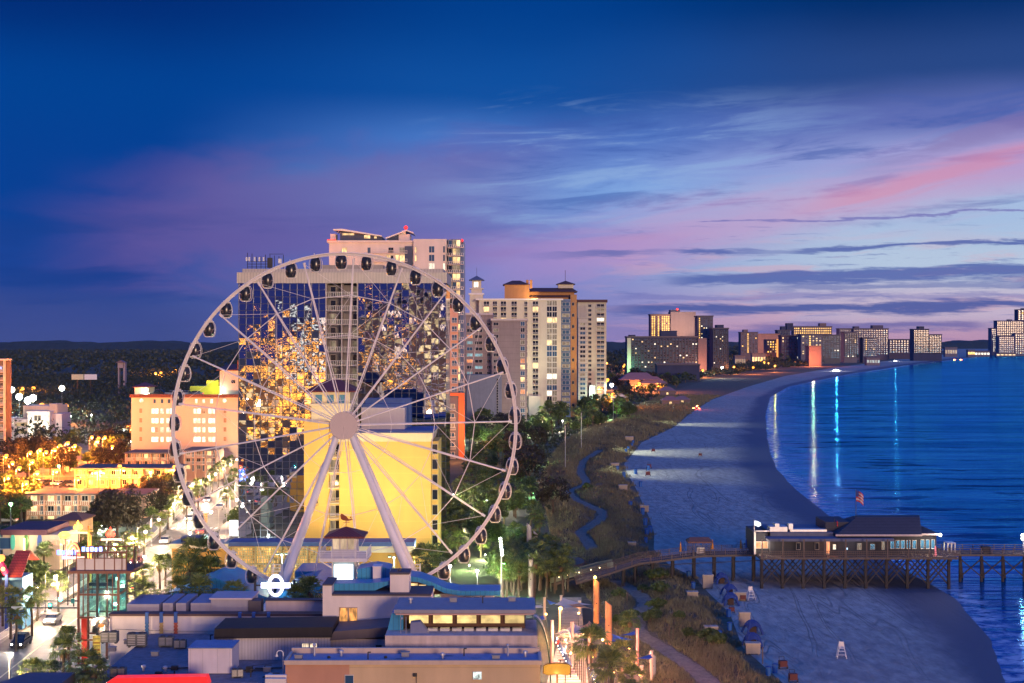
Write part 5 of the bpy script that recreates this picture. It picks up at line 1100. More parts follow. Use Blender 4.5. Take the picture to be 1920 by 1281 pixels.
t=Bld('balconied_edge_tower','beige balconied tower cut by the left edge of the view','tower',(X(2,505),505,0)); Y=505.; x=lambda p:X(p,Y); z=lambda p:Z(p,Y)
b=MB(); b.box(x(-30),x(7),Y,Y+3,0,z(676)); t.part('wall',b,M('beige_wall',(.15,.115,.09,1),.8,.1)); b=MB(); b.box(x(-31),x(15),Y-.8,Y+4,z(676),z(673)); b.box(x(7),x(9),Y-.6,Y+1,0,z(676)); t.part('frame',b,cr2); b=MB(); b.box(x(7),x(13),Y+3,Y+4.5,0,z(678)); t.part('brown_side',b,M('brown_side',(.22,.13,.10,1),.8))
for k in range(11): t.win(x(2),Y-.05,z(697+15.5*k),1.5,2.0,random.choice((GLASSD,L_DIM,GLASSD)),FRAMEW); t.b.append((x(1),Y,z(698+15.5*k),2.4,cr2,FRAMEW,0,.9))
t.finish(); b=MB(); b.box(x(0),x(5),Y-1.2,Y-1,z(692),z(688)); o=b.build('blue_sign',emi('blue_sign_glow',(.3,.4,1,1),2),t.t)
t=thing('church_steeple','small church belfry with cross rising out of the dark wood','steeple',(X(227,1150),1150,0)); Y=1150.; x=lambda p:X(p,Y); z=lambda p:Z(p,Y); b=MB(); b.box(x(220.5),x(232),Y,Y+5,z(690),z(680)); b.box(x(231),x(234),Y,Y+5,0,z(679)); b.box(x(221),x(223),Y,Y+4,0,z(690)); b.build('belfry',M('belfry_white',(.42,.34,.36,1),.7),t)
b=MB(); b.prism([(x(217),z(680.5)),(x(226),z(675.5)),(x(235),z(680.5))],Y-1,Y+6); b.build('roof',M('belfry_roof',(.18,.12,.16,1),.7),t); b=MB(); b.tube((x(226),Y+2,z(676)),(x(226),Y+2,z(666)),.22); b.box(x(224.8),x(227.2),Y+1.9,Y+2.1,z(670),z(669.2)); b.build('cross',DARKM,t)
for i,(p0,p1,c) in enumerate(((134,156,(.42,.38,.28,1)),(158,181,(.5,.48,.5,1)))):
    Y=1000.; t=thing('billboard',('pale tan billboard on the left of the pair above the dark wood','pale lilac billboard on the right of the pair above the dark wood')[i],'billboard',(X((p0+p1)/2,Y),Y,0)); b=MB(); b.box(X(p0,Y),X(p1,Y),Y,Y+1,Z(712,Y),Z(702,Y)); b.build('panel',emi('billboard_%d'%i,lin((190,170,140)) if i==0 else lin((185,170,185)),.35,.2,base=c),t); b=MB(); b.tube((X((p0+p1)/2,Y),Y+.8,0),(X((p0+p1)/2,Y),Y+.8,Z(712,Y)),.6); b.build('pole',DARKM,t)
# boulevard extras: shop kiosk with lit clover gable, white advertising light box
t=thing('white_light_box','bright white advertising light box standing by the mirrored hotel corner','light box',(X(438,283),283,0)); Y=283.; b=MB(); b.box(X(430.5,Y),X(446,Y),Y,Y+.5,Z(1005,Y),Z(976,Y)); b.build('panel',emi('light_box_white',(.95,.98,1,1),3.5),t); b=MB(); b.box(X(430,Y),X(447,Y),Y+.05,Y+.6,0,Z(975,Y)); b.build('case',DARKM,t); point(t,(X(438,Y),Y-2,Z(990,Y)),900,(.9,.95,1),.5)
t=Bld('gabled_kiosk','small kiosk with a lit turquoise gable front behind the mustard garage','kiosk',(X(384,262),262,0)); Y=262.; x=lambda p:X(p,Y); z=lambda p:Z(p,Y); b=MB(); b.prism([(x(366),0),(x(366),z(1018)),(x(386),z(1003)),(x(397),z(1010)),(x(397),0)],Y,Y+5); t.part('gable_wall',b,M('turquoise_wall',(.35,.5,.45,1),.6)); b=MB(); b.tube((x(364),Y-.2,z(1019)),(x(386),Y-.2,z(1002)),.15); b.tube((x(386),Y-.2,z(1002)),(x(400),Y-.2,z(1012)),.15); t.part('gable_trim',b,WHITE)
b=MB(); 
for dx,dz in ((0,.4),(.4,0),(-.4,0),(0,-.4)): b.ball((x(387)+dx,Y-.15,z(1009)+dz),.3,6)
b.build('clover_emblem',emi('mint_emblem',(.6,1,.85,1),2.5),t.t); point(t.t,(x(384),Y-2,z(1008)),500,(.6,1,.85),.2)
# ================================================================ pier and restaurant
YPR=248.0; xq=lambda p,Y=YPR:X(p,Y); zq=lambda p,Y=YPR:Z(p,Y)
timber=M('pier_timber',(.045,.04,.04,1),.85,.3,1.5); deckm=M('pier_deck_boards',(.12,.10,.09,1),.85,.2,1,vert=(.2,.12,.6))
railm=M('pier_rail_timber',(.13,.10,.09,1),.8,.2,1.5)
pr=thing('wooden_pier','long wooden fishing pier on timber piles running out over the beach','pier',(xq(1600),YPR,0))
DZ=zq(1043,YPR)
def deckz(p): return float(np.interp(p,[1070,1140,1200,1260,1320,1420,2200],[zq(1071)-.1,zq(1063),zq(1052),zq(1048),zq(1043),zq(1041),zq(1041)]))
px_=[1080,1110,1140,1170,1200,1240,1280,1320,1360,1400,1430,1500,1600,1700,1800,1900,2000,2200]
def py_(p): return float(np.interp(p,[1080,1200,1300,2200],[236,246,249,249]))
PW=4.5
b=MB()
for p,q in zip(px_,px_[1:]):
    a=(X(p,py_(p)),py_(p),deckz(p)); c=(X(q,py_(q)),py_(q),deckz(q)); d=PW
    b.quad(a,c,(c[0],c[1]+d,c[2]),(a[0],a[1]+d,a[2])); b.quad((a[0],a[1],a[2]-.35),(c[0],c[1],c[2]-.35),c,a); b.quad((a[0],a[1],a[2]-.35),(a[0],a[1]+d,a[2]-.35),(c[0],c[1]+d,c[2]-.35),(c[0],c[1],c[2]-.35))
    b.quad((c[0],c[1]+d,c[2]-.35),(a[0],a[1]+d,a[2]-.35),(a[0],a[1]+d,a[2]),(c[0],c[1]+d,c[2]))
b.build('deck',deckm,pr)
for side in (0,1):
    b=MB()
    for p,q in zip(px_,px_[1:]):
        if p>=1430 and p<1800 and side==0: pass
        o_=side*PW; a=Vector((X(p,py_(p)),py_(p)+o_,deckz(p))); c=Vector((X(q,py_(q)),py_(q)+o_,deckz(q)))
        for h in (.35,.7,1.05): b.tube(a+Vector((0,0,h)),c+Vector((0,0,h)),.05,n=4)
        n=max(1,int((c-a).length/1.6))
        for k in range(n): w=a.lerp(c,k/n); b.box(w.x-.06,w.x+.06,w.y-.06,w.y+.06,w.z,w.z+1.12)
        n=max(1,int((c-a).length/.35))
        if p<1430:
            for k in range(n): w=a.lerp(c,k/n); b.box(w.x-.02,w.x+.02,w.y-.02,w.y+.02,w.z,w.z+1.05)
    b.build('railing',railm,pr)
def pile(p,Y,top,r=.22,lean=0,zb=-1.2):
    b=MB(); b.tube((X(p,Y)+lean,Y,zb),(X(p,Y),Y,top),r*1.05,r,n=8); b.build('pile',timber,pr)
for p in (1168,1190,1222,1260,1300,1338,1374,1412):
    for k in (0,1): pile(p+k*2,py_(p)+.3+k*3.8,deckz(p)-.3,.24)
for p in range(1800,2200,40):
    for k in (0,1): pile(p,249.3+k*4,DZ-.3,.24,.45*(1 if k else 0))
b=MB()
for p in range(1800,2160,40):
    z0,z1=.8,DZ-.6; a,c=X(p,249.1),X(p+40,249.1); b.tube((a,249.0,z0),(c,249.0,z1),.12,n=4); b.tube((a,249.05,z1),(c,249.05,z0),.12,n=4)
b.tube((X(1170,247),247.5,deckz(1200)-.9),(X(1425,249),249,DZ-.9),.08,n=4); b.build('cross_bracing',timber,pr)
# restaurant
rs=Bld('pier_restaurant','dark weatherboard restaurant with a steep hipped roof standing on the pier','restaurant',(xq(1600),YPR,DZ))
Y0=243.0; x=lambda p:X(p,Y0); z=lambda p:Z(p,Y0); slate=M('slate_shingle',(.045,.05,.075,1),.85,.15,1.2,lines=(.4,.2,.75)); board=M('dark_weatherboard',(.035,.04,.06,1),.8,.15,1,lines=(.3,.15,.7))
FZ=z(1043)
b=MB(); b.box(x(1424),x(1792),Y0-1.5,Y0+16,FZ-.35,FZ); rs.part('platform',b,deckm)
b=MB(); b.box(x(1446),x(1672),Y0+1.5,Y0+14,FZ,z(1014)); b.box(x(1420),x(1450),Y0+3,Y0+12,FZ,z(1003)); b.box(x(1672),x(1764),Y0+2.5,Y0+14,FZ,z(1008)); rs.part('wall',b,board)
b=MB(); b.box(x(1440),x(1676),Y0-.3,Y0+14.4,z(1015),z(1010)); b.box(x(1446),x(1570),Y0+3,Y0+14,z(1010),z(1003)); rs.part('flat_roof',b,M('flat_roof_grey',(.10,.12,.20,1),.7,.15))
n=0
b=MB(); A=[(x(1572),Y0+1,z(1004)),(x(1732),Y0+1,z(1004)),(x(1740),Y0+15,z(1004)),(x(1580),Y0+15,z(1004))]; B=[(X(1606,Y0+6),Y0+6,Z(970,Y0+6)),(X(1724,Y0+6),Y0+6,Z(970,Y0+6)),(X(1724,Y0+9),Y0+9,Z(970,Y0+6)),(X(1606,Y0+9),Y0+9,Z(970,Y0+6))]
for i in range(4): j=(i+1)%4; b.quad(A[i],A[j],B[j],B[i])
b.quad(*B); b.box(x(1572),x(1732),Y0+1,Y0+15,z(1004)-.2,z(1004)-.003); rs.part('hipped_roof',b,slate)
b=MB(); b.quad((x(1726),Y0+1.4,z(1003)),(x(1766),Y0+1.4,z(1003)),(X(1728,Y0+7),Y0+7,Z(987,Y0+7))); b.quad((x(1766),Y0+1.4,z(1003)),(x(1766),Y0+14,z(1003)),(X(1728,Y0+7),Y0+7,Z(987,Y0+7))); b.box(x(1560),x(1606),Y0+5,Y0+13,z(1004),z(986)); rs.part('side_roof',b,slate)
b=MB(); b.box(x(1728),x(1766),Y0+1.3,Y0+1.5,z(1006),z(1002.5)); b.box(x(1569),x(1732),Y0+.8,Y0+1,z(1007),z(1003.5)); rs.part('gutter',b,M('pale_gutter',(.42,.36,.38,1),.6))
for p,w,h,pn in ((1556,7,2.2,L_ORANGE),(1568,6,.95,L_WHITE),(1592,2.5,.35,emi('tv_screen',(.5,.75,1,1),2)),(1500,8,1.2,GLASSD),(1535,8,1.2,GLASSD),(1615,9,1.1,L_DIM),(1640,9,1.0,GLASSD),(1660,6,1.8,L_DIM)): rs.win(x(p),Y0+1.45,FZ+(.1 if h>2 else .9),x(w)-x(0),h,pn,FRAME,0,0)
for p in (1680,1690,1700,1711,1722): rs.win(x(p),Y0+2.45,FZ+.9,x(8)-x(0),1.5,GLASSB,FRAMEW,0,0)
for p in (1737,1747,1757): rs.win(x(p),Y0+2.45,FZ+.9,x(7)-x(0),1.6,GLASSB,FRAMEW,0,0)
b=MB()
for h in (.35,.7,1.05): b.box(x(1424),x(1792),Y0-1.5,Y0-1.42,FZ+h-.04,FZ+h+.04)
for p in range(1424,1796,4): b.box(x(p)-.03,x(p)+.03,Y0-1.49,Y0-1.44,FZ,FZ+1.05)
rs.part('railing',b,railm)
b=MB()
for k in range(9): p=1426+k*39; b.box(x(p)-.1,x(p)+.1,Y0-1.6,Y0-1.4,FZ-.3,FZ+(3.1 if p<1700 else 1.2))
rs.part('veranda_post',b,railm)
b=MB(); b.box(x(1452),x(1485),Y0+4,Y0+7,z(1003),z(994)); b.box(x(1490),x(1560),Y0+4,Y0+6,z(1003),z(999)); b.box(x(1462),x(1470),Y0+4.2,Y0+6,z(994),z(988)); b.box(x(1488),x(1496),Y0+4.2,Y0+6,z(999),z(988)); rs.part('roof_plant',b,STEEL)
b=MB(); b.box(x(1418),x(1448),Y0+2,Y0+2.2,z(1000),z(998)); b.box(x(1418),x(1421),Y0+2,Y0+2.3,FZ,z(998)); rs.part('white_entrance',b,WHITE)
rs.win(x(1433),Y0+2.95,FZ+.9,2.4,1.2,L_ORANGE,FRAMEW,0,1)
for i,p in enumerate(range(1428,1796,39)):
    for j,Y in enumerate((Y0-1,Y0+5,Y0+12)):
        b=MB(); b.tube((X(p,Y),Y,-.8),(X(p,Y),Y,FZ-.3),.3,.28,n=8); b.build('pile',timber,rs.t)
for j,Y in enumerate((Y0-.9,Y0+5.1,Y0+12.1)):
    b=MB()
    for p in range(1428,1770,39):
        a,c=X(p,Y),X(p+39,Y); b.tube((a,Y,.5),(c,Y,FZ-.7),.15,n=4); b.tube((a,Y+.05,FZ-.7),(c,Y+.05,.5),.15,n=4)
    b.build('cross_bracing',timber,rs.t)
b=MB()
for p in range(1428,1796,39): X0=X(p,Y0); b.box(X0-.15,X0+.15,Y0-1.3,Y0+12.3,FZ-.7,FZ-.36)
b.build('deck_beam',timber,rs.t)
rs.finish()
for px,Y,zz,P,c in ((1556,Y0-.2,FZ+2,90,(1,.35,.15)),(1434,Y0+1,FZ+2,420,(1,.75,.5)),(1766,Y0-.0,z(1002),420,(1,.85,.7)),(1740,Y0+0,FZ+2.2,200,(1,.7,.4)),(1600,Y0-.1,FZ+2.3,40,(.7,.8,1))): point(rs.t,(X(px,Y),Y,zz),P,c,.12)
t=thing('pier_corner_lamp','white lamp shining at the right corner of the restaurant roof','lamp',(x(1768),Y0+1,z(1010))); b=MB(); b.ball((x(1766),Y0+.9,z(1004.5)),.28,8); b.build('globe',emi('white_globe',(1,.95,.85,1),10),t); b=MB(); b.tube((x(1766),Y0+1,z(1010)),(x(1766),Y0+1,z(1006)),.04); b.build('bracket',DARKM,t)
t=thing('white_sail_lamp','glowing white flag shaped lamp on a pole at the left end of the restaurant','lamp',(x(1418),Y0+2,FZ)); b=MB(); b.tube((x(1418),Y0+2,FZ),(x(1418),Y0+2,z(978)),.07); b.build('pole',WHITE,t); b=MB(); b.prism([(x(1418.5),z(988)),(x(1418.5),z(979)),(x(1424),z(980)),(x(1430),z(983)),(x(1431),z(988)),(x(1426),z(991))],Y0+1.95,Y0+2.05); b.build('white_flag',emi('lit_flag',(.9,.95,1,1),1.6),t)
def flag(label,px,py0,py1,Y,kind,zb):
    t=thing('flagpole',label,'flag',(X(px,Y),Y,zb)); b=MB(); b.tube((X(px,Y),Y,zb),(X(px,Y),Y,Z(py0,Y)),.05); b.build('pole',DARKM,t)
    x0=X(px,Y); z1=Z(py0,Y)-.2; z0=Z(py1,Y); w=(z1-z0)*.9; n=8; mats=[M('flag_red',(.45,.05,.06,1),.8),M('flag_white',(.55,.5,.5,1),.8),M('flag_blue',(.03,.05,.25,1),.8)]
    b=MB()
    for i in range(n):
        for j in range(7):
            f=lambda u:(x0+w*u*.8,Y+.25*math.sin(u*7),-.5*w*u*u)
            a=f(i/n);c=f((i+1)/n); za=z0+(z1-z0)*j/7; zb_=z0+(z1-z0)*(j+1)/7
            m_=(2 if (i<3 and j>2) else j%2) if kind=='us' else (2 if i<4 else 0)
            b.quad((a[0],a[1],za+a[2]),(c[0],c[1],za+c[2]),(c[0],c[1],zb_+c[2]),(a[0],a[1],zb_+a[2]),m=m_)
    b.build('flag',mats,t)
flag('tall flagpole with a striped flag over the restaurant roof ridge',1605,918,940,Y0+6,'us',Z(972,Y0+6))
flag('short flagpole with a blue and red flag on the restaurant side roof',1565,973,985,Y0+5,'b',Z(988,Y0+5))
t=thing('bait_kiosk','open timber pavilion with a brown roof on the pier walkway','kiosk',(X(1313,250),250,deckz(1313))); Y=250.5; b=MB(); b.hip(X(1291,Y),X(1336,Y),Y,Y+3.2,Z(1016,Y),Z(1009.5,Y),.75,.1); b.build('roof',M('brown_shingle',(.16,.08,.06,1),.8),t)
for p in (1294,1302,1311,1322,1332): b=MB(); b.box(X(p,Y)-.06,X(p,Y)+.06,Y+.1,Y+.22,deckz(p),Z(1016,Y)); b.box(X(p,Y)-.06,X(p,Y)+.06,Y+2.9,Y+3.02,deckz(p),Z(1016,Y)); b.build('post',railm,t)
b=MB(); b.box(X(1308,Y),X(1324,Y),Y+1,Y+1.8,deckz(1313),deckz(1313)+1); b.build('counter',WHITE,t); point(t,(X(1313,Y),Y+1.4,Z(1019,Y)),60,(1,.8,.6),.1)
t=thing('ticket_booth','dark square booth standing on the outer pier','booth',(X(1850,250),250,DZ)); b=MB(); b.box(X(1842,250),X(1856,250),249.6,251,DZ,Z(1026,250)); b.box(X(1841,250),X(1857,250),249.4,251.2,Z(1026,250),Z(1025,250)); b.build('cabin',board,t)
t=thing('pale_bait_shelter','small white open shelter frame right of the restaurant','shelter',(X(1785,251),251,DZ)); b=MB()
for p in (1777,1784,1791): b.box(X(p,251)-.08,X(p,251)+.08,251,251.15,DZ,Z(1019,251)); b.box(X(p,251)-.08,X(p,251)+.08,253,253.15,DZ,Z(1019,251))
b.box(X(1776,251),X(1792,251),250.9,253.2,Z(1019,251),Z(1018,251)); b.build('frame',WHITE,t); point(t,(X(1784,251),252,Z(1022,251)),60,(1,.9,.6),.1)
t=thing('pier_lamp_post','tall lamp post with white light cut by the right edge of the view','street lamp',(X(1919,251),251,DZ)); b=MB(); b.tube((X(1919,251),251,DZ),(X(1919,251),251,Z(1003,251)),.08); b.build('pole',WHITE,t)
for q in (1004,1010): b=MB(); b.ball((X(1918,251),251,Z(q,251)),.32,7); b.build('globe',MATS['white_globe'],t)
point(t,(X(1916,251),250.2,Z(1000,251)),350,(1,.8,.65),.2)
for i,(p,c,lab) in enumerate(((1276,(.6,.25,.04,1),'closed orange parasol left of the brown roofed pavilion'),(1286,(.04,.12,.4,1),'closed blue parasol left of the brown roofed pavilion'),(1336,(.6,.25,.04,1),'closed orange parasol at the right post of the brown roofed pavilion'),(1389,(.6,.25,.04,1),'closed orange parasol between the pavilion and the restaurant'),(1399,(.04,.12,.4,1),'closed blue parasol between the pavilion and the restaurant'),(1754,(.8,.15,.2,1),'closed pink lit parasol on the restaurant terrace'))):
    Y=251 if i<5 else Y0-.6; zb=deckz(p); t=thing('closed_parasol',lab,'parasol',(X(p,Y),Y,zb)); b=MB(); b.tube((X(p,Y),Y,zb),(X(p,Y),Y,zb+2.5),.03); b.build('pole',WHITE,t); b=MB(); b.lathe((X(p,Y),Y,zb+.7),[(.22,0),(.16,.8),(.10,1.4),(.01,1.8)],8); b.build('folded_canopy',M('parasol_%d'%i,c,.8) if i<5 else emi('lit_parasol',(1,.25,.3,1),.7,base=c),t)
# ================================================================ seating deck and ramp near the palms
t=thing('curved_timber_deck','curved timber terrace with a tub shaped planter beside the palms','deck',(X(1040,262),262,0)); b=MB(); Y=262.
b.slab([(X(1012,Y)-1+1.5*0,Y-2)]+[(X(1045,Y)+5.2*math.cos(a),Y+3+7*math.sin(a)) for a in [(-.5+i*.12)*PI/1.0 for i in range(9)]]+[(X(1000,Y),Y+10)],0,1.2); b.build('deck',WOOD,t); b=MB(); b.lathe((X(1040,250),250,0),[(1.5,0),(1.8,1.6),(1.7,1.62),(1.5,1.2),(.01,1.1)],18); b.build('round_planter',M('orange_wood',(.35,.17,.08,1),.7,.2),t)
b=MB(); b.prism([(X(1003,264),2.6),(X(1062,264),2.8),(X(1078,264),1.4),(X(1078,264),1.2),(X(1062,264),2.55),(X(1003,264),2.3)],262,268); b.build('sloping_roof',M('grey_timber_roof',(.15,.13,.14,1),.8),t)
point(t,(X(1050,258),258,2.2),60,(1,.9,.7),.1); point(t,(X(1040,258),259,3.4),60,(1,.8,.6),.1)
t=thing('boardwalk_ramp','green edged timber boardwalk ramp with small lamps leading up to the pier','ramp',(X(1090,240),240,0)); b=MB()
P=[(1033,239),(1060,241),(1090,243),(1120,245),(1150,246)]
for (p,Ya),(q,Yb) in zip(P,P[1:]):
    za=float(np.interp(p,[1033,1150],[1.2,2.8])); zb=float(np.interp(q,[1033,1150],[1.2,2.8])); b.quad((X(p,Ya),Ya,za),(X(q,Yb),Yb,zb),(X(q,Yb),Yb+3,zb),(X(p,Ya),Ya+3,za)); b.quad((X(p,Ya),Ya,za-.4),(X(q,Yb),Yb,zb-.4),(X(q,Yb),Yb,zb),(X(p,Ya),Ya,za))
b.build('deck',deckm,t)
for off in (0,3):
    b=MB()
    for (p,Ya),(q,Yb) in zip(P,P[1:]):
        za=float(np.interp(p,[1033,1150],[1.2,2.8])); zb=float(np.interp(q,[1033,1150],[1.2,2.8]))
        b.quad((X(p,Ya),Ya+off,za+.15),(X(q,Yb),Yb+off,zb+.15),(X(q,Yb),Yb+off,zb+1.1),(X(p,Ya),Ya+off,za+1.1)); b.box(X(p,Ya)-.07,X(p,Ya)+.07,Ya+off-.1,Ya+off+.1,0,za+1.2)
    o=b.build('side_panel',M('green_grey_panel',(.20,.24,.18,1),.7,.2),t); o.modifiers.new('s','SOLIDIFY').thickness=.08
for p in (1048,1065,1087,1110,1127): b=MB(); b.ball((X(p,239),239+ (p-1048)*.05,2.4+(p-1048)*.012),.10,5); b.build('small_lamp',emi('tiny_warm',(1,.8,.4,1),6),t)
point(t,(X(1085,238),239,3.6),120,(1,.85,.5),.1)
# ================================================================ beach furniture
def bin_():
    t=thing('blue_bin','','bin'); b=MB(); b.lathe((0,0,0),[(.01,0),(.34,0),(.40,1.05),(.42,1.1),(.01,1.12)],10); b.build('barrel',M('blue_plastic',(.02,.12,.42,1),.5,.1),t); b=MB(); b.lathe((0,0,1.12),[(.43,0),(.43,.06),(.2,.16),(.01,.17)],10); b.build('lid',M('bin_lid',(.02,.07,.25,1),.5),t); return t
P=[(1291,1083),(1300,1104),(1366,1157),(1368,1182),(1349,1198),(1453,1262),(1441,1267),(1213,1005),(1211,1018),(1219,1000),(1210,985),(1205,965),(1182,952),(1201,913),(1192,889),(1216,882),(1170,895),(1158,883),(1145,880),(1178,845),(1185,838),(1174,850),(1187,833)]
def tbl(P,z=0): return [((G(p,q)[0],G(p,q)[1],z)) for p,q in P]
pl=tbl(P)
scatter(bin_(),[(l,0,(.95 if l[1]<300 else 1.3),'blue litter bin standing along the dune edge of the beach') for l in pl])
for o in COL.objects:
    if o.name.startswith('blue_bin'): o['group']='blue bins along the dune edge'
def crate():
    t=thing('storage_box','','storage box'); b=MB(); b.box(-.8,.8,-.5,.5,.1,1.15); b.box(-.7,-.55,-.4,.4,0,.1); b.box(.55,.7,-.4,.4,0,.1); b.build('chest',M('box_beige',(.34,.29,.24,1),.7,.1),t); b=MB(); b.box(-.86,.86,-.56,.56,1.15,1.28); b.build('lid',M('box_lid',(.36,.32,.28,1),.6),t); return t
def L3(p,q,z=0): g=G(p,q); return (g[0],g[1],z)
scatter(crate(),[(L3(1327,1104),0,(1.1,1,1.9),'tall beige storage box beside the blue canopy nearest the pier'),(L3(1388,1126),0,1.1,'beige storage box behind the lifeguard chair'),(L3(1396,1175),0,(1,.8,1.7),'narrow upright beige box on open sand between the canopies'),(L3(1333,1193),0,1.15,'white storage box on the dune edge'),(L3(1411,1226),0,1.2,'white storage box under the nearest canopy'),(L3(1298,1125),0,1.1,'pale storage box among the dune grass'),(L3(1185,1028),0,1.0,'pale box beside the pier walkway'),(L3(1208,960),0,1.3,'beige box at the dune edge above the pier'),(L3(1168,922),0,1.5,'faint beige box at the dune edge mid beach'),(L3(1180,830),0,2.0,'far beige box at the first lit sand band'),(L3(1153,880),0,1.6,'orange tinted box near the second lit sand band')])
def canopy():
    t=thing('beach_canopy','','canopy'); b=MB()
    for k in range(4):
        a=k*PI/2+PI/4
        b.path([(1.55*math.cos(a)*u,1.55*math.sin(a)*u,1.75*(1-u**2.6)) for u in [i/6 for i in range(7)]],.16,6)
    b.build('leg',M('navy_fabric',(.02,.05,.22,1),.7,.1),t); b=MB()
    n=16
    for i in range(n):
        a0,a1=2*PI*i/n,2*PI*(i+1)/n
        for u0,u1 in ((.02,.35),(.35,.62),(.62,.84)):
            rr=lambda a,u:u*(1-.22*abs(math.sin(2*(a-PI/4)))*(u>.4)); pt=lambda a,u:(1.55*math.cos(a)*rr(a,u),1.55*math.sin(a)*rr(a,u),1.8*(1-rr(a,u)**2.6))
            b.quad(pt(a0,u0),pt(a1,u0),pt(a1,u1),pt(a0,u1))
    o=b.build('cover',M('navy_fabric',(.02,.05,.22,1),.7,.1),t); o.modifiers.new('s','SOLIDIFY').thickness=.05
    b=MB(); b.box(-.45,.45,-.3,.3,0,.95); b.build('stacked_chairs',M('dark_stack',(.05,.03,.03,1),.8),t); return t
scatter(canopy(),[(L3(1353,1094),.1,1.0,'blue arched canopy nearest the pier'),(L3(1368,1116),.4,1.0,'dark arched canopy left of the lifeguard chair'),(L3(1370,1134),0,1.05,'blue arched canopy below the lifeguard chair'),(L3(1411,1188),.2,1.05,'navy arched canopy standing alone in mid sand'),(L3(1411,1213),.05,1.05,'navy canopy closest to the camera with a white box in front')])
def chair():
    t=thing('lifeguard_chair','','lifeguard chair')
    for sx in (-1,1):
        b=MB(); b.tube((sx*.75,-.6,0),(sx*.3,-.25,2.0),.05,n=5); b.tube((sx*.75,.7,0),(sx*.3,.25,2.6),.05,n=5); b.tube((sx*.62,-.5,.6),(sx*.62,.58,.6),.04,n=4); b.tube((sx*.45,-.35,1.3),(sx*.45,.4,1.3),.04,n=4); b.build('leg_frame',WHITE,t)
    b=MB(); b.box(-.4,.4,-.35,.3,1.55,1.62); b.build('seat',WHITE,t); b=MB(); b.box(-.4,.4,.25,.32,1.7,2.5); b.build('backrest',WHITE,t)
    b=MB(); b.box(-.62,.62,-.5,-.44,.55,.62); b.box(-.5,.5,-.4,-.34,1.1,1.17); b.build('rung',WHITE,t); return t
scatter(chair(),[(L3(1408,1125),.2,.85,'white lifeguard chair right of the dark canopy'),(L3(1578,1234),-.1,.85,'lone white lifeguard chair in the middle of the near sand')])
def trolley():
    t=thing('beach_trolley','','trolley'); b=MB(); b.box(-.45,.45,-.3,.3,.25,.95); b.build('body',M('dark_red_body',(.12,.03,.03,1),.7),t)
    for s in (-1,1): b=MB(); b.tube((s*.45,-.1,.2),(s*.55,-.1,.2),.2,n=10); b.build('wheel',DARKM,t)
    b=MB(); b.tube((-.3,.3,.9),(-.3,.5,1.3),.03); b.tube((.3,.3,.9),(.3,.5,1.3),.03); b.tube((-.3,.5,1.3),(.3,.5,1.3),.03); b.build('handle',DARKM,t); return t
scatter(trolley(),[(L3(1468,1254),.2,1.1,'dark red trolley on the near sand'),(L3(1487,1279),.1,1.1,'dark trolley at the bottom edge of the sand'),(L3(1372,1149),0,.9,'dark trolley behind the blue bins'),(L3(1393,1127),0,1,'black trolley next to the beige box behind the lifeguard chair'),(L3(1217,879),0,1.5,'dark trolley with a white top on the second lit sand band'),(L3(1215,893),0,1.5,'dark trolley casting a shadow on the lit sand'),(L3(1225,848),0,1.3,'small dark trolley on the far lit sand band'),(L3(1313,856),0,1.2,'faint dark trolley toward the waterline')])
# posts
for i,(p,q,h) in enumerate(((1255,1202,2.4),(1262,1204,2.0),(1430,1245,2.2),(1176,1137,2.2),(1172,1000,1.6),(1118,1000,1.8),(1124,1030,2.6),(1144,980,2.2),(1010,930,3.),(1047,925,3.))):
    l=L3(p,q); b=MB(); b.tube((l[0],l[1],-.1),(l[0],l[1],h),.07,n=6); o=b.build('marker_post',WOOD); tag(o,'thin wooden marker post standing in the dune grass','post','marker posts in the dunes')
# distant vehicles with lights on the beach
def vehicle(name,label,px,py,cols,dirn=0,st=25):
    l=L3(px,py); t=thing(name,label,'vehicle',l); b=MB(); x_,y_,_=l; b.box(x_-1,x_+1,y_-2.2,y_+2.2,.5,1.3); b.box(x_-.85,x_+.85,y_-1,y_+1.4,1.3,1.95); b.build('body',DARKM,t)
    for sx in (-.8,.8):
        for sy in (-1.4,1.4): b=MB(); b.tube((x_+sx,y_+sy,.35),(x_+sx*1.2,y_+sy,.35),.35,n=10); b.build('wheel',DARKM,t)
    for k,(dx,dz,c) in enumerate(cols): b=MB(); b.ball((x_+dx,y_-2.3,dz),.28*max(1,l[1]/900),6); b.build('headlight' ,emi('veh_%d'%hash_(c),c,st),t)
    return t
def hash_(c): return int(c[0]*9)*100+int(c[1]*9)*10+int(c[2]*9)
W_=(1,.97,.9,1); R_=(1,.12,.05,1); O_=(1,.4,.1,1)
v=vehicle('beach_truck','vehicle with blazing white headlights on the distant curve of the beach',1567,696,[(-1.6,1.2,W_),(0,1.6,W_),(1.5,1.1,W_),(-4,.9,W_),(3.2,1,W_)]); point(v,(L3(1567,696)[0],L3(1567,696)[1]-6,2.5),30000,(1,.97,.9),1)
v=vehicle('beach_truck','second white headlit vehicle farther along the beach curve',1678,678,[(-1,1.5,W_),(2,1.5,W_)]); point(v,(L3(1678,678)[0],L3(1678,678)[1]-6,2.5),30000,(1,.97,.9),1)
for p in (1788,1800): vehicle('beach_truck','%s of two tiny orange lit vehicles at the far waterline'%('left' if p==1788 else 'right'),p,676,[(0,1.5,O_),(3,1.5,R_)])
v=vehicle('red_lit_buggy','cluster of red and pink lights of a vehicle at the dune edge beyond the hotels',1305,768,[(-1.2,1.0,R_),(0,1.9,(1,.3,.3,1)),(1.3,1.1,R_),(-2,.9,O_),(2,.6,R_),(.6,2.4,O_)],st=8); point(v,(L3(1305,768)[0],L3(1305,768)[1]-4,2.5),2500,(1,.15,.12),.5)
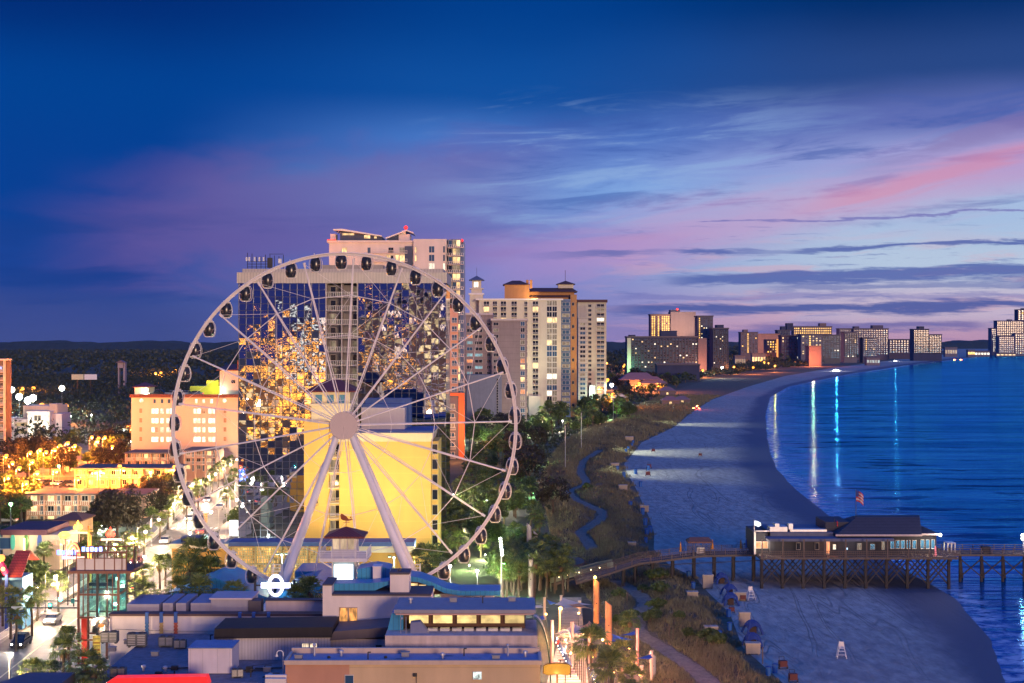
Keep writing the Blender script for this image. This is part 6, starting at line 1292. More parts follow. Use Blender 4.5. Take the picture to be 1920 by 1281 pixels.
# spectators of light on the sand: floodlights on hotel side
for (a,c,P,ang,lab) in (((1090,848),(1300,850),90000,75,'beach floodlight on a mast beside the upper dune path'),((1060,886),(1260,890),60000,75,'beach floodlight on a mast left of the timber pavilion dunes'),((1150,795),(1370,797),150000,50,'distant beach floodlight on a mast beyond the dunes')):
    la=L3(*a); lc=L3(*c); t=thing('beach_floodlight_mast',lab,'floodlight',la); b=MB(); b.tube(la,(la[0],la[1],15),.12); b.build('mast',STEEL,t); b=MB(); b.box(la[0]-.1,la[0]+.5,la[1]-.3,la[1]+.3,15,15.4); b.build('lamp_head',DARKM,t)
    spot(t,(la[0]+.9,la[1],15.1),(lc[0],lc[1],0),P,(.92,1,.72),ang,.3)
# ================================================================ vegetation
def leaf_mat(name,c1,c2,tr=.25):
    m,nt,N,L=nt_new(name); o=N.new('ShaderNodeOutputMaterial'); p=N.new('ShaderNodeBsdfPrincipled')
    ge=N.new('ShaderNodeNewGeometry'); oi=N.new('ShaderNodeObjectInfo'); a=N.new('ShaderNodeMath'); a.operation='ADD'; fr=N.new('ShaderNodeMath'); fr.operation='FRACT'
    L.new(ge.outputs['Random Per Island'],a.inputs[0]); L.new(oi.outputs['Random'],a.inputs[1]); L.new(a.outputs[0],fr.inputs[0])
    mx=N.new('ShaderNodeMix'); mx.data_type='RGBA'; L.new(fr.outputs[0],mx.inputs[0]); mx.inputs[6].default_value=c1; mx.inputs[7].default_value=c2
    L.new(mx.outputs[2],p.inputs['Base Color']); p.inputs['Roughness'].default_value=.55
    t=N.new('ShaderNodeBsdfTranslucent'); L.new(mx.outputs[2],t.inputs[0]); ms=N.new('ShaderNodeMixShader'); ms.inputs[0].default_value=tr
    L.new(p.outputs[0],ms.inputs[1]); L.new(t.outputs[0],ms.inputs[2]); L.new(ms.outputs[0],o.inputs[0]); return m
PALM=leaf_mat('palm_leaf',(.08,.13,.04,1),(.22,.26,.07,1),.35); PALMD=M('dry_frond',(.20,.13,.06,1),.8,.2); OAK=leaf_mat('oak_leaf',(.05,.09,.03,1),(.13,.18,.045,1),.35); DKL=leaf_mat('dark_oak_leaf',(.025,.03,.018,1),(.06,.05,.03,1)); BARK=M('bark',(.12,.09,.07,1),.95,.3,3)
GRS=leaf_mat('dune_grass_blade',(.14,.13,.07,1),(.24,.22,.13,1),.2)
def pmesh(name,V,Fc,m):
    me=bpy.data.meshes.new(name); me.from_pydata(np.asarray(V).reshape(-1,3).tolist(),[],Fc); me.materials.append(m); me.update(); return me
def palm_head(seed,n=42,R=2.0):
    r=random.Random(seed); V=[];Fc=[]
    for i in range(n):
        a=r.uniform(0,2*PI); e=r.uniform(-.75,1.35); d=Vector((math.cos(a)*math.cos(e),math.sin(a)*math.cos(e),math.sin(e)))
        L_=R*r.uniform(.45,.62); base=d*L_; base.z-=.12*L_
        s=d.cross(Vector((0,0,1))).normalized(); u=s.cross(d)
        k=len(V); V+=[tuple(-s*.03),tuple(s*.03),tuple(base)]; Fc.append((k,k+1,k+2))
        for j in range(9):
            t=(j-4)/4*1.15; dd=(d*math.cos(t)+s*math.sin(t)).normalized(); ln=R*.62*(1-.25*abs(t)/1.2)*r.uniform(.85,1.1)
            mid=base+dd*ln*.55+u*.04; tip=base+dd*ln; tip.z-=ln*r.uniform(.15,.5); w=(dd.cross(u)).normalized()*.085
            k=len(V); V+=[tuple(base),tuple(mid-w),tuple(tip),tuple(mid+w)]; Fc.append((k,k+1,k+2,k+3))
    return V,Fc
def palm_proto(seed,h,R,name='palm_tree'):
    t=thing(name,'','palm tree'); V,Fc=palm_head(seed,R=R); me=pmesh('crown',V,Fc,PALM); o=bpy.data.objects.new('crown',me); COL.objects.link(o); o.parent=t; o.location=(0,0,h)
    b=MB(); r=random.Random(seed); p=Vector((0,0,-.1)); dx=r.uniform(-.3,.3)
    for k in range(6): q=Vector((dx*(k+1)/6*((k+1)/6),0,h*(k+1)/6)); b.tube(p,q,.2-.01*k,.19-.01*k,n=7,cap=False); p=q
    o.location=p
    b.build('trunk',BARK,t); 
    V=[];Fc=[]
    for i in range(14):
        a=r.uniform(0,2*PI); d=Vector((math.cos(a),math.sin(a),0)); k=len(V); s=Vector((-d.y,d.x,0))*.16; V+=[tuple(p),tuple(p+d*.5-s+Vector((0,0,-.5))),tuple(p+d*.55+Vector((0,0,-1.5))),tuple(p+d*.5+s+Vector((0,0,-.5)))]; Fc.append((k,k+1,k+2,k+3))
    me=pmesh('dead_fronds',V,Fc,PALMD); o=bpy.data.objects.new('dead_fronds',me); COL.objects.link(o); o.parent=t
    return t
def crown_mesh(seed,R,H,z0,nb,nl,ls,m,name='crown'):
    g=np.random.default_rng(seed); V=[]
    th=g.uniform(0,2*PI,nb); ph=np.arccos(g.uniform(-.5,1,nb)); rr=g.uniform(.35,1,nb)**.6
    C=np.stack([R*.78*rr*np.sin(ph)*np.cos(th),R*.78*rr*np.sin(ph)*np.sin(th),z0+H*.35+H*.45*rr*np.cos(ph)],-1); br=R*g.uniform(.22,.42,nb)
    for c,r in zip(C,br):
        d=g.normal(size=(nl,3)); d/=np.linalg.norm(d,axis=1,keepdims=True); P=c+d*r*g.uniform(.6,1.05,(nl,1))*np.array([1,1,.75])
        a=g.normal(size=(nl,3)); a/=np.linalg.norm(a,axis=1,keepdims=True); b=np.cross(a,d+g.normal(size=(nl,3))*.5); b/=np.maximum(np.linalg.norm(b,axis=1,keepdims=True),1e-6)
        s=ls*g.uniform(.6,1.3,(nl,1)); V.append(np.stack([P-a*s,P-b*s*.5,P+a*s,P+b*s*.5],1))
    V=np.concatenate(V).reshape(-1,3); n=len(V)//4; return pmesh(name,V,np.arange(n*4).reshape(n,4).tolist(),m)
def oak_proto(seed,R,H,m=None,name='oak_tree',cat='tree',nb=26,nl=70,ls=.34):
    t=thing(name,'',cat); o=bpy.data.objects.new('crown',crown_mesh(seed,R,H,H*.25,nb,nl,ls,m or OAK)); COL.objects.link(o); o.parent=t
    b=MB(); r=random.Random(seed); b.tube((0,0,-.1),(.1,0,H*.4),.28,.2,n=7)
    for k in range(5): a=r.uniform(0,2*PI); b.tube((.1,0,H*.32),(R*.5*math.cos(a),R*.5*math.sin(a),H*.7),.13,.05,n=5)
    b.build('trunk',BARK,t); return t
def free(x,y): return True
palmA=palm_proto(1,4.6,2.1); palmB=palm_proto(2,5.8,2.0); palmC=palm_proto(3,3.4,2.3)
oakA=oak_proto(11,3.6,6.2); oakB=oak_proto(12,4.6,7.5,DKL); oakC=oak_proto(13,2.6,4.2); 
bush=oak_proto(14,1.6,1.7,name='shrub',cat='shrub',nb=12,nl=55,ls=.26)
used={}
def put(proto,x,y,z=0,sc=1,label=None,group=None):
    if proto.name in used: c=copy_tree(proto,(x,y,z),random.uniform(0,6.28),label,sc)
    else:
        index_tree(proto); used[proto.name]=1; c=proto; c.location=(x,y,z); c.rotation_euler=(0,0,random.uniform(0,6.28)); c.scale=(sc,)*3; c['label']=label
    if group: c['group']=group
    return c
def pl_(p,q,z): x_,y_=G(p,q,z); return x_,y_
# boulevard palms left row (head pixel)
for i,(p,q) in enumerate(((82,1020),(70,1100),(110,1085),(60,1125),(270,990),(255,1010),(300,968),(240,1005),(315,950),(325,935),(345,925),(360,912),(372,905),(386,898),(398,888),(410,880),(350,940),(372,925),(420,872),(433,862),(20,1130),(30,1150),(5,1110),(222,1028),(243,1035))):
    h=4.6; x_,y_=G(p,q,h+.6); put(random.choice((palmA,palmB)),x_,y_,0,random.uniform(.85,1.05),'palm tree with a round head in the row along the left pavement of the boulevard','palms lining the left side of the boulevard')
for i,(p,q) in enumerate(((432,912),(425,925),(438,895),(300,1068),(268,1085),(275,1110),(258,1100),(130,1208),(118,1232),(95,1250),(60,1265),(310,1062))):
    x_,y_=G(p,q,3.6); put(random.choice((palmC,palmA)),x_,y_,0,random.uniform(.8,1),'lamp lit palm in the row along the right pavement of the boulevard','palms lining the right side of the boulevard')
for p,q,Y,z,s,lab in ((370,1045,222,0,1.9,'tall dark palm in front of the mustard garage wall'),(352,1068,218,0,1.5,'left lower palm of the clump before the mustard garage'),(395,1072,219,0,1.4,'right lower palm of the clump before the mustard garage'),(340,1108,190,0,1.15,'left palm poking above the lilac parapet near the blue gable'),(372,1108,190,0,1.2,'right palm poking above the lilac parapet near the blue gable'),(440,1112,190,0,1.0,'palm left of the glowing ring sign'),(582,1110,188,0,1.2,'palm right of the glowing ring sign'),(560,1120,188,0,1.0,'small palm between the ring sign and the white block'),(796,1052,215,0,1.5,'brown tinged palm at the right corner of the yellow hotel'),(163,1250,156,1.5,1.15,'large dark palm in the bottom left before the white hall'),(178,1262,153,1.5,1.0,'dark palm head at the bottom left edge by the red awning')):
    h=Z(q,Y); sc=s; put(palmC,X(p,Y),Y,h-3.4*sc,sc,lab)
# the big oak and other left trees
bo=oak_proto(21,6.4,9.5,DKL,nb=60,nl=120,ls=.36); put(bo,X(215,300),302,0,1.0,'huge dark round oak behind the red flame neon')
o2=put(oakB,X(182,298),297,0,.85,'lighter lamp lit oak at the left shoulder of the huge dark oak')
put(oakC,X(58,236),236,0,1.35,'round tree glowing bright green beside the red tiled kiosk'); 
def grove(n,poly,protos,label,group,sc=(.8,1.15),seed=1,avoid=None,z=0):
    r=random.Random(seed); ys=[G(p,q)[1] for p,q in poly]; ptsg=[G(p,q) for p,q in poly]
    x0,x1=min(a[0] for a in ptsg),max(a[0] for a in ptsg); y0,y1=min(ys),max(ys); k=0; tries=0; done=[]
    while k<n and tries<n*60:
        tries+=1; X_=r.uniform(x0,x1); Y_=r.uniform(y0,y1); ins=False
        for i in range(len(ptsg)):
            (ax,ay),(bx,by)=ptsg[i],ptsg[i-1]
            if (ay>Y_)!=(by>Y_) and X_<(bx-ax)*(Y_-ay)/(by-ay)+ax: ins=not ins
        if not ins or any((X_-a)**2+(Y_-b)**2<4.2 for a,b in done): continue
        if avoid and avoid(X_,Y_): continue
        done.append((X_,Y_)); random.seed(int(X_*100)); put(r.choice(protos),X_,Y_,z,r.uniform(*sc),label,group); k+=1
    random.seed(5); return done
blds=[(-64,-14,290,318),(-42,-12,258,280),(-58,-14,226,252),(-27,-15,500,525),(-25,12,675,720)]
def av(X_,Y_): return any(a-1<X_<b+1 and c-1<Y_<d+1 for a,b,c,d in blds)
grove(85,[(815,1100),(950,1120),(1000,1125),(1060,1115),(1060,1080),(1010,1010),(980,940),(960,900),(900,880),(850,950),(825,1030)],[palmA,palmB,palmC,oakA,palmA],'palm or oak of the thick lamp lit grove right of the wheel','trees in the grove right of the wheel',(.8,1.15),3,av)
grove(48,[(930,1125),(1070,1122),(1060,1090),(1000,1060),(940,1080)],[palmA,palmB,palmA],'sabal palm in the dense dark clump between the pavilion and the boardwalk','palms between the pavilion and the boardwalk',(.85,1.15),4,av)
grove(70,[(870,880),(960,900),(1010,1000),(1050,960),(1000,880),(1010,830),(960,800),(880,800)],[oakA,oakC,oakB,palmA,palmB],'tree of the dark belt between the hotels and the dune path','trees between the hotels and the dunes',(.9,1.3),5,av)
grove(60,[(870,812),(1010,830),(1060,815),(1190,790),(1185,760),(1000,790),(870,792)],[oakA,oakC,palmB,palmA],'tree of the green lit hedge row at the foot of the beach hotels','trees at the foot of the beach hotels',(1.1,1.7),6,av)
grove(22,[(440,1010),(565,1020),(565,1000),(440,990)],[oakC,palmA,oakA],'green lit tree at the foot of the mirrored hotel','trees below the mirrored hotel',(.6,.9),7)
grove(50,[(0,905),(230,890),(330,895),(330,850),(230,830),(0,860)],[oakA,oakC,palmA,oakB],'tree among the orange street lamps of the car park','trees among the orange lamps',(.8,1.2),8,lambda a,b:384<b<400)
grove(26,[(0,985),(50,985),(60,930),(0,925)],[oakA,oakC,palmA],'tree beside the salmon motel at the left edge','trees left of the salmon motel',(.8,1.1),9,lambda a,b:330<b<352 and a>-111)
grove(22,[(190,1000),(310,975),(330,930),(270,930),(230,960)],[oakA,oakC,oakB],'roadside oak between the huge dark oak and the boulevard palms','oaks beside the boulevard',(.7,1.0),10,lambda a,b:a>-76)
grove(18,[(0,1100),(130,1060),(230,1035),(200,1010),(100,1040),(0,1050)],[palmA,palmC,oakC],'garden palm or bush among the neon signs','plants among the neon signs',(.6,.85),11)
grove(34,[(1130,760),(1240,735),(1320,712),(1240,700),(1150,720)],[oakA,oakB,oakC],'dark tree around the orange lit house beyond the hotels','trees around the orange lit house',(1.2,1.9),12)
shr=[(1165,1128),(1225,1100),(1240,1095),(1205,1112),(1240,1120),(1230,1148),(1222,1162),(1218,1170),(1270,1172),(1295,1202),(1340,1222),(1325,1215),(1180,1165),(1160,1170),(1170,1180),(1103,925)]
for p,q in shr: x_,y_=G(p,q); put(bush,x_,y_,float(duneh(np.array(x_),np.array(y_)))*.8,random.uniform(.7,1.1),'low green shrub growing in the dune grass','shrubs in the dune grass')
# boardwalk planting
for p,q,Y,s,lab in ((1108,1205,165,1.15,'big red tinged palm beside the boardwalk lamp row'),(1148,1250,160,1.1,'dark palm behind the nearest sail mast'),(1165,1225,168,.9,'palm among the pink lit masts'),(1180,1165,200,.8,'pale fan palm between the sails and the dune path'),(1185,1270,160,.8,'low palm at the bottom right of the boardwalk')): put(palmC,X(p,Y),Y,Z(q,Y)-3.4*s,s,lab)
# ---------------------------------------------------------------- dune grass (one mass)
def tufts(name,n,ya,yb,xa,xb,h,seed,m=GRS,clear=1.6,zf=duneh):
    g=np.random.default_rng(seed); Y_=np.exp(g.uniform(math.log(ya),math.log(yb),n)); u=g.uniform(0,1,n); A,B=xa(Y_),xb(Y_); Xx=A+(B-A)*u
    k=(pdist(Xx,Y_)>clear); Xx,Y_=Xx[k],Y_[k]; n=len(Xx); Zz=zf(Xx,Y_)-.05; sc=np.clip(Y_/260,1,3)
    patch=.55+.45*np.sin(Xx*.5+np.sin(Y_*.21)*2)*np.sin(Y_*.17+1.3)
    V=[]
    for b_ in range(3):
        a=g.uniform(0,2*PI,n); hh=h*g.uniform(.5,1.3,n)*np.sqrt(sc)*(.5+patch); w=.07*sc; lean=g.uniform(-.35,.35,(2,n))*hh
        ox=g.uniform(-.25,.25,n)*sc; oy=g.uniform(-.25,.25,n)*sc
        P=np.stack([np.stack([Xx+ox-np.cos(a)*w,Y_+oy-np.sin(a)*w,Zz],-1),np.stack([Xx+ox+np.cos(a)*w,Y_+oy+np.sin(a)*w,Zz],-1),np.stack([Xx+ox+lean[0],Y_+oy+lean[1],Zz+hh],-1)],1); V.append(P)
    V=np.concatenate(V).reshape(-1,3); k=len(V)//3; me=pmesh(name,V,np.arange(k*3).reshape(k,3).tolist(),m); o=bpy.data.objects.new(name,me); COL.objects.link(o)
    tag(o,'dry brown dune grass covering the low dunes beside the beach','grass',kind='stuff'); return o
tufts('dune_grass',52000,168,1100,lambda y:inner(y)-1,lambda y:duneedge(y)+.8*np.sin(y*.9)+1.2*np.sin(y*.23),.6,31)
# ---------------------------------------------------------------- woods filling the middle and far distance
def woods(name,label,n,region,hs,ls,nl,m,seed,avoid=None):
    g=np.random.default_rng(seed); V=[]
    Xc,Yc=region(g,n); 
    if avoid is not None: k=~avoid(Xc,Yc); Xc,Yc=Xc[k],Yc[k]
    n=len(Xc); H=g.uniform(*hs,n); R=H*g.uniform(.45,.75,n)
    d=g.normal(size=(n,nl,3)); d/=np.linalg.norm(d,axis=2,keepdims=True); d[...,2]=np.abs(d[...,2])*1.1-.25
    bl=1+.25*np.sin(d[...,:1]*5+g.uniform(0,6,(n,1,1)))*np.sin(d[...,1:2]*5)
    P=np.stack([Xc,Yc,H*.5],-1)[:,None,:]+d*bl*np.stack([R,R,H*.5],-1)[:,None,:]*g.uniform(.75,1.05,(n,nl,1))
    a=g.normal(size=P.shape); a/=np.linalg.norm(a,axis=2,keepdims=True); b=np.cross(a,g.normal(size=P.shape)); b/=np.linalg.norm(b,axis=2,keepdims=True)
    s=ls*(1+Yc[:,None,None]/1500)*g.uniform(.6,1.3,(n,nl,1)); Q=np.stack([P-a*s,P-b*s*.6,P+a*s,P+b*s*.6],2).reshape(-1,3)
    k=len(Q)//4; me=pmesh(name,Q,np.arange(k*4).reshape(k,4).tolist(),m); o=bpy.data.objects.new(name,me); COL.objects.link(o); tag(o,label,'woods',kind='stuff'); return o
FOR=leaf_mat('forest_leaf',(.02,.035,.018,1),(.05,.065,.03,1),.1)
def reg(px0,px1,y0,y1):
    def f(g,n):
        Yc=np.sqrt(g.uniform(y0**2,y1**2,n)); p=g.uniform(px0,px1,n); return (p-960)/F*Yc,Yc
    return f
bx=lambda Xx,Yy:(Yy>430)&(Yy<500)&(Xx>-132)&(Xx<-78)
woods('woods','dark wood behind the pink hotel and the stair building',1500,reg(-60,620,500,1500),(6,12),.55,46,FOR,41,lambda a,b:((b<520)&(a>-135)&(a<-80))|((a>-85)&(b<800))|((b<640)&(b>585)&(a<-180)&(a>-225)))
woods('woods','black wooded plain reaching the horizon on the left',2600,reg(-100,1000,1500,5200),(9,16),1.1,26,FOR,42)
woods('woods','dark trees between the resort tower and the far hotels',900,lambda g,n:(lambda Yc:(inner(Yc)-6-g.uniform(0,1,n)**1.5*(110+Yc*.12),Yc))(np.sqrt(g.uniform(1000**2,2600**2,n))),(5,11),.6,36,FOR,43)
woods('woods','dark trees along the far curving shore',1200,lambda g,n:(lambda Yc:(inner(Yc)-10-g.uniform(0,1,n)*900,Yc))(g.uniform(2400,7800,n)),(9,20),1.3,22,FOR,44)
woods('woods','scrub on the back of the dunes',700,lambda g,n:(lambda Yc:(inner(Yc)-1-g.uniform(0,1,n)*(9+Yc*.02),Yc))(g.uniform(330,1100,n)),(1.2,3.2),.3,40,FOR,45,lambda a,b:(a<X(1010,b)))
def treeline(name,px0,px1,Y,h,seed,label):
    g=np.random.default_rng(seed); n=420; ps=np.linspace(px0,px1,n); b=MB()
    def hh(p): return h*(.82+.1*math.sin(p*.031)+.05*math.sin(p*.11+1)+.05*random.random())
    H=[hh(p) for p in ps]
    for d0 in (0,1):
        for i in range(n-1):
            a=(X(ps[i],Y),Y+d0*300,0);c=(X(ps[i+1],Y),Y+d0*300,0)
            b.quad(a,c,(c[0],c[1]+120,H[i+1]*(1+.1*d0)),(a[0],a[1]+120,H[i]*(1+.1*d0)))
    for i in range(n-1): b.quad((X(ps[i],Y),Y+120,H[i]),(X(ps[i+1],Y),Y+120,H[i+1]),(X(ps[i+1],Y),Y+420,H[i+1]*1.1),(X(ps[i],Y),Y+420,H[i]*1.1))
    o=b.build(name,M('far_forest',(.03,.045,.03,1),.95,.3,.01)); tag(o,label,'woods',kind='structure'); return o
treeline('hills',-200,1250,6500,44,1,'low wooded skyline along the left horizon'); treeline('hills',1100,2100,8200,48,2,'low wooded skyline along the right horizon')
# ================================================================ street lamps
BGL=emi('warm_white_globe',(1,.86,.66,1),14); OGL=emi('sodium_globe',(1,.36,.04,1),3.2); GGLB=emi('green_globe',(.3,1,.3,1),10); WGL=emi('cold_globe',(.92,1,.9,1),16)
def lamp_proto(kind,glob,H,power,col,r=.34):
    t=thing('street_lamp','','street lamp'); b=MB()
    if kind=='arm':
        b.tube((0,0,0),(0,0,H),.09,.06,n=7); b.path([(0,0,H)]+[(-.8+.8*math.cos(a),0,H+.6*math.sin(a)) for a in [PI*i/8 for i in range(1,8)]]+[(-1.6,0,H+.05)],.04,5); gx,gz=-1.6,H-.3
    elif kind=='post': b.tube((0,0,0),(0,0,H),.1,.06,n=7); b.tube((0,0,H-.2),(.9,0,H+.25),.04,n=5); gx,gz=.95,H+.1
    else: b.tube((0,0,0),(0,0,H),.12,.08,n=7); gx,gz=0,H+.2
    b.lathe((0,0,0),[(.22,0),(.2,.4),(.1,.5)],8); b.build('pole',M('lamp_pole_grey',(.22,.22,.24,1),.5),t)
    b=MB(); b.lathe((gx,0,gz+r*.8),[(r*1.1,0),(r*.5,.16),(.03,.22)],10); b.build('shade',DARKM,t)
    b=MB(); b.ball((gx,0,gz),r,8); b.build('globe',glob,t,smooth=True)
    l=point(t,(gx,0,gz-r-.25),power,col,.15,'bulb'); return t
LB=lamp_proto('arm',BGL,6,8000,(1,.70,.42),.3); LS=lamp_proto('post',OGL,8,34000,(1,.24,.03),.55); LG=lamp_proto('top',GGLB,7,6000,(.35,1,.3),.4); LW=lamp_proto('top',WGL,7,14000,(1,.95,.75),.34); LX=lamp_proto('top',WGL,16,50000,(.9,1,.85),1.5); LF=lamp_proto('post',OGL,9,50000,(1,.27,.03),1.4)
def lamps(proto,pts,z,lab,group,rot=0,sc=1):
    for i,(p,q) in enumerate(pts):
        x_,y_=G(p,q,z*sc); c=put(proto,x_,y_,0,sc,lab,group); c.rotation_euler=(0,0,rot)
lamps(LB,[(334,917),(349,908),(365,901),(380,894),(393,889),(408,879),(422,871),(434,862),(431,937),(327,932),(313,945),(283,974),(257,997),(231,1008),(199,1022),(128,1053),(85,1081),(48,1104),(440,911)],5.7,'globe street lamp in the row along the far side of the boulevard','boulevard lamps on the far side',PI)
lamps(LB,[(289,1044),(266,1061),(240,1085),(18,1239),(410,960),(372,1000),(352,985)],5.7,'curved arm street lamp with a big warm globe on the near side of the boulevard','boulevard lamps on the near side')
lamps(LS,[(51,849),(70,844),(81,848),(97,843),(107,836),(122,831),(135,836),(123,842),(167,820),(180,822),(192,820),(178,827),(55,865),(17,868),(63,886),(99,883),(139,898),(172,885),(182,884),(187,885),(218,875),(321,876),(42,905),(244,801),(30,878),(6,855),(8,895),(205,838),(225,880)],8,'orange sodium lamp on a tall post in the lit car park streets','orange sodium lamps on the left')
lamps(LG,[(110,874),(282,886),(20,945)],7.2,'green tinged lamp on a tall pole among the orange lamps','green tinged lamps on the left')
lamps(LW,[(232,807),(196,811),(220,812),(246,828),(115,775),(125,769),(132,781),(171,778),(331,713)],7.2,'white lamp on a pole near the pink hotel','white lamps near the pink hotel')
lamps(LX,[(22,731),(36,744),(62,746),(116,728),(52,751)],16.2,'blazing white floodlight mast in the dark wood at upper left','white floodlight masts at upper left')
lamps(LF,[(60,728),(39,729),(75,760),(320,697),(290,700),(300,699),(120,762)],9.2,'distant orange lamp in the dark wood on the left','distant orange lamps on the left')
lamps(LF,[(1137,681),(1170,684),(1137,712),(1196,719),(1238,714),(1147,740),(1316,694),(1375,688),(1411,689),(1452,686),(1425,676),(1432,679),(1440,681),(1420,673),(1376,666),(1500,672),(1232,716),(1168,687),(1174,683)],9.2,'orange lamp shining among trees between the far hotels','distant orange lamps on the right')
lamps(LX,[(1354,692),(1644,663),(1147,727)],14,'white lamp shining at the foot of the far hotels','distant white lamps on the right',0,.8)
lamps(LW,[(906,809),(1055,795),(913,951),(925,934),(849,939),(850,952),(895,1087),(844,1078),(1010,800),(960,806),(1030,793)],5.2,'white garden lamp glowing inside the grove right of the wheel','white garden lamps right of the wheel',0,.72)
lamps(LG,[(944,1075),(941,1064)],5.2,'green garden lamp in the palms above the blue pavilion roof','green garden lamps',0,.72)
t=thing('strung_light_column','tall column wrapped in white lights among the palms right of the wheel','light column',(X(940,226),226,0))
b=MB(); b.tube((X(940,226),226,0),(X(940,226),226,Z(1008,226)),.12); b.build('pole',STEEL,t)
for i,q in enumerate(range(1010,1042,5)): b=MB(); b.ball((X(938+i*.6,226),225.8,Z(q,226)),.22,6); b.build('bulb',WGL,t)
point(t,(X(936,224),223.5,Z(1012,224)),1500,(1,.95,.75),.3); point(t,(X(940,224),223.5,Z(1035,224)),700,(1,.95,.75),.3)
# extra glow sources hidden in the gardens: low bollard lights
def fill_bollard(px,py,P,c,lab):
    x_,y_=G(px,py,1.0); t=thing('garden_fill_light',lab,'added light',(x_,y_,0)); b=MB(); b.tube((x_,y_,0),(x_,y_,.8),.08); b.build('post',DARKM,t); b=MB(); b.ball((x_,y_,.95),.15,6); b.build('lens',BGL if c[0]>.5 else GGLB,t); point(t,(x_-.1,y_-.5,1.5),P,c,.15)  # added unseen lamp that tints the nearby leaves
for i,(p,q,P,c) in enumerate(((480,1005,500,(.4,1,.3)),(520,1003,500,(.5,1,.4)),(500,1012,400,(.9,1,.8)),(880,975,900,(1,.7,.3)),(865,985,900,(1,.8,.4)),(850,1000,700,(1,.9,.4)),(1000,868,900,(.6,1,.4)),(985,850,700,(.8,1,.5)),(925,830,1800,(.7,1,.4)),(900,835,1500,(.8,1,.5)),(990,815,1500,(.6,1,.4)),(1050,805,1300,(1,.7,.4)),(1140,783,2200,(.5,1,.4)),(1120,790,1800,(1,.6,.3)),(880,1060,700,(.7,1,.4)),(910,1040,900,(.9,1,.5)),(960,1050,700,(.5,1,.4)),(935,980,700,(.7,1,.4)),(60,1052,800,(.3,1,.2)),(1000,925,500,(.3,.9,.3)),(870,1110,700,(.8,1,.6)),(190,985,1500,(.8,1,.7)),(1195,1290,350,(1,.25,.2)),(1395,1330,0,(1,.2,.2)))):
    if P: fill_bollard(p,q,P*4.5,c,'hidden low light added to tint the leaves around it'); COL.objects[-1]
for o in COL.objects:
    if o.name.startswith('garden_fill_light'): o['group']='low lights added in the gardens'
# ================================================================ far hotels along the shore
def far(name,label,p0,p1,qt,Y,qb=None,wall=None,nx=8,nz=10,lit=.08,kinds=(L_WARM,L_WHITE),wf=.5,hf=.55,bal=False,depth=30,top=None,fn=None,z0=0,cap=True):
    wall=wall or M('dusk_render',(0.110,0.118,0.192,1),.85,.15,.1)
    x=lambda p:X(p,Y); z=lambda p:Z(p,Y); t=Bld(name,label,'hotel',(x((p0+p1)/2),Y,0)); b=MB(); b.box(x(p0),x(p1),Y,Y+depth,0,z(qt)); t.part('wall',b,wall)
    if cap: b=MB(); b.box(x(p0)-.8,x(p1)+.8,Y-.8,Y+depth+.8,z(qt),z(qt)+1.6); t.part('cornice',b,M('dark_cornice',(.10,.09,.12,1),.8))
    for (a,c,q) in (top or ()): b=MB(); b.box(x(a),x(c),Y+4,Y+depth-6,z(qt),z(q)); t.part('roof_block',b,wall)
    if nx: t.grid(x(p0)+1,x(p1)-1,max(4,z(qb or 690)),z(qt)-1,Y-.05,nx,nz,wf,hf,lit,kinds,(GLASSD,GLASSB),FRAME,0,False,fn=fn,mull=0)
    if bal:
        H=z(qt)-1; zb=max(4,z(qb or 690))
        b=MB()
        for j in range(nz): zz=zb+(H-zb)*j/nz; b.box(x(p0)+.6,x(p1)-.6,Y-1.6,Y,zz,zz+.25)
        for i in range(nx+1): xx=x(p0)+1+(x(p1)-x(p0)-2)*i/nx; b.box(xx-.15,xx+.15,Y-1.6,Y,zb,H)
        t.part('balcony_grid',b,M('balcony_grid_grey',(.13,.13,.19,1),.8,.1))
    t.finish(); return t
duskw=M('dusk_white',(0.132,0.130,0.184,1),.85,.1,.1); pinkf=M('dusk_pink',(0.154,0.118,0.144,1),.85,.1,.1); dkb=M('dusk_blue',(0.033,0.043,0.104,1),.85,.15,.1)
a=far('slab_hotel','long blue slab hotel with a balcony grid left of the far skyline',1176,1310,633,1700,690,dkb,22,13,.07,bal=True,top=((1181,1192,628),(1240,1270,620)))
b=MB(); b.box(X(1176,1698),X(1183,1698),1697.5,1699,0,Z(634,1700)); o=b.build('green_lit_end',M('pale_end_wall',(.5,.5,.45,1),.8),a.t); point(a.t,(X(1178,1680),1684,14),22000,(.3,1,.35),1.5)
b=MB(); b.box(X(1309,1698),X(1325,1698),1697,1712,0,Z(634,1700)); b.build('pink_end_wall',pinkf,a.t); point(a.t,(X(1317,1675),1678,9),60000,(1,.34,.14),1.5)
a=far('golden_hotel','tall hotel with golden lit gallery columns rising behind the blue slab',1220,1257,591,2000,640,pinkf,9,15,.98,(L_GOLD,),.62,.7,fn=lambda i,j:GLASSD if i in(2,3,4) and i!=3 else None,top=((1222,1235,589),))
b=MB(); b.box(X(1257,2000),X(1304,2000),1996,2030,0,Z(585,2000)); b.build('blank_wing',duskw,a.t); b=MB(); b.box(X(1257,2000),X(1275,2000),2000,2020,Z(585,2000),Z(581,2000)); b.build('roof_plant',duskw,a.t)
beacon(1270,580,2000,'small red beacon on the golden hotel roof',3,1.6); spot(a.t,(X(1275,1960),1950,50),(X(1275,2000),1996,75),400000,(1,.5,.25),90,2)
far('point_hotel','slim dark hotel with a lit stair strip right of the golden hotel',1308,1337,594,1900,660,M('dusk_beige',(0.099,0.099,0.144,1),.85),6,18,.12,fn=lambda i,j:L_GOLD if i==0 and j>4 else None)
far('point_hotel','dark blue narrow hotel beside the slim stair strip hotel',1336,1366,617,1850,690,dkb,7,19,.12,bal=True,top=((1345,1358,609),))
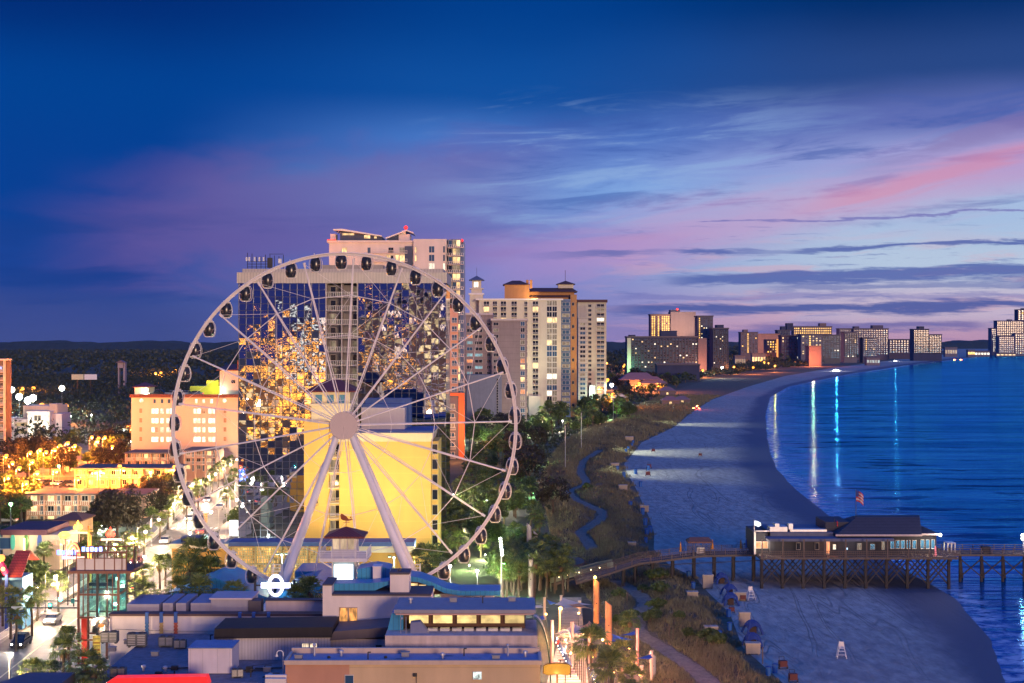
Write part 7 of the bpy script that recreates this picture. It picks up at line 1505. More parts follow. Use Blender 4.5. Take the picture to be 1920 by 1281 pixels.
far('shore_hotel','hotel with an orange stair strip left of the pink blank wall',1389,1421,624,2900,662,pinkf,6,10,.1,(L_GOLD,),fn=lambda i,j:L_GOLD if i==2 else None,top=((1395,1403,618),))
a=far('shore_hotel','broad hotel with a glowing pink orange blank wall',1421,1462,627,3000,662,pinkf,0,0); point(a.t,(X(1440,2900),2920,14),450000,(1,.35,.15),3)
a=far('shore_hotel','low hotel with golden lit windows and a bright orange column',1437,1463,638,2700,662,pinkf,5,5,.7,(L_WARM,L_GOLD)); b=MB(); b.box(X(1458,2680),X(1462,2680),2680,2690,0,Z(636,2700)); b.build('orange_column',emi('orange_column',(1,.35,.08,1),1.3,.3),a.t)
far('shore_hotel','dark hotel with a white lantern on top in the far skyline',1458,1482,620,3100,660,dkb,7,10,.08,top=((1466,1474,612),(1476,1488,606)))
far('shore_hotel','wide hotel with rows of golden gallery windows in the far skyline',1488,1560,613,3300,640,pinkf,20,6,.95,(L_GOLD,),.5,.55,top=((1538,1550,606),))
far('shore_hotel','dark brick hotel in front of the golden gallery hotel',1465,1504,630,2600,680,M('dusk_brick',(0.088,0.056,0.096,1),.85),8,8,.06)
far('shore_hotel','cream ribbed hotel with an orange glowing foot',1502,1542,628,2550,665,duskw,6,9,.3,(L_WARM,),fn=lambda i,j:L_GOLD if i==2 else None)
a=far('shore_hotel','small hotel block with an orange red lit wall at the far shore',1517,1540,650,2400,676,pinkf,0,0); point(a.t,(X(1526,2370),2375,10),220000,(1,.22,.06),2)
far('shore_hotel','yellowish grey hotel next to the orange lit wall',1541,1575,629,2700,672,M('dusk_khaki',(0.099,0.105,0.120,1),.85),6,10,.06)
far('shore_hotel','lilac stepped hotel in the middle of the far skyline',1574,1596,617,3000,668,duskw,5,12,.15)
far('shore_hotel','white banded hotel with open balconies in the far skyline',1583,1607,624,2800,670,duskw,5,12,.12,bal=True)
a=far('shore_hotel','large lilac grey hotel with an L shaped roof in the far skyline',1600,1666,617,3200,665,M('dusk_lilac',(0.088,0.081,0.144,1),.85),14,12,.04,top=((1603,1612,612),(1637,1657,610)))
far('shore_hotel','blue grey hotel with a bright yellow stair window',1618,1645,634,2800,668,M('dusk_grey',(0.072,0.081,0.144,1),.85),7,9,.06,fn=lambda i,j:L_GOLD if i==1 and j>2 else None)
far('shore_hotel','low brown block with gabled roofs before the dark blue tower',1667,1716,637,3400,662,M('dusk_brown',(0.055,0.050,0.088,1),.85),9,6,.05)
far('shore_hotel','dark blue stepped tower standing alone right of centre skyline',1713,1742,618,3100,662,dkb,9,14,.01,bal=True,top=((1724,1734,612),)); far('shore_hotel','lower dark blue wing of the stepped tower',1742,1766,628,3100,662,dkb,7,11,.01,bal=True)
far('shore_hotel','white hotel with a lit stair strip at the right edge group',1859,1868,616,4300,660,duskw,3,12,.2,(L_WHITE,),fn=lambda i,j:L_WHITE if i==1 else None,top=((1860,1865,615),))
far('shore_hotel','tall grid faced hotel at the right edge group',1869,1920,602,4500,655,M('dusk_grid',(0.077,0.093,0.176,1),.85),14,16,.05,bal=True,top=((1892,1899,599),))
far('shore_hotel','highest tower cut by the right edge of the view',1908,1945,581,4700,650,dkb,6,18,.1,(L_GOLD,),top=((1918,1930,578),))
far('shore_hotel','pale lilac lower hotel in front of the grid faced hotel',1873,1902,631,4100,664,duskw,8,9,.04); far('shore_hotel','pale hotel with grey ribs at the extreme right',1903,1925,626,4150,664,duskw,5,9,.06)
t=far('beach_house_row','low long blue roofed building before the slab hotel',1232,1312,685,1500,None,dkb,0,0,depth=20)
# lit low roofs on the far shore
for i,(p0,p1,q,Y,c) in enumerate(((1378,1398,668,2300,L_DIM),(1410,1436,664,2500,L_WARM),(1772,1795,652,3900,L_DIM),(1815,1828,657,3900,L_GOLD),(1828,1856,659,3950,L_WHITE),(1868,1905,663,4000,L_WARM),(1625,1650,672,2500,L_CYAN))):
    far('low_shore_building','low lit shore building number of the cluster: '+('pale one below the first stair strip hotel','warm one beneath the pink wall','dim one right of the stepped tower','orange lit one before the right edge group','white roofed one before the right edge group','long lit one at the foot of the right edge group','cyan lit one at the waterline')[i],p0,p1,q,Y,None,duskw,6,1,.9,(c,),.8,.6,depth=15,z0=0) if False else None
lowlab=('pale low building below the first stair strip hotel','warm lit low building beneath the pink wall','dim low building right of the stepped tower','orange lit low building before the right edge group','white low building before the right edge group','long lit low building at the foot of the right edge group','cyan lit low building at the far waterline')
for i,(p0,p1,q,Y,c) in enumerate(((1378,1398,668,2300,L_DIM),(1410,1436,664,2500,L_WARM),(1772,1795,652,3900,L_DIM),(1815,1828,657,3900,L_GOLD),(1828,1856,659,3950,L_WHITE),(1868,1905,663,4000,L_WARM),(1625,1650,672,2500,L_CYAN))):
    far('low_shore_building',lowlab[i],p0,p1,q,Y,None,duskw,0,0,depth=15); 
    tt_=[o for o in COL.objects if o.get('label')==lowlab[i]][0]; n=5
    for k in range(n):
        c_=bpy.data.objects.new('window',unit_window(c,FRAME,0)); COL.objects.link(c_); c_.parent=tt_; w=(X(p1,Y)-X(p0,Y))/n; hz=Z(q,Y)
        c_.location=(-(X(p1,Y)-X(p0,Y))/2+w*(k+.5),-.05,hz*.35); c_.scale=(w*.75,1,hz*.4)
# orange lit gabled house beyond the resort
t=Bld('gabled_beach_house','wide gabled beach house lit orange beyond the resort hotels','house',(X(1200,1150),1150,0)); Y=1150.; x=lambda p:X(p,Y); z=lambda p:Z(p,Y)
b=MB(); b.box(x(1180),x(1232),Y,Y+16,0,z(712)); t.part('wall',b,pinkf); b=MB(); b.hip(x(1164),x(1230),Y-3,Y+17,z(712),z(699),.5,1); b.hip(x(1200),x(1248),Y-6,Y+8,z(718),z(706),.3,1); t.part('roof',b,M('pinkish_roof',(.20,.13,.15,1),.8)); 
for p in (1186,1192,1208,1214): t.win(x(p),Y-.05,z(726),1.8,1.8,L_ORANGE,FRAME)
t.finish(); point(t.t,(x(1196),Y-7,5),30000,(1,.3,.06),.5); point(t.t,(x(1222),Y-6,5),12000,(1,.35,.1),.5)
for i,(p,q,Y,s) in enumerate(((1252,722,1100,1),(1280,735,950,.8),(1258,742,930,.9),(1160,735,960,1.0))):
    t=thing('small_beach_house',('small round roofed house right of the orange lit gable','low dark house near the dune edge lamps','small dim house below the orange lit gable','small house beside the seafront hotel')[i],'house',(X(p,Y),Y,0)); b=MB(); b.box(X(p,Y)-6*s,X(p,Y)+6*s,Y,Y+9,0,4*s); b.build('wall',pinkf,t); b=MB(); b.hip(X(p,Y)-6*s,X(p,Y)+6*s,Y,Y+9,4*s,7*s,.3,.7); b.build('roof',MATS['pinkish_roof'],t); b=MB(); b.box(X(p,Y)-1,X(p,Y)+.6,Y-.06,Y-.003,1,2.6); b.build('window',L_WARM,t)
# ================================================================ town seen mirrored in the glass hotel (stands behind and beside the viewpoint)
def town():
    g=random.Random(9); groups=[]
    cols={'gold':((1,.34,.03,1),7),'white':((1,.86,.62,1),8),'violet':((.42,.20,1,1),8),'cyan':((.05,.9,.75,1),4),'red':((1,.08,.04,1),4)}
    def lights(name,lab,col,spec):
        b=MB()
        for (n,px0,px1,L0,L1,h0,h1,s0,s1) in spec:
            for _ in range(n):
                px=g.uniform(px0,px1); L=1/g.uniform(1/L1,1/L0); Y=295-(L-295); xx=(px-960)/F*L; zz=g.uniform(h0,h1); s=g.uniform(s0,s1)*L/420
                w=s*g.uniform(.6,2.6); b.box(xx-w/2,xx+w/2,Y-s/2,Y+s/2,zz,zz+s*.7)
        o=b.build(name,emi(name+'_glow',*cols[col]),None); tag(o,lab,'lights',kind='stuff')
    # pixel in mirror ~ py = 640 + (42-z)*F/L
    lights('town_lights','mass of amber town lights behind the viewpoint mirrored in the glass hotel','gold',[(1300,452,606,615,1500,2,22,.14,.36),(80,560,612,620,900,2,20,.25,.6),(430,690,836,620,1500,2,26,.12,.32),(40,452,560,700,1600,26,50,.12,.35)])
    lights('town_lights','mass of white town lights behind the viewpoint mirrored in the glass hotel','white',[(480,455,612,615,900,2,16,.12,.32),(800,670,836,620,1800,4,48,.1,.28),(350,520,612,620,1300,14,48,.1,.3),(110,670,780,700,1400,45,74,.1,.3)])
    lights('town_lights','mass of violet neon behind the viewpoint mirrored in the glass hotel','violet',[(430,485,612,620,1300,8,50,.12,.4),(30,690,830,620,800,4,20,.3,.8)])
    lights('town_lights','patch of turquoise neon behind the viewpoint mirrored in the glass hotel','cyan',[(200,455,545,604,700,1,16,.15,.5)])
    lights('town_lights','few red signs behind the viewpoint mirrored in the glass hotel','red',[(16,470,560,612,700,3,12,.4,.9)])
    # dim building bodies behind the viewpoint that carry those lights
    labs=['beige hotel behind the viewpoint seen mirrored in the right half of the glass hotel','taupe hotel behind the viewpoint seen mirrored near the balcony slot','brown hotel behind the viewpoint seen mirrored at the right edge of the glass','low amber lit arcade seen mirrored low in the left glass','grey hotel behind the viewpoint seen mirrored in the left glass']
    for i,(px0,px1,L,top,c) in enumerate(((760,835,700,70,(.30,.24,.18,1)),(672,735,900,62,(.22,.18,.16,1)),(800,842,560,48,(.28,.18,.12,1)),(455,520,640,24,(.35,.22,.10,1)),(540,600,1100,66,(.12,.12,.2,1)))):
        Y=295-(L-295); x0,x1=(px0-960)/F*L,(px1-960)/F*L; t=Bld('mirrored_hotel',labs[i],'hotel',((x0+x1)/2,Y,0)); b=MB(); b.box(x0,x1,Y-15,Y,0,top); t.part('wall',b,emi('bounced_wall_%d'%i,c,.0,base=c))
        n=10; fl=int(top/4)
        mb=MB()
        for j in range(fl):
            for k in range(n):
                if g.random()<.45: xx=x0+(x1-x0)*(k+.5)/n; mb.quad((xx+1,Y+.05,j*4+1.2),(xx-1,Y+.05,j*4+1.2),(xx-1,Y+.05,j*4+3.2),(xx+1,Y+.05,j*4+3.2))
        o=mb.build('window_band',L_WARM if i!=4 else L_WHITE,t.t)
        t.finish(); point(t.t,((x0+x1)/2,Y+14,12),6000,(1,.6,.3),1)
town()
# ================================================================ boardwalk with shade sails, pylons and bell lamps
bwm=M('boardwalk_planks',(.34,.27,.22,1),.8,.2,1,lines=None,vert=None)
g_=MB(); P=[(1020,1300),(1105,1300),(1095,1200),(1090,1120),(1052,1120),(1048,1200)]; g_.slab([G(p,q,.6) for p,q in P],0,.6); o=g_.build('boardwalk',bwm); o['kind']='structure'
b=MB(); 
for q in range(1125,1300,5): a=G(1040,q,.6);c=G(1092,q,.6); b.box(a[0]+.3,c[0],a[1],a[1]+.12,.6,.63)
o=b.build('boardwalk_seams',M('plank_seam_dark',(.16,.12,.10,1),.9)); o['kind']='structure'  # dark strips mark the seams between planks
pyl=M('orange_pylon_paint',(.62,.27,.12,1),.7,.15,.5); pkp=M('pink_pole_paint',(.6,.30,.26,1),.6,.1)
for i,(p,qt,qb,Y,r,lab) in enumerate(((1118,1084,1168,212,.45,'tall orange pylon with a yellow lamp on top beside the dune path'),(1141,1127,1210,197,.45,'tall orange pylon nearest the shade sails'),(992,981,1015,255,.42,'pale slanted top pylon rising behind the palm grove'),(1004,995,1018,258,.42,'pinkish pylon right of the pale slanted one'),(995,1039,1072,232,.42,'pale pylon standing in front of the timber terrace'),(1224,1221,1262,178,.38,'grey lilac pylon by the path at lower right'))):
    t=thing('tall_pylon',lab,'pylon',(X(p,Y),Y,0)); b=MB(); zt=Z(qt,Y); k=12; c0=len(b.v)
    for j in range(k): a=2*PI*j/k; b.v.append((X(p,Y)+r*math.cos(a),Y+r*math.sin(a),0))
    for j in range(k): a=2*PI*j/k; b.v.append((X(p,Y)+r*math.cos(a),Y+r*math.sin(a),zt-.35-.35*math.cos(a)))
    for j in range(k): b.f.append((j,(j+1)%k,k+(j+1)%k,k+j)); b.m.append(0)
    b.f.append(tuple(k+j for j in range(k))); b.m.append(0); b.build('shaft',(pyl if i<2 else M('pale_pylon_paint',(.42,.40,.36,1),.7)),t)
    b=MB(); b.tube((X(p,Y),Y-r-.02,zt*.45),(X(p,Y),Y-r+.05,zt*.45),.09,n=8); b.build('porthole',DARKM,t)
    if i==0: b=MB(); b.ball((X(p,Y)-.2,Y-.3,zt+.15),.22,7); b.build('lamp',emi('yellow_lamp',(1,.75,.2,1),8),t); point(t,(X(p,Y)-.3,Y-.9,zt+.4),300,(1,.6,.15),.15)
sailc={'cream':M('cream_sail_cloth',(.62,.50,.42,1),.8,.1),'orange':M('orange_sail_cloth',(.66,.33,.14,1),.8,.1),'blue':M('blue_sail_cloth',(.03,.10,.42,1),.7,.1)}
def sail(lab,pts,c):
    P=[Vector((X(p,Y),Y,Z(q,Y))) for p,q,Y in [(p,q,(38.2-max(0,(1200-q))*.004)*F/(q-640.5)) for p,q,_ in pts]]; t=thing('shade_sail',lab,'shade sail',tuple(sum(P,Vector())/len(P))); b=MB(); n=8; C=sum(P,Vector())/len(P)
    if len(P)==3: P=P+[P[2]]
    for i in range(n):
        for j in range(n):
            def f(u,v): 
                u_=.5+(u-.5)*(1-.22*math.sin(PI*v)); v_=.5+(v-.5)*(1-.22*math.sin(PI*u)); a=P[0].lerp(P[1],u_); d=P[3].lerp(P[2],u_); return tuple(a.lerp(d,v_)-Vector((0,0,.25*math.sin(PI*u)*math.sin(PI*v))))
            b.quad(f(i/n,j/n),f((i+1)/n,j/n),f((i+1)/n,(j+1)/n),f(i/n,(j+1)/n))
    b.build('cloth',sailc[c],t,smooth=True)
sail('far cream shade sail stretching left behind the clerestory roof',[(935,1138,188),(1018,1134,190),(1030,1139,184),(950,1143,182)],'cream')
sail('cream shade sail with a high peak left of the tall orange pylon',[(1040,1134,186),(1052,1120,192),(1110,1134,190),(1060,1140,183)],'cream')
sail('orange shade sail right of the peaked cream sail',[(1062,1134,186),(1086,1131,190),(1112,1142,184),(1075,1139,182)],'orange')
sail('blue triangular shade sail behind the peaked cream sail',[(1024,1124,192),(1047,1132,188),(1030,1133,187)],'blue')
sail('small blue shade sail beside the clerestory building',[(998,1157,172),(1020,1154,175),(1022,1162,171)],'blue')
sail('large near cream shade sail over the boardwalk steps',[(1040,1189,170),(1073,1169,176),(1128,1182,172),(1085,1188,168)],'cream')
sail('near orange shade sail behind the large cream one',[(1086,1176,176),(1105,1164,180),(1134,1188,172),(1100,1184,171)],'orange')
sail('blue shade sail right of the second orange pylon',[(1146,1188,176),(1190,1200,172),(1148,1203,170)],'blue')
sail('violet blue shade sail strip beside the pink mast',[(1160,1192,176),(1192,1183,178),(1192,1190,176)],'blue')
sail('dark blue shade sail low at the right mast',[(1188,1236,164),(1222,1226,168),(1224,1234,166)],'blue')
for i,(p,qt,qb,Y,c) in enumerate(((1021,1122,1155,188,0),(1087,1128,1150,188,0),(1035,1165,1241,168,1),(1073,1168,1250,172,1),(1105,1186,1235,168,1),(1195,1180,1245,170,1),(1222,1222,1268,165,0),(956,1131,1143,186,0),(1050,1140,1180,182,0),(1052,1118,1150,192,0),(1203,1250,1281,158,0))):
    Y=G(p,max(qb,1150),.6)[1]; x_=X(p,Y); b=MB(); b.tube((x_,Y,0),(x_,Y,Z(qt,Y)),.2,n=10); b.tube((x_,Y,Z(qt,Y)),(x_,Y,Z(qt,Y)+.12),.23,n=10); o=b.build('sail_mast',pkp if c else M('cream_mast_paint',(.6,.48,.38,1),.6)); tag(o,('pink' if c else 'cream')+' round mast holding the corners of the shade sails','mast',('pink' if c else 'cream')+' masts of the shade sails')
def belllamp(px,Y,qt,h,lab,grp,red=False,side=-1):
    t=thing('bell_lamp_post',lab,'street lamp',(X(px,Y),Y,0),grp); x_=X(px,Y); z_=Z(qt,Y); b=MB(); b.tube((x_,Y,0),(x_,Y,z_-1),.06,n=6); b.path([(x_,Y,z_-1)]+[(x_+side*(.9-.9*math.cos(a)),Y,z_-1+.9*math.sin(a)) for a in [PI*k/8 for k in range(1,9)]],.035,5); b.build('post',DARKM,t)
    b=MB(); b.lathe((x_+side*1.8,Y,z_-1.75),[(.36,0),(.2,.3),(.12,.6),(.03,.75)],10); b.build('bell_shade',M('bell_red',(.5,.03,.02,1),.5) if red else M('bell_blue',(.03,.05,.12,1),.5),t); b=MB(); b.ball((x_+side*1.8,Y,z_-1.78),.14,6); b.build('bulb',BGL,t); return t
for k in range(9):
    q_=1222-k*5.5; Y=36.9*F/(q_-640.5); belllamp(1097-k*3.4,Y,q_,5,'dark bell shaped lamp in the curving row along the boardwalk','bell lamps along the boardwalk',k==7)
for k in range(6):
    q_=1256-k*6; Y=36.9*F/(q_-640.5); belllamp(1150-k*3,Y,q_,5,'dark bell shaped lamp in the right row among the palms','bell lamps in the right row',False,-1)
b=MB()
for (p,q,P_,c) in ((1052,1142,900,(1,.45,.1)),(1024,1152,700,(1,.5,.12)),(1060,1200,800,(1,.6,.35)),(1070,1225,800,(1,.65,.4)),(1060,1255,800,(1,.7,.5)),(1130,1200,600,(1,.45,.2)),(1180,1215,500,(1,.35,.25)),(1200,1265,500,(1,.4,.15)),(1110,1232,500,(1,.35,.15)),(1150,1262,350,(1,.3,.25)),(1035,1178,500,(1,.6,.5)),(1085,1150,500,(1,.6,.3))):
    x_,y_=G(p,q,3.6); t=thing('boardwalk_lantern','small warm lantern on a short post lighting the boardwalk and sails','lantern',(x_,y_,0),'boardwalk lanterns'); m_=MB(); m_.tube((x_,y_,0),(x_,y_,3.4),.05); m_.build('post',DARKM,t); m_=MB(); m_.ball((x_,y_,3.6),.16,6); m_.build('globe',emi('amber_globe',(1,.5,.12,1),8),t); point(t,(x_,y_-.4,4.0),P_*4,c,.12)
t=thing('yellow_scroll_sign','blank orange yellow scroll topped sign lit from within beside the boardwalk','sign',(X(1044,150),150,0)); Y=150.; x=lambda p:X(p,Y); z=lambda p:Z(p,Y)
b=MB(); b.prism([(x(1019),z(1262)),(x(1020),z(1249)),(x(1026),z(1246)),(x(1045),z(1244)),(x(1064),z(1246)),(x(1069),z(1249)),(x(1069),z(1262)),(x(1064),z(1265)),(x(1045),z(1263)),(x(1027),z(1265))],Y-.2,Y); b.build('panel',emi('yellow_sign',(1,.42,.02,1),.95,.08),t)
b=MB(); b.prism([(x(1017.5),z(1263)),(x(1018.5),z(1248)),(x(1026),z(1244.6)),(x(1045),z(1242.6)),(x(1064),z(1244.6)),(x(1070.5),z(1248)),(x(1070.5),z(1263)),(x(1064),z(1266.4)),(x(1045),z(1264.4)),(x(1027),z(1266.4))],Y+.003,Y+.25); b.tube((x(1045),Y+.3,0),(x(1045),Y+.3,z(1264)),.1); b.build('frame',M('sign_frame_dark',(.2,.1,.03,1),.6),t); point(t,(x(1044),Y-1,z(1266)),120,(1,.5,.1),.2)
# benches / tables on the boardwalk
for i,(p,q) in enumerate(((1058,1205),(1060,1217),(1063,1232),(1060,1247))):
    x_,y_=G(p,q,.6); t=thing('picnic_table','small dark picnic table with benches down the middle of the boardwalk','table',(x_,y_,.63),'picnic tables on the boardwalk'); m_=MB(); m_.box(x_-.9,x_+.9,y_-.4,y_+.4,1.33,1.4); m_.build('tabletop',M('table_rust',(.25,.10,.06,1),.6),t)
    for s in (-.75,.75): m_=MB(); m_.box(x_-.9,x_+.9,y_+s-.15,y_+s+.15,1.03,1.09); m_.build('bench',WOOD,t)
    m_=MB(); m_.tube((x_-.6,y_,.62),(x_-.6,y_,1.33),.05); m_.tube((x_+.6,y_,.62),(x_+.6,y_,1.33),.05); m_.build('leg',DARKM,t)
# ================================================================ barricades, cars, signal gantry
def barrier():
    t=thing('crowd_barrier','','barrier'); b=MB()
    for z in (.1,1.05): b.box(-1.95,1.95,-.025,.025,z,z+.05)
    for i in range(13): x_=-1.9+i*3.8/12; b.box(x_-.018,x_+.018,-.02,.02,.15,1.05)
    b.build('panel',WHITE,t)
    for s in (-1.6,1.6): b=MB(); b.box(s-.03,s+.03,-.3,.3,.0,.06); b.build('foot',WHITE,t)
    return t
br=barrier(); rf=interp(road); pls=[]
Y=186.
while Y<372:
    a=float(rf(Y))-6.6; c=float(rf(Y+4))-6.6; pls.append(((( a+c)/2,Y+2,.03),math.atan2(4,c-a),1.0,'white crowd barrier section in the long row along the left kerb of the boulevard')); Y+=4.05
for o in scatter(br,pls): o['group']='crowd barriers along the boulevard'
def car(col,name='parked_car',van=False):
    t=thing(name,'','car'); pm=M('car_paint_'+name+str(int(col[0]*99))+str(int(col[2]*99)),col,.25,.05,coat=.6); h=1.75 if van else 1.42
    sec=[(-2.25,.35,.75),(-2.2,.3,.85),(-1.3,.28,.98),(-.55,.28,h),( .9,.28,h),(1.7,.28,1.05),(2.2,.3,.95),(2.25,.4,.7)]
    b=MB(); P=[(x_,z1) for x_,z0,z1 in sec]; low=[(2.25,.35),(-2.25,.35)]
    bod=[(-2.25,.35),(-2.25,.72),(-2.1,.85),(-1.2,.98),(1.7,1.02),(2.2,.92),(2.25,.35)]; b.prism(bod,-.88,.88); b.build('body',pm,t)
    cab=[(-1.25,.985),(-.5,h),(.95,h),(1.75,1.025)]; b=MB(); n=len(b.v)
    b.prism([(-1.22,.99),(-.52,h-.06),(.95,h-.06),(1.72,1.03)],-.76,.76); b.build('windows',GLASSD,t); b=MB(); b.box(-.55,.95,-.74,.74,h-.06,h); b.build('roof',pm,t)
    for sx in (-1.4,1.4):
        for sy in (-.86,.86): w=MB(); w.tube((sx,sy*.9,.33),(sx,sy*1.03,.33),.33,n=12); w.build('wheel',DARKM,t)
    for sy in (-.6,.6):
        w=MB(); w.ball((-2.26,sy,.68),.12,5); w.build('headlight',emi('headlight',(1,.93,.75,1),18),t); w=MB(); w.box(2.25,2.28,sy-.15,sy+.15,.68,.82); w.build('tail_light',emi('tail_light',(1,.04,.02,1),6),t)
    return t
cars=[]
cW=car((.65,.65,.63,1)); cD=car((.03,.03,.04,1),'parked_suv',True); cS=car((.35,.36,.38,1)); cR=car((.25,.03,.03,1))
for i,(p,q,Y,pr_,lab) in enumerate(((288,737,450,0,'pickup dark truck parked on the pink hotel roof near the stair tower'),(315,738,450,2,'grey car parked on the pink hotel roof'),(343,738,450,0,'white car parked on the pink hotel roof left of the yellow annex'),(358,738,450,2,'second pale car on the pink hotel roof'))):
    put((cW,cD,cS)[pr_] if i else cD,X(p,Y),Y+6,Z(744,450)+.02,1.15,lab); COL.objects[-1]
for o in COL.objects:
    if o.name.startswith('parked_') and o.parent is None: o.rotation_euler=(0,0,random.choice((0,PI)))
def cput(pr_,x_,y_,rot,lab,grp=None,z=.04):
    c=put(pr_,x_,y_,z,1.0,lab,grp); c.rotation_euler=(0,0,rot); return c
g0=G(22,980); cput(cW,g0[0]-1,g0[1],0,'white estate car parked beside the salmon motel at the left edge'); g0=G(12,1000); cput(cD,g0[0],g0[1],0,'dark car parked below the white estate car at the left edge')
for Y,off,d,lab in ((196,-2.6,1,'car driving toward the camera on the near stretch of the boulevard'),(212,-2.8,1,'second car heading toward the camera behind the glass tower'),(240,2.6,0,'car driving away in the right lane'),(268,-2.7,1,'car approaching just past the glass tower deck'),(296,-2.6,1,'car approaching in the middle of the boulevard'),(311,2.6,0,'car driving away in the middle of the boulevard'),(333,-2.5,1,'headlit car beneath the wheel rim gondolas'),(345,-2.5,1,'headlit car following at the boulevard bend'),(356,2.5,0,'red tailed car at the boulevard bend'),(372,-2.5,1,'farthest headlit car on the visible boulevard')):
    dx=float(rf(Y+4)-rf(Y)); an=math.atan2(4,dx); c=cput(random.choice((cW,cS,cD,cR)),float(rf(Y))+off,Y,an+(0 if d else PI),lab); 
    if d: point(c,(0,0,0),0,(1,1,1)) if False else None
    l=bpy.data.lights.new('headlight_beam','SPOT'); 
    if d:
        l.energy=3500; l.color=(1,.92,.75); l.spot_size=math.radians(70); l.shadow_soft_size=.1; o=bpy.data.objects.new('headlight_beam',l); COL.objects.link(o); o.parent=c; o.location=(-2.5,0,.8); o.rotation_euler=Vector((-1,0,-.12)).to_track_quat('-Z','Y').to_euler()
    else: bpy.data.lights.remove(l)
for k in range(14):
    r_=random.Random(k); p,q=((20+k*15),905+((k*37)%12)); g0=G(p,q); cput(r_.choice((cW,cS,cD,cR)),g0[0],g0[1],r_.choice((0,PI))+.1,'car parked in the orange lit lot behind the salmon motel','cars parked in the orange lit lot')
t=thing('signal_gantry','dark signal arm crossing the near boulevard with turquoise signs and a green light','traffic signal',(X(-8,192),192,0)); Y=192.; b=MB(); b.tube((X(-8,Y),Y,0),(X(-8,Y),Y,Z(1138,Y)),.12); b.tube((X(-8,Y),Y,Z(1140,Y)),(X(145,Y),Y,Z(1140,Y)),.08); b.build('arm',DARKM,t)
for p in (95,): b=MB(); b.box(X(p,Y)-.25,X(p,Y)+.25,Y-.3,Y-.08,Z(1142,Y),Z(1130,Y)); b.build('signal_head',DARKM,t); b=MB(); b.ball((X(p,Y),Y-.32,Z(1134,Y)),.2,6); b.build('green_light',emi('signal_teal',(.1,1,.75,1),8),t); point(t,(X(p+20,Y),Y-1,Z(1134,Y)),300,(.1,1,.8),.1)
b=MB(); b.box(X(22,Y),X(44,Y),Y-.2,Y-.1,Z(1143,Y),Z(1137,Y)); b.build('street_sign',M('street_sign_white',(.6,.7,.65,1),.5),t)
Y=201.; t=thing('signal_gantry','second signal arm with a glowing turquoise head farther along the boulevard','traffic signal',(X(70,Y),Y,0)); b=MB(); b.tube((X(82,Y),Y,Z(1127,Y)),(X(146,Y),Y,Z(1127,Y)),.07); b.tube((X(146,Y),Y,0),(X(146,Y),Y,Z(1125,Y)),.1); b.build('arm',DARKM,t); b=MB(); b.box(X(137,Y)-.2,X(137,Y)+.25,Y-.3,Y-.08,Z(1131,Y),Z(1122,Y)); b.build('signal_head',M('signal_teal_case',(.05,.3,.28,1),.5),t); b=MB(); b.ball((X(114,Y),Y-.2,Z(1123,Y)),.3,6); b.build('green_light',MATS['signal_teal'],t)
b=MB(); x_,y_=G(440,1120); t=thing('newsstand','orange striped booth on the plaza at the right of the boulevard','booth',(X(384,330),330,0)); b.box(X(381,330),X(387,330),330,331,0,2.4); 
b.build('cabin',M('orange_booth',(.6,.3,.1,1),.7,lines=(.5,.4,1.6)),t); b=MB(); b.hip(X(381,330),X(387,330),330,331,2.42,3.0,.1,.3); b.build('roof',WHITE,t)
for o in list(COL.objects):
    if o.parent is None and o.type=='EMPTY' and not o.get('label'): 
        for c in [q for q in COL.objects if q.parent==o]: bpy.data.objects.remove(c)
        bpy.data.objects.remove(o)
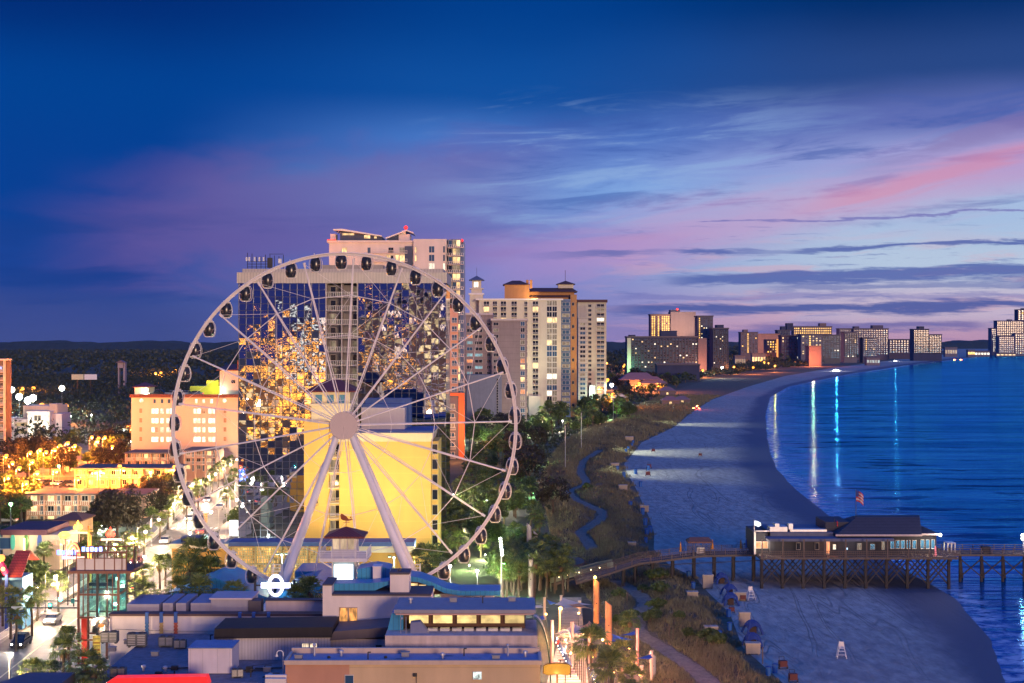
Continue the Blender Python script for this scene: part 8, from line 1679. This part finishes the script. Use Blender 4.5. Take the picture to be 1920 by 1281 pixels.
# ================================================================ rooftop clutter in the foreground
def clutter():
    r=random.Random(77)
    def vent(x_,y_,z_,k,lab):
        t=thing('roof_ventilator',lab,'vent',(x_,y_,z_)); b=MB()
        if k==0: b.lathe((x_,y_,z_),[(.14,0),(.14,.4),(.3,.42),(.26,.62),(.01,.7)],10)
        elif k==1: b.box(x_-.4,x_+.4,y_-.3,y_+.3,z_,z_+.45); b.box(x_-.47,x_+.47,y_-.36,y_+.36,z_+.45,z_+.52)
        else: b.tube((x_,y_,z_),(x_,y_,z_+.8),.07,n=7); b.tube((x_,y_,z_+.8),(x_+.3,y_,z_+.8),.07,n=7)
        b.build('cowl',(STEEL,M('vent_grey',(.25,.25,.27,1),.6),DARKM)[k%3],t)
    zr=Z(1242,150); 
    for i,(p,y_,k) in enumerate(((560,151.5,1),(640,153,0),(690,151.2,2),(760,152.8,1),(830,151.6,0),(870,153,2),(930,151.3,1),(985,152.6,0))): vent(X(p,y_),y_,zr,k,'small roof vent on the tan building, number %s from the left'%('one two three four five six seven eight'.split()[i]))
    zr=Z(1150,157)
    for i,(p,y_,k) in enumerate(((770,163,0),(850,164,1),(905,163,2),(960,164.5,1))): vent(X(p,y_),y_,zr,k,'%s vent on the slate roof above the lit clerestory'%('leftmost second third rightmost'.split()[i]))
    zr=zy_
    for i in range(16):
        y_=r.uniform(153,175); p=r.uniform(210,520)
        if 345<p<445 and y_<162 or p>395 and y_>161: continue
        vent(X(p,y_),y_,zr,r.choice((0,1,2)),'roof vent in the dark service yard'); COL.objects[-1]
    for o in COL.objects:
        if o.get('label')=='roof vent in the dark service yard': o['group']='vents in the service yard'
    # sagging cables across the yard and the white hall
    for i,(a,c) in enumerate((((215,1180,177.8),(600,1172,177.8)),((240,1250,160),(520,1243,160)),((210,1262,157),(350,1258,165)))):
        A=Vector((X(a[0],a[2]),a[2],Z(a[1],a[2]))); C=Vector((X(c[0],c[2]),c[2],Z(c[1],c[2]))); b=MB(); b.path([tuple(A.lerp(C,u/14)-Vector((0,0,.5*math.sin(PI*u/14)))) for u in range(15)],.025,4)
        tag(b.build('cable',DARKM),('long sagging cable across the white hall wall','sagging cable over the middle of the service yard','short cable in the left part of the service yard')[i],'cable')
    # patched membranes
    b=MB(); 
    for k in range(9): p=r.uniform(560,980); y_=r.uniform(150.8,153.2); w=r.uniform(.5,1.6); b.quad((X(p,y_),y_,Z(1242,150)+.006),(X(p,y_)+w,y_,Z(1242,150)+.006),(X(p,y_)+w,y_+.6,Z(1242,150)+.006),(X(p,y_),y_+.6,Z(1242,150)+.006))
    roof=[o for o in COL.objects if o.name.startswith('tan_flat_building')][0]; b.build('roof_patch',M('patch_membrane',(.22,.28,.42,1),.7,.3),roof)
clutter()
b=MB(); b.box(-9000,9500,-1200,9500,-2.6,130); pass
me=b.mesh('haze',[]); hz=bpy.data.objects.new('haze',me); COL.objects.link(hz); hz['kind']='stuff'; hz['label']='thin bluish evening haze over the whole town and sea'
m,nt,N,L=nt_new('evening_haze'); o=N.new('ShaderNodeOutputMaterial'); v=N.new('ShaderNodeVolumePrincipled'); v.inputs['Color'].default_value=(.35,.6,1,1); v.inputs['Density'].default_value=1.6e-5; v.inputs['Anisotropy'].default_value=.3; L.new(v.outputs[0],o.inputs['Volume']); me.materials.append(m)
